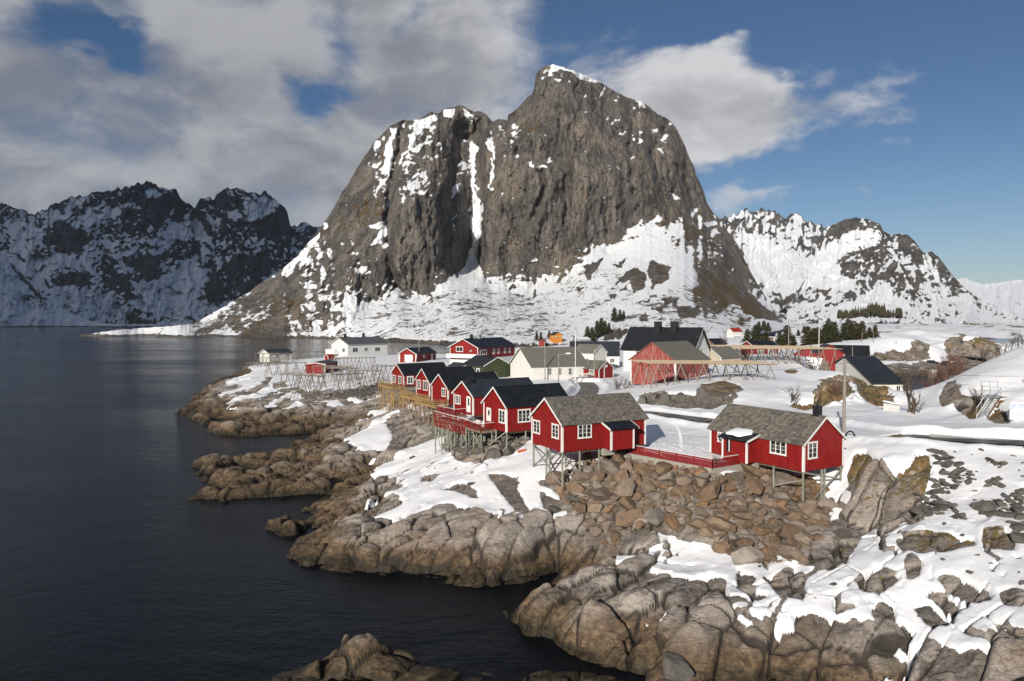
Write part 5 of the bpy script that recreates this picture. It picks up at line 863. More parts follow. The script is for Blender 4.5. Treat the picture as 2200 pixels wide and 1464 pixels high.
# ---- black-roofed cabins in the row
h = House('H2', 'red_cabin', (-.62, 77.71, 8.69), 31.6, 1, 8.6, 4.96, 2.85, 1.81, 'red stilt cabin with black roof, white glazed gable door and red terrace rail', 'cabin', RG)
h.walls('red_paint'); h.roof('black_roof'); h.joists(); h.door_px('gable', 1046, 876, 1055.7, 905); h.window_px('gable', 1073, 881, 1086.5, 909, 2, 3); h.window_px('long', 1112, 880, 1139, 907, 3, 3)
for x, t_ in ((.12, .12), (2.6, .15), (.12, 2.4), (.12, 4.85), (3.0, 4.8), (5.2, .3), (2.6, 2.5)): h.stilt(x, t_)
h.brace((-.02, .3, -.1), (-.6, 2.8, gz(h, -.4, 2.8) + .2)); h.brace((-.1, .1, -.05), (-.75, 2.5, gz(h, -.4, 2.5) + .15)); h.brace((-.05, 4.6, -.2), (-.05, 1.0, gz(h, 0, 1) + .4))
h = House('H3', 'red_cabin', (-5.09, 93.29, 8.41), 33.7, 1, 10.4, 5.08, 2.6, 1.64, 'red cabin with dark grey roof, round black chimney and solid white gable door', 'cabin', RG)
h.walls('red_paint'); h.roof('slate_blue_roof'); h.joists(); h.door_px('gable', 1003, 852, 1011.5, 886); h.window_px('gable', 979, 849.5, 990, 868, 3, 3); h.chimney(.9, h.W / 2 - .3, .62, h.Hw + h.Hr + .55)
for x, t_ in ((.12, .12), (3, .15), (.12, 4.95), (3, 4.8)): h.stilt(x, t_)
h = House('H4', 'red_cabin', (-9.43, 105.21, 8.37), 31.9, 1, 9.3, 5.4, 2.5, 1.8, 'red cabin with black roof and a single gable window behind the yellow timber deck corner', 'cabin', RG)
h.walls('red_paint'); h.roof('black_roof'); h.joists(); h.window_px('gable', 950, 834.5, 958, 852, 2, 3); h.window('long', 1.2, 2.1, .95, 2.05, 2, 3)
for x, t_ in ((.12, .12), (3, .15), (.12, 5.2), (3, 5.2)): h.stilt(x, t_, 'new_timber')
h = House('H5', 'red_cabin', (-13.76, 119.15, 8.02), 32.6, 1, 9.4, 5.07, 2.6, 1.92, 'red cabin with black roof and two gable windows, middle of the yellow decks', 'cabin', RG)
h.walls('red_paint'); h.roof('black_roof'); h.joists(); h.window_px('gable', 898, 816.5, 904.5, 836, 2, 3); h.window_px('gable', 909.8, 818.5, 919, 838.5, 2, 3)
for x, t_ in ((.12, .12), (3, .15), (.12, 4.9)): h.stilt(x, t_, 'new_timber')
h = House('H6', 'red_cabin', (-21.24, 139.96, 7.88), 33.2, 1, 10.1, 5.5, 2.3, 1.82, 'farthest red stilt cabin of the row with a square six pane side window', 'cabin', RG)
h.walls('red_paint'); h.roof('black_roof'); h.joists(); h.window_px('gable', 844.5, 806.5, 851, 822.5, 2, 3); h.window_px('gable', 856.5, 808.5, 863, 824.5, 2, 3); h.window_px('long', 874, 809, 888, 825.5, 2, 3, trim=.2)
for x, t_ in ((.12, .12), (3, .15), (.12, 5.3)): h.stilt(x, t_, 'new_timber')
# ---- village houses
def grounded(key, name, loc, yaw, s, L, W, Hw, Hr, label, wall, roof, batten=.25, cat='house', corner='white_paint', **kw):
    h = House(key, name, loc, yaw, s, L, W, Hw, Hr, label, cat); h.walls(wall, batten, 1.2, corner); h.roof(roof, **kw); return h
h = grounded('GREEN', 'green_house', (-6.52, 167.32, 6.9), 127.5, -1, 8.84, 7.71, 3.2, 1.84, 'dark green house with black roof and white gable trim', 'green_paint', 'black_roof', .3, corner=None)
h.window_px('long', 1024, 792, 1031, 803, 1, 1, trim=.2); h.chimney(3, h.W / 2, .5, 5.9)
h = grounded('LEANTO', 'grey_roofed_outbuilding', (-13.3, 171.5, 6.8), 127.5, -1, 5.0, 5.0, 2.2, 1.3, 'small dark roofed outbuilding tucked against the green house', 'grey_cladding', 'slate_blue_roof', 0, 'outbuilding', corner=None, barge=None)
h = grounded('REDBIG', 'two_storey_house', (-10.49, 219.86, 6.5), 59.6, 1, 22.5, 10.4, 5.8, 2.5, 'large red two storey house with white balcony and white basement', 'red_paint', 'black_roof', .35, corner='white_paint', eave=.6, verge=.6)
for x0, x1 in ((1.2, 5.0), (8.6, 9.9), (11.5, 12.8), (15.5, 16.8), (18.5, 19.6)): h.window('long', x0, x1, 3.4, 5.0, 3 if x1 - x0 > 2 else 2, 1, trim=.16)
h.window_px('gable', 980, 745, 995, 756, 2, 1, trim=.15)
m = MB(); h.wbox(m, 'long', -.02, 22.4, -1.2, 2.3, .01, .06); h.wbox(m, 'gable', -.0, 10.4, -1.2, 2.0, .01, .06); h.put(m, 'basement_wall', 'white_paint')
m = MB(); h.wbox(m, 'gable', -.6, 10.6, 2.5, 2.7, 0, 1.9); h.wbox(m, 'gable', -.6, 10.6, 2.7, 3.75, 1.8, 1.9); h.wbox(m, 'gable', -.6, -.5, 2.7, 3.75, .07, 1.8); h.wbox(m, 'gable', 10.5, 10.6, 2.7, 3.75, .07, 1.8); h.put(m, 'balcony', 'white_paint')
h.chimney(5.2, h.W / 2 + .6, .7, 9.6); h.chimney(8.5, h.W / 2, 1.3, 9.5, 'grey_cladding'); m = MB(); h.wbox(m, 'gable', 2.2, 2.9, 4.3, 5.0, .12, .2); h.put(m, 'satellite_dish', 'grey_cladding')
h = grounded('WHITE', 'white_house', (4.48, 159.46, 7.0), 23.2, 1, 13.93, 12.07, 3.5, 3.8, 'long white clapboard house with mossy slate roof and entrance ramp', 'white_cladding', 'mossy_slate', .25, eave=.4, verge=.5)
for a_, b_ in ((1177.5, 1184.6), (1200.5, 1206.5), (1220.7, 1228.3)): h.window_px('long', a_, 791, b_, 806, 2, 2, trim=.08)
h.door('long', 10.6, 12.0, .9, 3.0, glazed=False)
m = MB(); h.wbox(m, 'long', 9.4, 14.2, .55, .7, .05, 2.4); h.put(m, 'ramp_deck', 'old_timber')
for k_ in range(4): m = MB(); h.wbox(m, 'long', 9.4 + k_ * 1.55, 9.5 + k_ * 1.55, -.6, 1.7, 2.3, 2.4); h.put(m, 'railing_post', 'white_paint')
for k_ in range(3): m = MB(); h.wbox(m, 'long', 9.4, 14.2, .95 + k_ * .32, 1.13 + k_ * .32, 2.36, 2.42); h.put(m, 'railing_board', 'white_paint')
for k_ in range(2): m = MB(); m.beam(h.P(5.4, -2.4, -.1 + k_ * .4), h.P(9.4, -2.4, 1.1 + k_ * .4), .05, .14); h.put(m, 'ramp_rail', 'white_paint')
h = grounded('SMALLRED', 'red_outhouse', (19.63, 161.63, 7.1), 137.4, -1, 6.8, 5.64, 2.6, 1.65, 'small red shed with grey roof and white framed window at the road bend', 'red_paint', 'mossy_slate', .25, 'shed')
h.window_px('long', 1266, 794, 1276.5, 806, 3, 2, trim=.12); m = MB(); h.wbox(m, 'gable', 1.9, 2.15, 0, 3.3, 0, .08); h.put(m, 'corner_board', 'white_paint'); m = MB(); h.wbox(m, 'gable', 2.5, 3.2, 2.9, 3.5, 0, .12); h.put(m, 'gable_hatch', 'white_paint')
h = grounded('GREYROOF', 'grey_roofed_house', tuple(at_d(1275, 781, 178)), 140, -1, 6, 6, 2.6, 1.9, 'grey roofed outbuilding half hidden behind the long white house', 'white_cladding', 'mossy_slate', 0, 'outbuilding')
h = grounded('DARKLONG', 'dark_roofed_house', tuple(at_d(1330, 786, 196)), 172, -1, 13.5, 8, 2.8, 3.6, 'low white house with broad blue black roof beside the big white house', 'white_cladding', 'slate_blue_roof', 0, barge=None)
h.window('long', 1.2, 2.5, .8, 2.0, 2, 3)
h = grounded('BIGW', 'big_white_house', (43.21, 171.2, 8.3), 144.6, -1, 18.4, 10.7, 5.4, 5.14, 'tall white house with steep black roof and two square black chimneys', 'white_cladding', 'black_roof', .25, eave=.6, verge=.7)
h.chimney(6.6, h.W / 2 - .7, 1.5, 12.1, cap=False); h.chimney(11.0, h.W / 2 - .7, 1.5, 12.1, cap=False); h.window_px('gable', 1498.5, 723.5, 1503.5, 738, 1, 2, trim=.12); h.window_px('gable', 1504, 750, 1508, 758, 1, 2, trim=.1); h.window_px('long', 1366.5, 750.5, 1376, 760, 2, 2, trim=.1); h.window('long', 14.6, 16.2, 1.0, 2.6, 2, 3, trim=.1)
m = MB(); m.tube(h.P(18.3, -.1, -1), h.P(18.3, -.1, 5.3), .07); h.put(m, 'downpipe', 'galvanised')
h = House('BARN', 'red_barn', (31.93, 139.62, 7.8), 46.8, 1, 13.2, 10.39, 5.02, 3.46, 'big weathered red barn on posts with mossy slate roof', 'barn')
h.walls('weathered_red', .24, 0, None); h.roof('mossy_slate', .45, .35, .1, 'weathered_red', barge_h=.14); c = MB(); c.box(-.05, .28, -.05, .28, -.1, 4.95); h.put(c, 'corner_board', 'white_paint'); c = MB(); c.box(-.05, .12, 10.2, 10.44, -.1, 4.95); h.put(c, 'corner_board', 'white_paint')
for x, t_ in ((.2, 10.2), (.2, 7.8), (.2, 6.2), (.2, 4.2), (4, 10.2), (.2, .3), (4, .3), (8, .3), (12.8, .3), (8, 10.1)): h.stilt(x, t_, 'pole_wood', .14, name='post')
h = grounded('GARAGE', 'red_garage', (-33.04, 245.77, 6.2), 66.4, 1, 13.9, 6.45, 2.95, 1.76, 'small red garage with white roller door and flared white corner boards', 'red_paint', 'black_roof', .3, 'garage', eave=.5, verge=.5)
m = MB(); h.wbox(m, 'gable', 1.2, 4.4, .1, 2.5, 0, .08); h.put(m, 'garage_door', 'white_paint'); h.window('long', 4.6, 6.2, 1.3, 2.2, 1, 1, trim=.16); h.door('long', 10.4, 11.6, 0, 2.3)
for t_ in (0, 6.45): m = MB(); m.beam(h.P(-.12, t_ + (.5 if t_ else -.5), 2.9), h.P(-.12, t_ + (-.15 if t_ else .15), -.6), .2, .06); h.put(m, 'corner_board', 'white_paint')
h = grounded('WFAR', 'white_boathouse', (-105.06, 310.01, 3.4), 52.1, 1, 11.4, 7.05, 2.8, 1.54, 'low white house with grey roof at the tip of the peninsula', 'white_cladding', 'slate_blue_roof', .3, eave=.5, verge=.6); h.window('long', 3, 4.6, 1.0, 2.0, 2, 1); h.window('long', 8.4, 10.2, 1.2, 1.9, 1, 1); h.door('gable', 4.6, 5.6, 0, 2.1)
h = grounded('WMID', 'white_house', (-73.02, 318.36, 5.0), 48.8, 1, 22.1, 12.1, 5.0, 2.6, 'white house with grey roof and boxed balcony among the drying racks', 'white_cladding', 'grey_roof', .35, eave=.7, verge=.7)
h.chimney(3, h.W / 2, .9, 9.2); h.chimney(14, h.W / 2 + 1, .9, 9.4); m = MB(); h.wbox(m, 'gable', 6.5, 13.2, .2, 2.4, .0, 2.6); h.put(m, 'balcony', 'white_paint'); h.window('long', 2.5, 5.5, 1.2, 3.2, 2, 2); h.window('long', 9, 11, 1.5, 3, 2, 2); h.window('long', 15, 18, 1.2, 3.0, 2, 2); h.window('gable', 2, 4, 1.2, 3, 2, 2)
h = House('SHED', 'red_shed', (-55.8, 213.57, 4.4), 89.9, 1, 15.1, 5.99, 3.1, .45, 'long low red shed with flat black roof among the drying racks', 'shed'); h.walls('red_paint', .3, .8); h.roof('black_roof', .25, .25)
h = grounded('TINYRED', 'red_roofed_hut', tuple(at_d(705, 770, 285)), 50, 1, 3, 2.4, .6, .8, 'tiny red hut just behind the long red shed', 'red_paint', 'red_roof', 0, 'hut')
h = grounded('BEIGE', 'beige_house', tuple(at_d(1549, 792, 178)), 38, 1, 8, 6.6, 2.9, 2.2, 'beige gabled house half hidden behind the drying racks', 'beige_paint', 'mossy_slate', .25, eave=.5, verge=.5); h.window('gable', 1.3, 2.4, .9, 2.0, 2, 2); h.window('gable', 3.9, 5.0, .9, 2.0, 2, 2)
# ---- waterside building with the standing-seam roof
r = empty('seam_roof_building', (75.3, 161.6, 12.5), 0, 'white waterside building with long ribbed black metal roof', 'building')
m = MB(); y0, y1, z0, z1 = -13.1, 5.5, -5.0, -1.8; m.hexa([(-.4, y0, z0), (6.6, y0, z0), (6.6, 0, 0), (-.4, 0, 0), (-.4, y0, z0 + .15), (6.6, y0, z0 + .15), (6.6, 0, .15), (-.4, 0, .15)]); m.hexa([(-.4, 0, 0), (6.6, 0, 0), (6.6, y1, z1), (-.4, y1, z1), (-.4, 0, .15), (6.6, 0, .15), (6.6, y1, z1 + .15), (-.4, y1, z1 + .15)]); rf = m.build('roof', 'slate_blue_roof', r)
for k_ in range(13): m = MB(); x = -.3 + k_ * .56; m.hexa([(x, y0, z0 + .14), (x + .07, y0, z0 + .14), (x + .07, 0, .14), (x, 0, .14), (x, y0, z0 + .24), (x + .07, y0, z0 + .24), (x + .07, 0, .24), (x, 0, .24)]); m.build('seam', 'slate_blue_roof', rf)
m = MB(); m.poly([(0, y0 + .5, -9), (0, y1 - .5, -9), (0, y1 - .5, z1 - .1), (0, 0, -.05), (0, y0 + .5, z0 + .1)]); m.poly([(0, y0 + .5, -9), (0, y0 + .5, z0 + .1), (6.2, y0 + .5, z0 + .1), (6.2, y0 + .5, -9)]); m.poly([(6.2, y0 + .5, -9), (6.2, y0 + .5, z0 + .1), (6.2, 0, -.05), (6.2, y1 - .5, z1 - .1), (6.2, y1 - .5, -9)]); m.build('wall', 'white_cladding', r)
for x in (1.0, 4.7):
    m = MB(); m.box(x, x + .9, y0 + .42, y0 + .5, -6.5, -5.3); w_ = m.build('window', 'white_paint', r); m = MB(); m.box(x + .1, x + .4, y0 + .38, y0 + .43, -6.4, -5.4); m.box(x + .5, x + .8, y0 + .38, y0 + .43, -6.4, -5.4); m.build('glass', 'window_glass', w_)
m = MB(); m.hexa([(.3, y0 - 6, -8.1), (8.6, y0 - 5, -9.2), (6.4, y0 + .45, -6.9), (.3, y0 + .45, -6.9), (.3, y0 - 6, -7.9), (8.6, y0 - 5, -9.0), (6.4, y0 + .45, -6.7), (.3, y0 + .45, -6.7)]); m.build('lower_roof', 'black_roof', r)
q = ground_px(1925, 884); r = empty('white_hut', tuple(q), .35, 'low white hut with snow covered roof at the foot of the rocks', 'hut'); m = MB(); m.box(-.8, 1.3, 0, 3.4, -.5, 1.35); m.build('wall', 'white_cladding', r); m = MB(); m.hexa([(-1, -.3, 1.35), (1.6, -.3, 1.15), (1.6, 3.6, 1.4), (-1, 3.6, 1.6), (-1, -.3, 1.42), (1.6, -.3, 1.22), (1.6, 3.6, 1.47), (-1, 3.6, 1.67)]); rr = m.build('roof', 'black_metal', r); m = MB(); m.hexa([(-.95, -.25, 1.43), (1.55, -.25, 1.23), (1.55, 3.55, 1.48), (-.95, 3.55, 1.68), (-.9, -.2, 1.68), (1.5, -.2, 1.48), (1.5, 3.5, 1.7), (-.9, 3.5, 1.92)]); m.build('snow_cover', 'clean_snow', rr); r.scale = (.45, .45, .62)
# ------------------------------------------------------------------ boulders
def boulder_mesh(name, seed, flat=.8, cuts=11, sub=3):
    r = random.Random(seed); bm = bmesh.new(); bmesh.ops.create_icosphere(bm, subdivisions=sub, radius=1)
    pl = []
    for k_ in range(cuts):
        n = Vector((r.gauss(0, 1), r.gauss(0, 1), r.gauss(0, 1))).normalized(); pl.append((n, r.uniform(.36, .78)))
    for v in bm.verts:
        for n, d in pl:
            e = v.co.dot(n) - d
            if e > 0: v.co -= n * e * .96
        p = v.co; v.co = p * (1 + .05 * math.sin(p.x * 5 + seed) * math.cos(p.y * 6) + .025 * math.sin(p.z * 17 + p.x * 11 + seed))
        v.co.z *= flat
    me = bpy.data.meshes.new(name); bm.to_mesh(me); bm.free(); return me
def stone_material(name, cols, dark):
    m, t, b = material(name, .9, .15); o = obj_coords(t); g = t.node('ShaderNodeNewGeometry').outputs['Position']; rn = t.node('ShaderNodeObjectInfo').outputs['Random']
    cr = t.node('ShaderNodeValToRGB'); t.put(cr.inputs[0], rn); el = cr.color_ramp.elements; el[0].color = (*cols[0], 1); el[1].color = (*cols[-1], 1)
    for i, c in enumerate(cols[1:-1]): e = el.new((i + 1) / (len(cols) - 1)); e.color = (*c, 1)
    n = t.noise(g, 1.5, 6, .65); n2 = t.noise(t.mapping(g, scale=(1, .6, 1.5), rot=(.5, .3, .8)), 6, 5, .7)
    c = t.mix(t.ramp(n, .35, .7, 0, .55), cr.outputs[0], dark); c = t.mix(t.ramp(n2, .55, .75, 0, .5), c, (.30, .25, .20)); c = t.mix(t.ramp(n2, .45, .25, 0, .6), c, tuple(x * .6 for x in dark))
    t.put(b.inputs['Base Color'], c); t.put(b.inputs['Normal'], t.bump(t.math('ADD', n, t.math('MULTIPLY', n2, .6)), .8, .12))
stone_material('brown_stone', [(.225, .138, .080), (.30, .24, .185), (.150, .096, .060), (.28, .168, .095), (.235, .215, .195), (.185, .118, .072), (.31, .275, .24), (.135, .092, .062), (.23, .155, .10), (.18, .165, .15)], (.095, .070, .052))
stone_material('grey_stone', [(.105, .098, .090), (.135, .125, .113), (.12, .11, .098), (.16, .148, .132)], (.06, .056, .052))
BM = [boulder_mesh('boulder', 100 + k_) for k_ in range(10)]; GM = [boulder_mesh('stone', 200 + k_, .5, 11) for k_ in range(8)]
for me in BM: me.materials.append(MAT['brown_stone'])
for me in GM: me.materials.append(MAT['grey_stone'])
def scatter(polys, sizes, seed, sink, shapes, name, parent, tol=.80, squash=(.75, 1.1)):
    r = random.Random(seed); inside = np.zeros(TX.shape, bool); P1, P2 = project(TX, TY, TZ)
    for p in polys: inside |= poly_sd_fast(P1, P2, p, 3) > 0
    ii = np.argwhere(inside); wts = (RR[inside]) ** 2; wts = wts / wts.sum(); out = []; g = np.random.default_rng(seed)
    for n, rad, tries in sizes:
        idx = g.choice(len(ii), tries, p=wts); c = 0
        for q in idx:
            i, j = ii[q]; x, y, z = TX[i, j], TY[i, j], TZ[i, j]; ra = rad * r.uniform(.78, 1.3)
            if all((x - a) ** 2 + (y - b_) ** 2 + .5 * (z - z_) ** 2 > (tol * (ra + e)) ** 2 for a, b_, z_, e in out): out.append((x, y, z, ra)); c += 1
            if c >= n: break
    for x, y, z, ra in out:
        o = bpy.data.objects.new(name, r.choice(shapes)); COL.objects.link(o); o.parent = parent; o.location = (x, y, z + ra * sink); o.rotation_euler = (r.uniform(-.5, .5), r.uniform(-.5, .5), r.uniform(0, 6.28)); o.scale = (ra * r.uniform(.9, 1.35), ra * r.uniform(.8, 1.1), ra * r.uniform(*squash))
    return out
def fill_mesh(name, polys, n, r0, r1, seed, shape, mat, parent=None, squash=.7):
    r = random.Random(seed); inside = np.zeros(TX.shape, bool); P1, P2 = project(TX, TY, TZ)
    for p in polys: inside |= poly_sd_fast(P1, P2, p, 3) > 0
    ii = np.argwhere(inside); g = np.random.default_rng(seed); w_ = RR[inside] ** 2; idx = g.choice(len(ii), n, p=w_ / w_.sum()); co0 = np.array([v.co for v in shape.vertices]); fs0 = [tuple(p.vertices) for p in shape.polygons]; vs, fs = [], []
    for q in idx:
        i, j = ii[q]; ra = r.uniform(r0, r1); M = Matrix.Translation((TX[i, j], TY[i, j], TZ[i, j] + ra * .15)) @ Matrix.Rotation(r.uniform(0, 6), 4, 'Z') @ Matrix.Rotation(r.uniform(-.6, .6), 4, 'X') @ Matrix.Diagonal((ra * 1.2, ra, ra * squash, 1))
        c = co0 @ np.array(M)[:3, :3].T + np.array(M)[:3, 3]; k_ = len(vs); vs += [tuple(p) for p in c]; fs += [tuple(a + k_ for a in f) for f in fs0]
    me = bpy.data.meshes.new(name); me.from_pydata(vs, [], fs); me.update(); return link(name, me, MAT[mat], parent)
SM = boulder_mesh('chip', 301, .7, 10, 1)
BANK = ROCK[-1]
bank_poly = [(1262, 985), (1330, 983), (1400, 990), (1500, 1016), (1560, 1024), (1640, 1010), (1730, 1040), (1795, 1085), (1765, 1150), (1700, 1205), (1640, 1215), (1560, 1190), (1520, 1150), (1400, 1125), (1350, 1150), (1320, 1190), (1270, 1150), (1215, 1075), (1190, 1040)]
bank = tag(fill_mesh('boulder_bank', [bank_poly], 900, .18, .42, 5, SM, 'brown_stone'), 'bank of brown rubble between the two slate roofed cabins', None, None, 'structure')
scatter([bank_poly], [(30, 1.12, 1500), (85, .80, 5000), (185, .52, 9000)], 6, .24, BM, 'boulder', bank, .66)
under = [conv(ZH, [(200,900),(450,890),(860,930),(1300,940),(1290,1060),(1180,1200),(1000,1260),(700,1320),(420,1300),(230,1180)])]
uk = tag(fill_mesh('rock_rubble', under, 160, .15, .35, 8, SM, 'grey_stone'), 'grey rubble under the stilts of the red terrace', None, None, 'structure'); scatter(under, [(20, .8, 600), (40, .5, 1500)], 9, .15, [boulder_mesh('boulder', 400 + k_) for k_ in range(3)], 'boulder', uk, .75)
for o in uk.children:
    if not o.data.materials: o.data.materials.append(MAT['grey_stone'])
piles = [conv(Z7, p) for p in ([(1745,70),(1800,70),(1920,130),(1925,190),(1850,200),(1740,110)], [(1700,170),(1840,190),(1840,240),(1720,250)], [(1620,250),(1700,240),(1830,320),(1750,360),(1640,390)], [(2000,185),(2060,170),(2110,215),(1990,210)], [(1930,320),(2060,280),(2200,240),(2200,380),(2080,370),(1950,350)], [(2120,390),(2200,400),(2200,520),(2140,440)], [(1700,20),(1760,20),(1830,60),(1740,60)], [(2010,70),(2110,80),(2100,105),(2010,95)], [(1830,340),(1920,380),(1840,385)])]
sc = tag(fill_mesh('stone_scree', piles, 150, .1, .2, 12, SM, 'grey_stone'), 'dark grey stones scattered on the snow at the right', None, None, 'structure')
scatter(piles, [(12, .72, 300), (45, .46, 900), (75, .3, 2500)], 13, .22, GM, 'stone', sc, .66, (.7, 1.0))
scatter([conv(Z7, [(1720,20),(2200,0),(2200,300),(1900,280),(1720,230)]), conv(Z7, [(1700,380),(2200,540),(2200,760),(1900,660),(1650,560)]), conv(Z7, [(650,600),(1060,650),(1250,700),(1100,820),(700,700)])], [(34, .24, 200), (30, .14, 200)], 14, .1, GM, 'stone', sc, 3.0)
iso = [(1225, 1077, .9), (1195, 1098, .7), (1010, 1043, .5), (885, 985, .4), (1110, 1040, .45), (1455, 1440, 1.4), (1985, 1330, .9), (1690, 1180, .7)]
for px, py, ra in iso:
    q = ground_px(px, py); o = bpy.data.objects.new('stone', random.choice(GM)); COL.objects.link(o); o.parent = sc; o.location = q + Vector((0, 0, ra * .2)); o.scale = (ra * 1.2, ra, ra * 1.1); o.rotation_euler = (.1, .2, random.uniform(0, 6))
# big squared rocks below the barn
rs = tag(fill_mesh('retaining_rocks', [conv(Z4, [(235,570),(330,545),(560,550),(900,560),(930,610),(770,660),(560,650),(300,630)])], 40, .2, .4, 17, SM, 'grey_stone'), 'row of large grey rocks holding the snowy terrace below the barn', None, None, 'structure')
for px, py, ra in ((1382, 868, 1.3), (1405, 862, 1.9), (1430, 866, 1.6), (1462, 866, 2.1), (1485, 868, 1.2), (1512, 862, 2.0), (1540, 866, 1.9), (1560, 862, 1.3), (1580, 858, .9)):
    q = ground_px(px, py); o = bpy.data.objects.new('boulder', random.choice(BM[:5])); COL.objects.link(o); o.parent = rs; o.location = q + Vector((0, .6, ra * .1)); o.scale = (ra * .85, ra * .7, ra * 1.15); o.rotation_euler = (.1, .15, random.uniform(0, 6)); o.material_slots[0].link = 'OBJECT'; o.material_slots[0].material = MAT['grey_stone']
# shore wall behind the pond
sw = tag(fill_mesh('stone_quay', [[(1895, 792), (1950, 789), (2010, 792), (2010, 811), (1900, 811)]], 220, .3, .8, 19, SM, 'grey_stone'), 'rough stone quay along the far side of the little bay', None, None, 'structure')
dw = tag(fill_mesh('dry_stone_wall', [conv(ZL, [(1450,500),(1700,455),(2000,400),(2010,440),(1900,510),(1500,535)])], 420, .28, .55, 20, SM, 'grey_stone'), 'dry stone wall edging the snowy drying ground', 'wall', None, 'stuff')

# ------------------------------------------------------------------ fence round the yard
def rail_fence(name, pts, label, mat, top_mat, hh, rails, step, post_w=.09, cat='fence', rail_h=.10, group=None):
    o = Vector(pts[0]); r = empty(name, tuple(o), 0, label, cat, group); pts = [Vector(p) - o for p in pts]
    for A, B in zip(pts[:-1], pts[1:]):
        n = max(1, round((B - A).length / step))
        for k_ in range(n + 1):
            p = A.lerp(B, k_ / n); m = MB(); m.box(p.x - post_w / 2, p.x + post_w / 2, p.y - post_w / 2, p.y + post_w / 2, p.z - .15, p.z + hh - .02); m.build('post', mat, r)
        d = (B - A).normalized(); s_ = Vector((d.y, -d.x, 0)) * (post_w / 2 + .02)
        for k_ in range(rails): z = hh * (k_ + .35) / (rails + .3); m = MB(); m.beam(A + s_ + Vector((0, 0, z)), B + s_ + Vector((0, 0, z)), .03, rail_h); m.build('rail', mat, r)
        m = MB(); m.beam(A + Vector((0, 0, hh)), B + Vector((0, 0, hh)), .14, .035); m.build('top_rail', top_mat, r)
    return r
A, B, C_ = at_z(1316, 966.5, 8.05), at_z(1531, 1005.5, 8.05), at_z(1600, 994.5, 8.05)
rail_fence('red_fence', [A, B, C_], 'low red board fence with white cap round the snowy yard', 'rail_red', 'white_paint', .82, 5, 1.9, rail_h=.125)
r = empty('concrete_wall', tuple(B), 0, 'low concrete retaining wall under the red yard fence', 'wall')
for P, Q in ((A, B), (B, C_)): m = MB(); m.beam(P - B + Vector((0, 0, -.42)), Q - B + Vector((0, 0, -.42)), .3, .78); m.build('wall_section', 'concrete', r)

# ------------------------------------------------------------------ decks
def deck(key, name, label, x0, x1, t0, t1, z, timber, railm, capm, hh=.95, rails=3, ends=(1, 1), step=1.5, stilt_step=1.3, stiltm='new_timber', lattice=False, gap=None, posts2=True, stilt_r=.085):
    h = HOUSES[key]; r = empty(name, tuple(h.W3(0, 0, 0)), h.root.rotation_euler.z, label, 'deck', 'timber decks of the cabins'); P = h.P
    m = MB(); n = max(2, int((t1 - t0) / .16))
    for k_ in range(n): a_ = t0 + (t1 - t0) * k_ / n; b_ = t0 + (t1 - t0) * (k_ + .93) / n; m.hexa([P(x0, a_, z - .04), P(x1, a_, z - .04), P(x1, b_, z - .04), P(x0, b_, z - .04), P(x0, a_, z), P(x1, a_, z), P(x1, b_, z), P(x0, b_, z)])
    tag(m.build('deck_board', timber, r), kind='stuff')
    for xx in (x0 + .05, x1 - .08): m = MB(); m.beam(P(xx, t0, z - .17), P(xx, t1, z - .17), .08, .24); m.build('joist', timber, r)
    for tt_ in (t0 + .04, t1 - .04): m = MB(); m.beam(P(x0, tt_, z - .17), P(x1, tt_, z - .17), .08, .24); m.build('joist', timber, r)
    segs = [((x0, t0), (x0, t1))] + ([((x0, t0), (x1, t0))] if ends[0] else []) + ([((x0, t1), (x1, t1))] if ends[1] else [])
    for (xa, ta), (xb, tb) in segs:
        l = math.hypot(xb - xa, tb - ta); k = max(1, round(l / step))
        for q in range(k + 1): m = MB(); u = q / k; m.beam(P(xa + (xb - xa) * u, ta + (tb - ta) * u, z - .3), P(xa + (xb - xa) * u, ta + (tb - ta) * u, z + hh - .03), .085); m.build('post', railm, r)
        for q in range(rails): zz_ = z + hh * (q + .5) / (rails + .2); m = MB(); m.beam(P(xa - .05 * (xa == xb), ta, zz_), P(xb - .05 * (xa == xb), tb, zz_), .028, .11); m.build('rail', railm, r)
        m = MB(); m.beam(P(xa, ta, z + hh), P(xb, tb, z + hh), .13, .04); m.build('top_rail', capm, r)
    ns = max(1, round((t1 - t0) / stilt_step))
    for q in range(ns + 1):
        for xx in ((x0 + .1, x1 - .25) if posts2 else (x0 + .1,)):
            tt_ = t0 + .08 + (t1 - t0 - .16) * q / ns; w3 = h.W3(xx, tt_, 0); g = hgt(w3.x, w3.y) - .3 - h.o.z
            if g < z - .5: m = MB(); m.tube(P(xx, tt_, g), P(xx, tt_, z - .28), stilt_r, stilt_r * .95, 7); m.build('stilt', stiltm, r)
    for q in range(0, ns, 2):
        ta, tb = t0 + (t1 - t0) * q / ns, t0 + (t1 - t0) * (q + 1) / ns; w3 = h.W3(x0, tb, 0); g = hgt(w3.x, w3.y) - h.o.z
        if g < z - 1.2: m = MB(); m.beam(P(x0 + .02, ta, z - .35), P(x0 + .02, tb, max(g + .3, z - 3.5)), .05, .12); m.build('brace', stiltm, r); m = MB(); m.beam(P(x0 - .05, tb, z - .35), P(x0 - .05, ta, max(g + .5, z - 3.5)), .05, .12); m.build('brace', stiltm, r)
    if lattice:
        m = MB(); k = int((t1 - t0) / .38)
        for q in range(k):
            ta = t0 + (t1 - t0) * q / k
            m.beam(P(x0 - .03, ta, z - .1), P(x0 - .03, min(ta + .9, t1), z - 1.05), .03, .075); m.beam(P(x0 - .075, min(ta + .9, t1), z - .1), P(x0 - .075, ta, z - 1.05), .03, .075)
        tag(m.build('lattice', railm, r), kind='stuff')
    return r
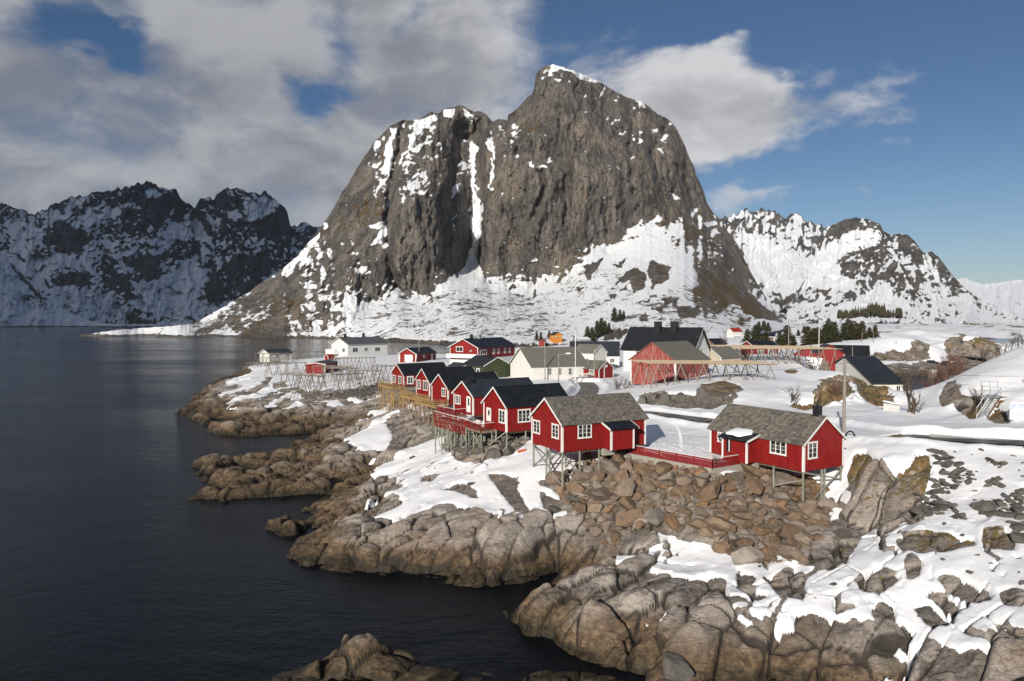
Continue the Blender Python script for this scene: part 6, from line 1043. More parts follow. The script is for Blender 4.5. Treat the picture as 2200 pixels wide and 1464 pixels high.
deck('H2', 'red_terrace', 'red railed terrace at the door of the nearest black roofed cabin', -1.75, -.04, 2.55, 6.3, -.08, 'old_timber', 'rail_red', 'white_paint', .85, 3, (1, 0), 1.2, 1.8, 'stilt_wood')
deck('H2', 'red_walkway', 'red railed walkway with diagonal lattice between the two black roofed cabins', -1.30, .35, 6.34, 15.4, -.12, 'old_timber', 'rail_red', 'white_paint', .85, 3, (0, 0), 1.5, 1.7, 'stilt_wood', True)
deck('H3', 'red_terrace', 'red railed terrace before the white solid door, partly snow covered', -1.7, -.04, 1.7, 6.6, -.08, 'old_timber', 'rail_red', 'white_paint', .85, 3, (1, 1), 1.3, 1.4, 'stilt_wood')
deck('H4', 'timber_deck', 'yellow timber deck corner jutting out nearest the red terraces', -2.0, -.04, -.2, 7.4, -.1, 'new_timber', 'new_timber', 'new_timber', .95, 3, (1, 0), 1.2, 1.5, 'old_timber')
deck('H5', 'timber_deck', 'long yellow timber deck before the middle cabin on tall stilts', -2.4, -.04, -5.0, 6.9, -.14, 'new_timber', 'new_timber', 'new_timber', .95, 3, (0, 1), 1.4, 1.3, 'new_timber')
deck('H6', 'timber_deck', 'highest yellow timber deck on tall posts at the end of the row', -2.5, -.04, -1.0, 6.8, -.1, 'new_timber', 'new_timber', 'new_timber', .95, 2, (1, 1), 1.6, 1.3, 'new_timber')
q = at_z(930, 928, 4.4); c = empty('concrete_ramp', tuple(q), math.radians(32), 'pale concrete slipway slab below the timber decks', 'slab'); m = MB(); m.hexa([(-1.5, -2.2, -1.6), (1.6, -2.4, -1.6), (1.8, 2.6, -1.6), (-1.5, 2.4, -1.6), (-1.4, -2.2, -.15), (1.5, -2.4, .1), (1.8, 2.6, .9), (-1.4, 2.4, .5)]); m.build('slab', 'concrete', c)
lg = empty('log_pile', tuple(ground_px(935, 905) + Vector((.3, 1.4, 0))), .6, 'heap of driftwood logs stacked under the yellow deck', 'logs')
for k_ in range(26): m = MB(); a_ = random.uniform(-1.6, 1.6); zz_ = random.uniform(.05, 1.5) * (1 - abs(a_) / 2.6); m.tube((a_, -1.2 + random.uniform(-.4, .4), zz_), (a_ + random.uniform(-.3, .3), 1.2 + random.uniform(-.3, .3), zz_ + random.uniform(-.1, .2)), .11, .10, 7); m.build('log', 'brown_wood', lg)

# ------------------------------------------------------------------ fish drying racks
def rack(name, label, A, B, width, rails, bays, mat_leg, mat_rail, seed, lean=.33, r_leg=.06, r_rail=.045, dense=0, over=.6, mid=True):
    """A,B: ends of the front top rail in the world; rails spread backwards over width"""
    rnd = random.Random(seed); A, B = Vector(A), Vector(B); o = Vector((A.x, A.y, land_z(A.x, A.y))); r = empty(name, tuple(o), 0, label, 'rack', 'fish drying racks'); d = (B - A).normalized(); n = Vector((-d.y, d.x, 0)); n = n if n.y > 0 else -n
    def put(p, q, rad, nm, mt): m = MB(); m.tube(Vector(p) - o, Vector(q) - o, rad * 1.1, rad * .85, 6); return m.build(nm, mt, r)
    for k_ in range(rails):
        f = k_ / max(1, rails - 1); off = n * width * f; j = lambda s_: Vector((rnd.uniform(-s_, s_), rnd.uniform(-s_, s_), rnd.uniform(-.05, .07)))
        put(A - d * over * rnd.uniform(.2, 1.3) + off + j(.12), B + d * over * rnd.uniform(.2, 1.3) + off + j(.12), r_rail, 'rail', mat_rail)
    for k_ in range(bays + 1):
        c = A.lerp(B, k_ / bays) + d * rnd.uniform(-.15, .15)
        for side in ((0, 1) if width < 8 else (0, .5, 1)):
            base_ = c + n * width * side; g = land_z(base_.x, base_.y); hgt_ = base_.z - g; sp = lean * hgt_ * rnd.uniform(.55, 1.25)
            for sg in (-1, 1):
                f = base_ + d * sg * sp * rnd.uniform(.8, 1.15) + n * rnd.uniform(-.2, .2); tp = base_ - d * sg * .22 + Vector((0, 0, .25)); fz = land_z(f.x, f.y) - .15; put((f.x, f.y, fz), tp, r_leg, 'leg', mat_leg)
            if mid and (width < 8 or rnd.random() < .5): q = rnd.uniform(.35, .6); put(base_ - d * sp * (1 - q) * .9 + Vector((0, 0, -hgt_ * (1 - q))), base_ + d * sp * (1 - q) * .9 + Vector((0, 0, -hgt_ * (1 - q))), r_leg * .8, 'cross_bar', mat_leg)
        put(c - n * .25 - Vector((0, 0, .1)), c + n * (width + .25) - Vector((0, 0, .1)), r_leg, 'cross_beam', mat_leg)
        if rnd.random() < .6: a_ = c + n * width; put((c.x, c.y, land_z(c.x, c.y) + .1), a_ - Vector((0, 0, .3)), r_leg * .8, 'strut', mat_leg)
    return r
def rail_pt(px, py, gy, zadd=0): q = ground_px(px, gy); return at_d(px, py, q.y)
LR = [((690,186),(960,186),262,262,3,3,3,'low pale rack leaning out over the left shore edge'), ((775,92),(1010,92),232,214,2,3,3,'tall bare rack in front of the low white house'), ((800,138),(1140,132),205,180,2,4,3,'long rack crossing before the white boathouse wall'), ((890,192),(1255,186),318,300,3,4,3,'long rack left of the long red shed'), ((1190,76),(1460,72),128,122,3,3,3,'rack with a slanted pole behind the long red shed'), ((1025,296),(1390,316),420,440,2,3,2,'open rack in front of the red shed on the snow edge'), ((1180,306),(1400,318),548,556,2,2,2,'tall splayed rack with legs on the bare rock'), ((1345,216),(1625,226),318,322,3,3,4,'pale rack standing against the red shed wall'),
      ((1525,140),(1905,134),262,255,3,5,3,'wide rack on the snow right of the red shed'), ((1700,266),(1955,264),420,400,3,3,3,'dense rack above the dry stone wall'), ((1600,300),(1830,290),500,480,2,2,2,'tall leggy rack reaching down over the stone wall'), ((1935,212),(2110,216),350,345,3,2,3,'rack beside the farthest red cabin'), ((1640,24),(2200,10),110,104,5,6,6,'long many poled rack in front of the white house'), ((1690,48),(1870,46),108,106,3,2,3,'short rack by the white house balcony'), ((1450,235),(1700,240),380,372,3,3,3,'tangled rack between the shed and the stone wall')]
for k_, (a_, b_, ga, gb, rl_, by_, wd_, lb) in enumerate(LR):
    p0, p1 = ZL(*a_), ZL(*b_); g0, g1 = ZL(0, ga)[1], ZL(0, gb)[1]; A = rail_pt(*p0, g0); B = rail_pt(*p1, g1)
    if abs(A.y - B.y) > 25: B = at_d(*p1, A.y)
    rack('drying_rack', lb, A, B, wd_, rl_, by_, 'rack_pole', 'rack_pole', 500 + k_, .30, .075, .07)
A, B = at_d(1414, 781.5, 121), at_d(1655, 783.0, 124)
rack('drying_rack', 'large pole roofed rack on the knoll in front of the red barn', A, B, 9.0, 30, 5, 'pole_wood', 'rack_top', 600, .36, .085, .085, over=1.6)
A, B = at_d(1590, 749, 183), at_d(1794, 750.5, 184)
rack('drying_rack', 'large pole roofed rack behind, below the spruces', A, B, 22, 34, 8, 'pole_wood', 'rack_top', 601, .26, .10, .10, over=2.0)
# ------------------------------------------------------------------ poles, lamps, wires
def pole(name, px, pyt, pyb, label, r=.13, mat='pole_wood', extra=None, dist=None):
    g = ground_px(px, pyb) if dist is None else at_d(px, pyb, dist); top = at_d(px, pyt, g.y); e = empty(name, tuple(g), 0, label, 'pole'); m = MB(); m.tube((0, 0, -.5), (0, 0, top.z - g.z), r, r * .75, 10); m.build('shaft', mat, e); return e, top.z - g.z, top
PL = {}
for key, px, a_, b_, lb, r_, mt in (('near', 1813, 772, 930, 'tall grey utility pole behind the right slate cabin', .17, 'pole_wood'), ('w1', 1171, 746, 817, 'utility pole before the white house gable side', .13, 'pole_wood'), ('w2', 1200, 761, 827, 'street lamp pole with white lantern arm by the road', .12, 'pole_wood'), ('flag', 1236, 716, 824, 'white flagpole by the white house ramp', .09, 'white_paint'), ('w3', 1277, 749, 815, 'utility pole beside the small red shed', .12, 'pole_wood'), ('g1', 900.5, 711, 777, 'tall pole by the red garage', .12, 'pole_wood'), ('seam', 1831, 745, 797, 'utility pole before the ribbed black roof', .13, 'pole_wood')):
    PL[key] = pole('white_flagpole' if key == 'flag' else 'utility_pole', px, a_, b_, lb, r_, mt)
e, hh, tp = PL['w2']; m = MB(); m.beam((0, 0, hh - .3), (1.6, -.2, hh + .1), .06); m.build('lamp_arm', 'galvanised', e); m = MB(); m.hexa([(1.4, -.4, hh), (2.5, -.4, hh + .05), (2.5, .1, hh + .05), (1.4, .1, hh), (1.5, -.35, hh + .25), (2.4, -.35, hh + .28), (2.4, .05, hh + .28), (1.5, .05, hh + .25)]); m.build('lantern', 'white_paint', e)
e, hh, tp = PL['w3']; m = MB(); m.tube((.2, -.2, hh - .9), (.2, -.2, hh - .3), .22); m.build('transformer', 'grey_cladding', e)
e, hh, tp = PL['near']; m = MB(); m.tube((0, -.1, hh * .3), (2.6, -1.2, -.2), .012); m.build('stay_wire', 'galvanised', e); m = MB(); m.tube((0, -.1, hh * .3), (-2.2, 1.0, -.2), .012); m.build('stay_wire', 'galvanised', e)
for px, a_, b_, d_, lb, r_, mt, nm in ((1759, 686, 781, 190, 'tall white flagpole rising through the rear drying rack', .10, 'white_paint', 'white_flagpole'), (1694, 687, 745, 230, 'tall pole left of the spruces', .16, 'pole_wood', 'utility_pole'), (1852, 712, 732, 297, 'short pole on the snowy hillock', .12, 'pole_wood', 'utility_pole'), (1876, 714, 740, 297, 'thin pole on the snowy hillock beside a bush', .10, 'pole_wood', 'utility_pole'), (2199, 812, 850, 92, 'thin marker pole on the snow hill at the right edge', .05, 'pole_wood', 'marker_pole')):
    pole(nm, px, a_, b_, lb, r_, mt, None, d_)
def wire(name, A, B, sag, label, r=.016):
    A, B = Vector(A), Vector(B); cu = bpy.data.curves.new(name, 'CURVE'); cu.dimensions = '3D'; cu.bevel_depth = r; s_ = cu.splines.new('POLY'); N = 24; s_.points.add(N)
    for i in range(N + 1): p = A.lerp(B, i / N); s_.points[i].co = (p.x, p.y, p.z - sag * 4 * (i / N) * (1 - i / N), 1)
    m = MB(); pp = [A.lerp(B, i / N) - Vector((0, 0, sag * 4 * (i / N) * (1 - i / N))) for i in range(N + 1)]
    for a_, b_ in zip(pp[:-1], pp[1:]): m.tube(a_, b_, r, r, 4)
    o = m.build(name, 'rubber'); bpy.data.curves.remove(cu); return tag(o, label, 'wire', 'overhead wires')
wire('overhead_wire', PL['near'][2] - Vector((0, 0, .3)), at_d(2260, 806, 80), .6, 'black overhead wire running from the tall pole to the right edge'); wire('overhead_wire', PL['near'][2] - Vector((0, 0, .4)), at_d(1290, 778, 150), 1.6, 'thin wire from the tall pole past the red barn'); wire('overhead_wire', PL['w2'][2] - Vector((0, 0, .2)), PL['w3'][2] - Vector((0, 0, 3)), .5, 'thin wire between the lamp pole and the red shed pole'); wire('overhead_wire', PL['w1'][2] - Vector((0, 0, .2)), PL['w2'][2], .3, 'thin wire over the long mossy slate roof')
wire('handline', at_d(2010, 818, 92), at_d(2205, 836, 90), .2, 'low rope line across the snow hill by the stairs', .012)
q = ground_px(1826, 942); ho = empty('black_hoop', tuple(q), .3, 'black plastic pipe bent into a hoop by the tall pole', 'pipe'); m = MB(); N = 14
for i in range(N): a0, a1 = math.pi * i / N, math.pi * (i + 1) / N; m.tube((.62 * math.cos(a0), 0, .75 * math.sin(a0) - .1), (.62 * math.cos(a1), 0, .75 * math.sin(a1) - .1), .07)
m.build('pipe', 'rubber', ho)

# ------------------------------------------------------------------ guard rail, stairs, map board
G0, G1 = at_z(1999, 949, 9.75), at_z(2290, 975, 9.75); gr = empty('guard_rail', tuple(G0), 0, 'low steel guard rail on posts beside the road at the right', 'guard rail'); dd = (G1 - G0)
m = MB(); nn = Vector((dd.y, -dd.x, 0)).normalized()
for zz_, w_, off in ((.50, .10, .06), (.58, .05, .0), (.66, .10, .06)): m.beam(nn * off + Vector((0, 0, zz_)), dd + nn * off + Vector((0, 0, zz_)), .02, w_)
m.build('rail', 'galvanised', gr)
for k_ in range(9): m = MB(); p = dd * (k_ / 8 * .97 + .012); m.box(p.x - .09, p.x + .09, p.y - .03, p.y + .05, -.6, .72); m.build('post', 'concrete', gr)
S0 = ground_px(2109, 898); S1 = at_d(2139, 852, S0.y + 2.3); st = empty('metal_staircase', tuple(S0), 0, 'steel staircase with white handrail climbing the snowy rock to a small platform', 'stairs'); v = S1 - S0; sd_ = Vector((v.y, -v.x, 0)).normalized() * .5
for sg, mt in ((-1, 'white_paint'), (1, 'brown_wood')):
    m = MB(); m.beam(sd_ * sg, v + sd_ * sg, .06, .18); m.build('stringer', mt, st); m = MB(); m.beam(sd_ * sg + Vector((0, 0, .95)), v + sd_ * sg + Vector((0, 0, .95)), .05); m.build('handrail', mt if sg < 0 else 'galvanised', st)
    for k_ in range(4): p = v * k_ / 3 + sd_ * sg; m = MB(); m.tube(p, p + Vector((0, 0, .95)), .025); m.build('baluster', 'galvanised', st)
for k_ in range(13): p = v * (k_ + .5) / 13; m = MB(); m.hexa([p - sd_ + Vector((0, -.12, -.02)), p + sd_ + Vector((0, -.12, -.02)), p + sd_ + Vector((0, .14, -.02)), p - sd_ + Vector((0, .14, -.02)), p - sd_ + Vector((0, -.12, .02)), p + sd_ + Vector((0, -.12, .02)), p + sd_ + Vector((0, .14, .02)), p - sd_ + Vector((0, .14, .02))]); m.build('tread', 'galvanised', st)
m = MB(); m.box(v.x - .7, v.x + 1.3, v.y - .2, v.y + 1.6, v.z - .08, v.z); m.build('platform', 'galvanised', st)
for x in (-.6, .35, 1.25): m = MB(); m.tube((v.x + x, v.y + 1.5, v.z), (v.x + x, v.y + 1.5, v.z + 1.5), .03); m.build('post', 'galvanised', st)
for zz_ in (.5, 1.0, 1.48): m = MB(); m.tube((v.x - .6, v.y + 1.5, v.z + zz_), (v.x + 1.25, v.y + 1.5, v.z + zz_), .025); m.build('platform_rail', 'galvanised', st)
m, t, b = material('map_print', .5, .3); o = obj_coords(t); n = t.noise(o, .9, 3); t.put(b.inputs['Base Color'], t.mix(t.ramp(n, .50, .53), t.mix(t.ramp(n, .47, .50), (.42, .48, .66), (.66, .70, .76)), (.58, .64, .68)))
Q = ground_px(2170, 909); Q = at_d(2169, 909, Q.y); bd = empty('map_board', (Q.x, Q.y, Q.z), -.12, 'white framed map board with pale blue print at the right edge', 'sign'); m = MB(); m.box(0, 3.4, 0, .06, .35, 2.1); m.build('frame', 'white_paint', bd); m = MB(); m.box(.08, 3.32, -.012, -.002, .43, 2.02); m.build('map_panel', 'map_print', bd)
for x in (.4, 2.9): m = MB(); m.box(x, x + .1, .07, .15, -.6, 2.0); m.build('post', 'galvanised', bd)
# gull on the rock
q = ground_px(998, 1099); gl = empty('seagull', tuple(q + Vector((0, 0, .02))), 2.2, 'white seagull standing on the snow edged rock by the water', 'bird')
bm = bmesh.new(); bmesh.ops.create_icosphere(bm, subdivisions=3, radius=1)
for v_ in bm.verts:
    p = v_.co.copy(); k_ = p.x; s_ = 1 - .45 * max(0, -k_) ** 1.5; v_.co = Vector((p.x * .26, p.y * .105 * s_, .24 + p.z * .11 * s_ + .06 * k_)); 
    if p.x > .55 and p.z > -.2: v_.co += Vector((.02, 0, .10 * (p.x - .55) / .45 + .05 * max(0, p.z)))
me = bpy.data.meshes.new('body'); bm.to_mesh(me); bm.free(); me.polygons.foreach_set('use_smooth', [True] * len(me.polygons)); link('body', me, MAT['feather'], gl)
bm = bmesh.new(); bmesh.ops.create_icosphere(bm, subdivisions=2, radius=.075, matrix=Matrix.Translation((.25, 0, .42))); me = bpy.data.meshes.new('head'); bm.to_mesh(me); bm.free(); link('head', me, MAT['feather'], gl); m = MB(); m.tube((.31, 0, .42), (.39, 0, .405), .018, .006); m.build('beak', 'orange_paint', gl)
for sg in (-1, 1):
    m = MB(); m.hexa([(.14, sg * .10, .22), (-.34, sg * .05, .17), (-.34, sg * .03, .20), (.14, sg * .06, .33), (.14, sg * .115, .22), (-.34, sg * .065, .17), (-.34, sg * .045, .20), (.14, sg * .075, .33)]); m.build('wing', 'grey_feather', gl); m = MB(); m.tube((.02, sg * .04, -.02), (.02, sg * .04, .16), .009); m.build('leg', 'orange_paint', gl)
q = ground_px(1121, 973); og = empty('orange_float', tuple(q + Vector((0, 0, .1))), .4, 'orange plastic fender lying under the cabin stilts', 'buoy'); m = MB(); m.tube((-.5, 0, .05), (.5, .1, .18), .10, .10, 10); m.build('body', 'orange_plastic', og); m = MB(); m.tube((.5, .1, .18), (.62, .11, .2), .04); m.build('eyelet', 'rubber', og)

# ------------------------------------------------------------------ shrubs and trees
ORD = ['leftmost', 'second from the left', 'third from the left', 'fourth from the left', 'fifth from the left', 'sixth from the left', 'seventh from the left', 'eighth from the left', 'ninth from the left', 'tenth from the left', 'eleventh from the left', 'twelfth from the left', 'thirteenth from the left', 'fourteenth from the left', 'fifteenth from the left', 'sixteenth from the left', 'seventeenth from the left', 'eighteenth from the left', 'nineteenth from the left', 'twentieth from the left', 'twenty first from the left', 'twenty second from the left', 'twenty third from the left', 'twenty fourth from the left', 'rightmost']
def rank(items, k_): return ORD[sorted(range(len(items)), key=lambda i: items[i][0]).index(k_)]
def shrub_mesh(seed, n, hh, spread, r0, depth=3):
    r = random.Random(seed); m = MB()
    def grow(p, d, l, rad, lv):
        q = p + d * l; m.tube(p, q, rad, rad * .7, 4)
        if lv == 0: return
        for _ in range(r.choice((2, 3, 3))):
            d2 = (d + Vector((r.uniform(-.6, .6), r.uniform(-.6, .6), r.uniform(-.1, .45)))).normalized(); grow(p + d * l * r.uniform(.45, 1), d2, l * r.uniform(.55, .85), rad * .6, lv - 1)
    for _ in range(n): d = Vector((r.uniform(-spread, spread), r.uniform(-spread, spread), 1)).normalized(); grow(Vector((r.uniform(-.2, .2), r.uniform(-.2, .2), -.1)), d, hh * r.uniform(.3, .45), r0, depth)
    return m.mesh('twigs')
def shrub(px, py, size, mesh, mat, label, rz=0, dist=None, name='bare_shrub'):
    g = ground_px(px, py) if dist is None else at_d(px, py, dist); e = empty(name, tuple(g), rz, label, 'shrub' if 'shrub' in name else 'tree', 'bare shrubs'); o = link('twigs', mesh, MAT[mat], e); o.scale = (size,) * 3
    o2 = MB(); o2.tube((0, 0, -.2 * size), (0.02, 0, .3 * size), .022 * size, .016 * size, 6); o2.build('stem', mat, e); return e
SA, SB, SC = shrub_mesh(1, 6, 1.0, .5, .016), shrub_mesh(2, 12, 1.0, .6, .012), shrub_mesh(3, 3, 1.0, .25, .022, 4)
shrub(1702, 864, 3.2, SA, 'bark', 'bare leafless shrub on the snow in front of the big racks'); shrub(1790, 852, 3.0, SB, 'red_twigs', 'dense reddish brown bush on the grassy outcrop'); shrub(1965, 886, 5.4, SC, 'bark', 'slim bare birch sapling by the white hut', name='bare_tree'); shrub(1960, 886, 3.4, SA, 'red_twigs', 'low twiggy bush beside the birch sapling'); shrub(2094, 872, 3.2, SA, 'bark', 'small bare shrub on the rock left of the stairs'); shrub(1325, 838, 3.4, SA, 'bark', 'bare shrub on the snow bank left of the barn'); shrub(1345, 835, 3.0, SA, 'bark', 'second bare shrub on the bank close to the barn posts', 2.0); shrub(1190, 808, 2.0, SA, 'bark', 'tiny bare bush in front of the white house windows'); shrub(1535, 992, .9, SA, 'bark', 'small dry bush at the fence corner', .4, 61.5)
GRP0 = ((2050, 800, 4.5), (2030, 812, 4.5), (2012, 826, 4.2), (1998, 840, 4.0), (2040, 786, 4.0), (2022, 845, 3.6), (2062, 790, 3.6))
for k_, (px, py, s_) in enumerate(GRP0): shrub(px, py, s_ * .85, SB, 'red_twigs', 'reddish bare bush between little bay and snow hill, ' + rank(GRP0, k_), k_ * 1.3, 112 + k_ * 2, 'red_shrub')
GRP1 = ((2100, 781), (2122, 773), (2140, 765), (2158, 757), (2172, 750), (2188, 742), (2198, 738), (2150, 762), (2110, 778))
for k_, (px, py) in enumerate(GRP1): shrub(px, py, 1.5 + (k_ % 3) * .4, SC, 'red_twigs', 'thin reddish twigs on the snow hill crest, ' + rank(GRP1, k_), k_, 107 + k_ * .3, 'red_shrub')
GRP2 = ((1462, 735, 9), (1503, 745, 8), (1548, 760, 7), (1520, 770, 6))
for k_, (px, py, s_) in enumerate(GRP2): shrub(px, py + 8, s_, SC, 'bark', 'bare tree between the big white house and racks, ' + rank(GRP2, k_), k_ * 1.7, 200 + 6 * k_, 'bare_tree')
GRP3 = ((1590, 775), (1575, 768), (1560, 780), (1600, 768))
for k_, (px, py) in enumerate(GRP3): shrub(px, py + 6, 5.5, SB, 'red_twigs', 'brown thicket bush behind the beige house, ' + rank(GRP3, k_), k_, 190 + 3 * k_, 'brown_shrub')
def spruce_mesh(seed, n=15, hh=1.0):
    r = random.Random(seed); vs, fs = [], []
    for l in range(n):
        z = .08 + .9 * l / n; rad = (.30 * (1 - z) + .03) * r.uniform(.75, 1.2); k = r.randint(8, 11)
        for q in range(k):
            a = 2 * math.pi * (q + r.random()) / k; l_ = rad * r.uniform(.6, 1.2); wd_ = .055 * (1.2 - z); dz = -l_ * r.uniform(.15, .55)
            c, s_ = math.cos(a), math.sin(a); n0 = len(vs); tip = (c * l_, s_ * l_, z + dz); mid_ = (c * l_ * .55, s_ * l_ * .55, z + dz * .4 + .02)
            vs += [(0, 0, z + .03), (mid_[0] - s_ * wd_, mid_[1] + c * wd_, mid_[2] - .015), tip, (mid_[0] + s_ * wd_, mid_[1] - c * wd_, mid_[2] - .015), (mid_[0], mid_[1], mid_[2] + .02)]
            fs += [(n0, n0 + 1, n0 + 4), (n0 + 1, n0 + 2, n0 + 4), (n0 + 2, n0 + 3, n0 + 4), (n0 + 3, n0, n0 + 4)]
            for e in range(2): 
                f = r.uniform(.4, .9); n1 = len(vs); b0 = (c * l_ * f, s_ * l_ * f, z + dz * f); o_ = r.uniform(-.07, .07); vs += [b0, (b0[0] - s_ * o_ + c * .04, b0[1] + c * o_ + s_ * .04, b0[2] - .05), (b0[0] + c * .06, b0[1] + s_ * .06, b0[2] - .01)]; fs.append((n1, n1 + 1, n1 + 2))
    me = bpy.data.meshes.new('crown'); me.from_pydata(vs, [], fs); me.update(); return me
m, t, b = material('needles', .8, .2); o = t.node('ShaderNodeNewGeometry').outputs['Position']; rn = t.node('ShaderNodeObjectInfo').outputs['Random']; t.put(b.inputs['Base Color'], t.mix(t.noise(o, .8, 3), t.mix(rn, (.016, .020, .008), (.026, .024, .009)), t.mix(rn, (.040, .046, .018), (.060, .050, .020))))
SPM = [spruce_mesh(k_, 16) for k_ in range(5)]; tk = MB(); tk.tube((0, 0, -.06), (0, 0, .9), .022, .004, 6); TRK = tk.mesh('trunk'); TRK.materials.append(MAT['bark'])
for me in SPM: me.materials.append(MAT['needles'])
def spruce(p, hh, label, k_, wide=1.0, group='spruces'):
    e = empty('spruce_tree', tuple(p), k_ * 1.1, label, 'tree', group); c = link('crown', SPM[k_ % 5], None, e); c.scale = (hh * wide, hh * wide, hh); tr = link('trunk', TRK, None, e); tr.scale = (hh,) * 3; return e
GRP4 = ((1605, 708, 742, 350), (1624, 706, 741, 352), (1645, 722, 741, 352), (1675, 717, 743, 350), (1690, 712, 745, 348), (1705, 722, 745, 346), (1735, 712, 746, 346), (1757, 704, 742, 360), (1773, 706, 744, 352), (1790, 708, 742, 355), (1812, 700, 732, 400), (1822, 698, 730, 410), (1840, 697, 728, 400), (1852, 699, 728, 400), (1868, 704, 726, 420), (1880, 703, 725, 420), (1797, 720, 742, 345), (1728, 703, 716, 560), (1715, 712, 722, 520), (1830, 699, 731, 405), (1780, 702, 745, 350), (1748, 706, 746, 349))
for k_, (px, pt, pb, d_) in enumerate(GRP4):
    g = at_d(px, pb, d_); hh = (pb - pt) / F * d_ * (1.0 + .5 * ((k_ * 3) % 7) / 7); spruce(Vector((g.x, g.y, g.z)), hh * 1.08, 'dark spruce behind the rear drying rack, ' + rank(GRP4, k_), k_, 1.3 + .5 * ((k_ * 7) % 5) / 5)
GRP5 = ((1262, 702, 733), (1272, 704, 733), (1283, 690, 722), (1292, 684, 718), (1300, 690, 716), (1308, 694, 714), (1320, 662, 690), (1332, 666, 688), (1340, 668, 684))
for k_, (px, pt, pb) in enumerate(GRP5):
    g = mount_pt(px, pb, nearer=.99); spruce(g, (pb - pt) / F * g.y * 1.08, 'dark spruce at mountain foot beside snowy knoll, ' + rank(GRP5, k_), k_, 1.2, 'spruces below the mountain')
GRP6 = ((1153, 712, 730), (1162, 714, 730), (1180, 710, 726), (1233, 722, 734))
for k_, (px, pt, pb) in enumerate(GRP6):
    g = mount_pt(px, pb, nearer=.99); spruce(g, (pb - pt) / F * g.y * 1.08, 'small spruce on snow near orange house, ' + rank(GRP6, k_), k_, 1.1, 'spruces near the orange house')
GRP7 = ((1630, 692, 712), (1641, 690, 711), (1650, 694, 712))
for k_, (px, pt, pb) in enumerate(GRP7):
    g = mount_pt(px, pb, nearer=.98); spruce(g, (pb - pt) / F * g.y * 1.1, 'dark tree above the far white house, ' + rank(GRP7, k_), k_, 1.5, 'trees above the red roofed house')
# forest strip below the eastern mountain, and the copse on the western islet: one mass each
def forest(name, label, boxes, dist, n, hh, seed):
    r = random.Random(seed); vs, fs = [], []
    for _ in range(n):
        x0, x1, y0, y1 = r.choice(boxes); px, py = r.uniform(x0, x1), r.uniform(y0, y1); d_ = dist * r.uniform(.97, 1.03); g = at_d(px, py, d_); h_ = hh * r.uniform(.6, 1.2); k0 = len(vs); K = 5
        for lv in (0, .33, .66):
            k0 = len(vs); rr = h_ * .22 * (1 - lv) * r.uniform(.8, 1.2)
            vs += [(g.x + rr * math.cos(6.28 * i / K + lv * 9), g.y + rr * math.sin(6.28 * i / K + lv * 9), g.z + h_ * lv) for i in range(K)] + [(g.x, g.y, g.z + h_ * min(1, lv + .5))]; fs += [(k0 + i, k0 + (i + 1) % K, k0 + K) for i in range(K)]
    me = bpy.data.meshes.new(name); me.from_pydata(vs, [], fs); me.update(); return tag(link(name, me, MAT['needles']), label, 'forest', None, 'stuff')
forest('spruce_forest', 'dark strip of spruce forest below the eastern mountain', [(1800, 1830, 679, 685), (1830, 1920, 672, 684), (1865, 1900, 664, 680), (1925, 1937, 676, 685)], 1640, 620, 15, 3)
forest('islet_copse', 'small dark copse on the low snowy islet at the left', [(277, 300, 693, 697), (298, 312, 692, 697), (312, 335, 694, 697)], 1740, 90, 12, 4)
# birch scrub on the talus: a grey haze of twigs
r = random.Random(77); tw = MB()
for _ in range(420):
    px, py = r.choice(((r.uniform(1000, 1330), r.uniform(600, 725)), (r.uniform(850, 1100), r.uniform(660, 730)), (r.uniform(1150, 1400), r.uniform(560, 660)))); g = mount_pt(px, py, nearer=.992); h_ = r.uniform(2, 5)
    for _ in range(3): tw.tube(g, g + Vector((r.uniform(-.4, .4) * h_, r.uniform(-.3, .3) * h_, h_)), .07, .03, 3)
tag(tw.build('birch_scrub', 'bark'), 'sparse bare birch scrub dotting the snow apron of the mountain', 'scrub', None, 'stuff')
# ------------------------------------------------------------------ far houses, cars, signs
def far_house(key, name, px, py, yaw, s, L, W, Hw, Hr, label, wall, roof, p=None, wins=(), barge='white_paint', cat='house'):
    g = mount_pt(px, py) if p is None else at_d(px, py, p); h = House(key, name, tuple(g), yaw, s, L, W, Hw, Hr, label, cat); h.walls(wall, 0, 3.0, 'white_paint' if wall in ('red_paint',) else None); h.roof(roof, .5, .5, .2, barge)
    for a_ in wins: h.window(*a_, trim=.18)
    return h
far_house('ORANGE', 'orange_house', 1190, 733, 110, -1, 8, 7, 4.6, 1.8, 'bright orange house at the foot of the mountain', 'orange_paint', 'black_roof', None, (('gable', 1, 2.2, 2.6, 3.8), ('gable', 4.6, 5.8, 2.6, 3.8), ('long', 2, 3.2, 2.6, 3.8)), None)
far_house('SMALLRED2', 'red_boathouse', 1170, 741, 80, 1, 8, 4.4, 2.4, 1.2, 'small red boathouse on the shore below the orange house', 'red_paint', 'red_roof', None, (), None, 'boathouse')
far_house('SNOWROOF', 'grey_house', 1246, 739, 30, 1, 10, 8, 3.4, 1.2, 'grey house with snow covered roof below the spruces', 'grey_cladding', 'clean_snow', None, (('long', 1, 3, 1.2, 2.6), ('long', 5, 8, 1.2, 2.6)), None)
far_house('REDROOF', 'white_house_red_roof', 1574, 728, 25, 1, 8.5, 6, 5.2, 2.2, 'white house with red roof at the mountain foot', 'white_cladding', 'red_roof', None, (('gable', .8, 1.8, 2.9, 4.1), ('gable', 3, 4, 2.9, 4.1), ('long', 1, 2, 3, 4.1), ('long', 3.4, 4.4, 3, 4.1), ('long', 6, 7, 3, 4.1), ('long', 1, 7, .6, 1.8)))
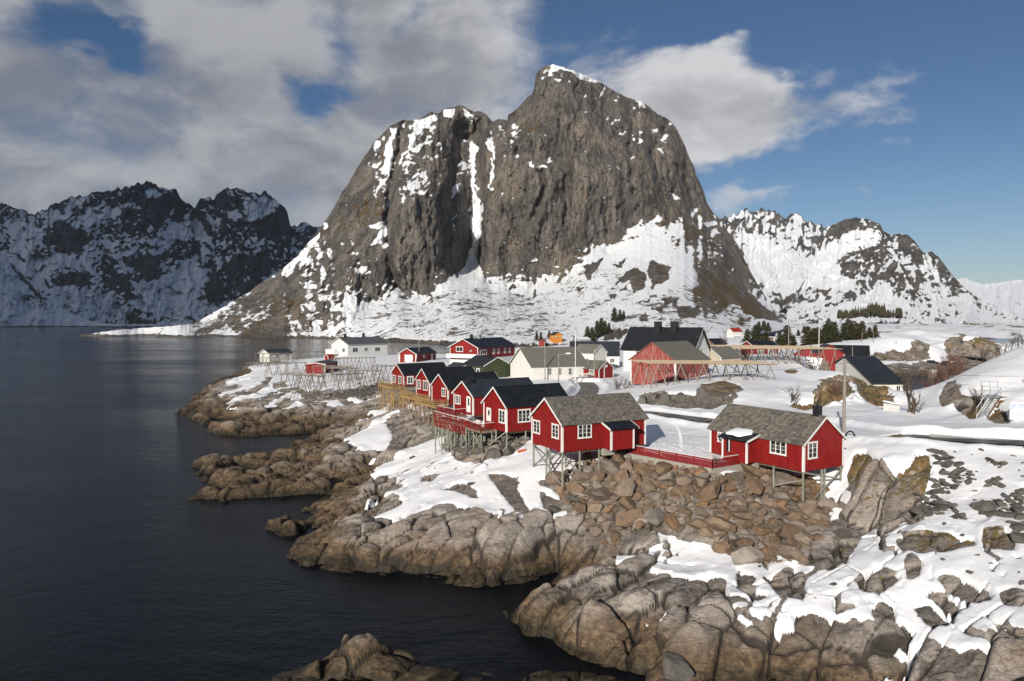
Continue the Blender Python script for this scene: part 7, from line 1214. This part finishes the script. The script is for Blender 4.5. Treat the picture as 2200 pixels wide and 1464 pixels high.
far_house('WHITE3', 'white_house', 1613, 733, 30, 1, 8, 8, 4.2, 3.2, 'white gabled house right of the red roofed one', 'white_cladding', 'grey_roof', None, (('gable', 1.2, 2.2, 2.8, 4), ('gable', 5, 6, 2.8, 4), ('gable', 3.4, 4.4, 4.8, 5.8)))
far_house('REDWIN', 'red_panorama_house', 1664, 741, 165, -1, 9.5, 7, 4.8, 1.3, 'red house with band of white framed windows and black roof', 'red_paint', 'black_roof', 400, (('long', .4, 3.2, 2.6, 4.4), ('long', 3.5, 6.0, 2.6, 4.4), ('long', 6.3, 9.0, 2.6, 4.4)))
far_house('REDSHOP', 'red_house', 1622, 769, 20, 1, 9, 7, 3.4, 1.6, 'red brown house seen under the rear drying rack', 'rail_red', 'black_roof', 225, (('long', 1, 3, 1, 2.4), ('long', 5, 7, 1, 2.4)))
far_house('REDQ1', 'red_cabin', 1757, 786, 60, 1, 12, 7, 3.0, 2.4, 'red cabin with black roof at the quay behind the rear rack', 'red_paint', 'black_roof', 215, (('gable', 1.5, 2.8, .8, 2.2), ('gable', 4.2, 5.5, .8, 2.2)), 'rail_red', 'cabin')
far_house('REDQ2', 'red_cabin', 1813, 783, 75, 1, 12, 7.5, 3.0, 2.6, 'red gabled cabin peeping over the ribbed black roof', 'red_paint', 'black_roof', 214, (), 'rail_red', 'cabin')
far_house('REDQ3', 'black_roofed_cabin', 1862, 782, 150, -1, 14, 8, 2.6, 3.0, 'broad black roof of a cabin beside the snowy hillock', 'red_paint', 'black_roof', 232, (), None, 'cabin')
far_house('BROWNH', 'brown_hut', 1535, 752, 30, 1, 6, 5, 2.4, 1.6, 'dark brown hut right of the big white house', 'brown_wood', 'black_roof', 270, (), None, 'hut')
def car(px, py, d_, rz, label):
    g = at_d(px, py, d_); e = empty('parked_car', tuple(g), rz, label, 'car', 'cars parked by the bay'); m = MB(); m.hexa([(-2.1, -.85, .3), (2.1, -.85, .3), (2.1, .85, .3), (-2.1, .85, .3), (-2.15, -.82, .85), (2.1, -.8, .78), (2.1, .8, .78), (-2.15, .82, .85)]); m.build('body', 'car_paint', e)
    m = MB(); m.hexa([(-1.9, -.78, .86), (1.0, -.78, .80), (1.0, .78, .80), (-1.9, .78, .86), (-1.6, -.65, 1.45), (.3, -.65, 1.45), (.3, .65, 1.45), (-1.6, .65, 1.45)]); m.build('cabin', 'window_glass', e)
    for x in (-1.3, 1.3):
        for y in (-.8, .8): m = MB(); m.tube((x, y - .1, .32), (x, y + .1, .32), .33, .33, 12); m.build('wheel', 'rubber', e)
    for y in (-.6, .6): m = MB(); m.box(2.09, 2.13, y - .15, y + .15, .6, .72); m.build('headlight', 'white_paint', e)
car(2003, 782, 283, .1, 'dark parked car left of the other by the little bay'); car(2035, 784, 279, .05, 'black parked car nearer the snow hill')
g = at_d(1978, 782, 285); e = empty('standing_post', tuple(g), 0, 'short dark post beside the parked cars', 'bollard'); m = MB(); m.tube((0, 0, -.3), (0, 0, 1.6), .16, .12); m.build('post', 'black_metal', e)
g = at_d(2004, 757, 380); e = empty('blue_road_sign', tuple(g), 0, 'blue road sign on a pole before the far channel', 'sign'); m = MB(); m.tube((0, 0, -1), (0, 0, 5), .1); m.build('pole', 'galvanised', e); m = MB(); m.box(-.9, .9, -.12, -.1, 2.4, 5.2); m.build('panel', 'blue_sign', e); m = MB(); m.box(-.35, .35, -.135, -.125, 3.2, 4.6); m.build('symbol', 'white_paint', e)
g = at_d(1999, 756, 380); e = empty('yellow_marker_post', tuple(g), 0, 'slim yellow and white marker post left of the blue sign', 'post'); m = MB(); m.tube((0, 0, -1), (0, 0, 6), .22); m.build('shaft', 'beige_paint', e)
g = at_d(2004, 806, 254); e = empty('concrete_pillar', tuple(g), 0, 'pale concrete pillar at the end of the stone quay', 'pillar'); m = MB(); m.hexa([(-1.1, -1, -4), (1.1, -1, -4), (1.1, 1, -4), (-1.1, 1, -4), (-.9, -.8, 1.9), (.9, -.8, 1.9), (.9, .8, 1.9), (-.9, .8, 1.9)]); m.build('block', 'concrete', e)
# far road to the bridge
pts = [at_d(x, y, d) for x, y, d in ((1992, 742, 480), (2000, 752, 400), (2030, 760, 345), (2070, 766, 320), (2120, 772, 305))]
tag(link('far_road', ribbon(pts, 3.5, .35), MAT['asphalt']), 'grey road curving round the far rock knoll', None, None, 'structure')
g = at_d(2075, 700, 1300); sg_ = empty('avalanche_gallery', tuple(g), 0, 'long grey snow gallery along the far shore road', 'gallery'); m = MB(); m.box(0, 70, 0, 8, 4.5, 6); m.build('roof', 'concrete', sg_)
for k_ in range(12): m = MB(); m.box(k_ * 6.2, k_ * 6.2 + 1, .2, 1, -3, 4.5); m.build('column', 'concrete', sg_)
# ------------------------------------------------------------------ cloud bank out over the sea to the west: shades the western range
bm = bmesh.new(); bmesh.ops.create_grid(bm, x_segments=60, y_segments=60, size=1)
for v in bm.verts:
    x, y = v.co.x, v.co.y; ed = max(0, 1 - (x * x + y * y)); n = float(fbm(np.array(x * 2.2 + 5), np.array(y * 2.2), 4, 900)); v.co = Vector((x * 2100, y * 1900, (math.sqrt(ed) * 260 + n * 170) if ed > 0 else n * 40))
dead = [v for v in bm.verts if (v.co.x / 2100) ** 2 + (v.co.y / 1900) ** 2 + .35 * float(fbm(np.array(v.co.x / 700), np.array(v.co.y / 700), 4, 901)) > .92]; bmesh.ops.delete(bm, geom=dead, context='VERTS')
me = bpy.data.meshes.new('cloud_bank'); bm.to_mesh(me); bm.free(); me.polygons.foreach_set('use_smooth', [True] * len(me.polygons))
mt, t, b = material('cloud', 1.0, 0.0); b.inputs['Base Color'].default_value = (.85, .86, .88, 1)
tr = t.node('ShaderNodeBsdfTranslucent'); tr.inputs[0].default_value = (.8, .82, .85, 1); mx = t.node('ShaderNodeMixShader'); mx.inputs[0].default_value = .35; out = mt.node_tree.nodes['Material Output']; t.l.new(b.outputs[0], mx.inputs[1]); t.l.new(tr.outputs[0], mx.inputs[2]); t.l.new(mx.outputs[0], out.inputs['Surface'])
for v_, sol in ((0, 0),):
    o = link('cloud_bank', me, mt); o.location = (-1650 - .39 * 4000, 2750 - .92 * 4000, 1750); md = o.modifiers.new('thickness', 'SOLIDIFY'); md.thickness = 160; tag(o, 'pale grey cloud bank high to the west', 'cloud', None, 'stuff')

# footprints trodden across the yard
fp = MB(); r = random.Random(5)
for pts in ([(1448, 912), (1455, 920), (1461, 930), (1462, 940), (1464, 950), (1463, 958), (1467, 966)], [(1416, 953), (1430, 957), (1444, 962), (1458, 967), (1468, 971)], [(1450, 956), (1475, 959), (1500, 962), (1518, 966)]):
    W_ = [ground_px(*p) for p in pts]
    for a_, b_ in zip(W_[:-1], W_[1:]):
        n_ = max(2, int((b_ - a_).length / .42))
        for k_ in range(n_):
            p = a_.lerp(b_, k_ / n_) + Vector((r.uniform(-.12, .12), 0, 0)); z_ = hgt(p.x, p.y); fp.hexa([(p.x - .14, p.y - .10, z_ - .05), (p.x + .14, p.y - .10, z_ - .05), (p.x + .16, p.y + .14, z_ - .05), (p.x - .16, p.y + .14, z_ - .05), (p.x - .10, p.y + .04, z_ + .035), (p.x + .10, p.y + .04, z_ + .035), (p.x + .09, p.y + .10, z_ + .035), (p.x - .09, p.y + .10, z_ + .035)])
tag(fp.build('footprints', 'clean_snow'), 'trail of footprints trodden across the snowy yard', 'footprints', None, 'stuff')
# ------------------------------------------------------------------ sea air
m = MB(); m.box(-9000, 11000, -1500, 12500, -7, 1000); hz_ = m.mesh('haze'); hm = bpy.data.materials.new('haze'); hm.use_nodes = True; tt = NT(hm.node_tree); tt.n.clear(); pv = tt.node('ShaderNodeVolumePrincipled'); pv.inputs['Color'].default_value = (.80, .88, 1.0, 1); pv.inputs['Density'].default_value = 2.4e-5; pv.inputs['Anisotropy'].default_value = 0.0; ho_ = tt.node('ShaderNodeOutputMaterial'); tt.l.new(pv.outputs[0], ho_.inputs['Volume'])
tag(link('haze', hz_, hm), 'thin blue sea haze over the fjord', 'haze', None, 'stuff')
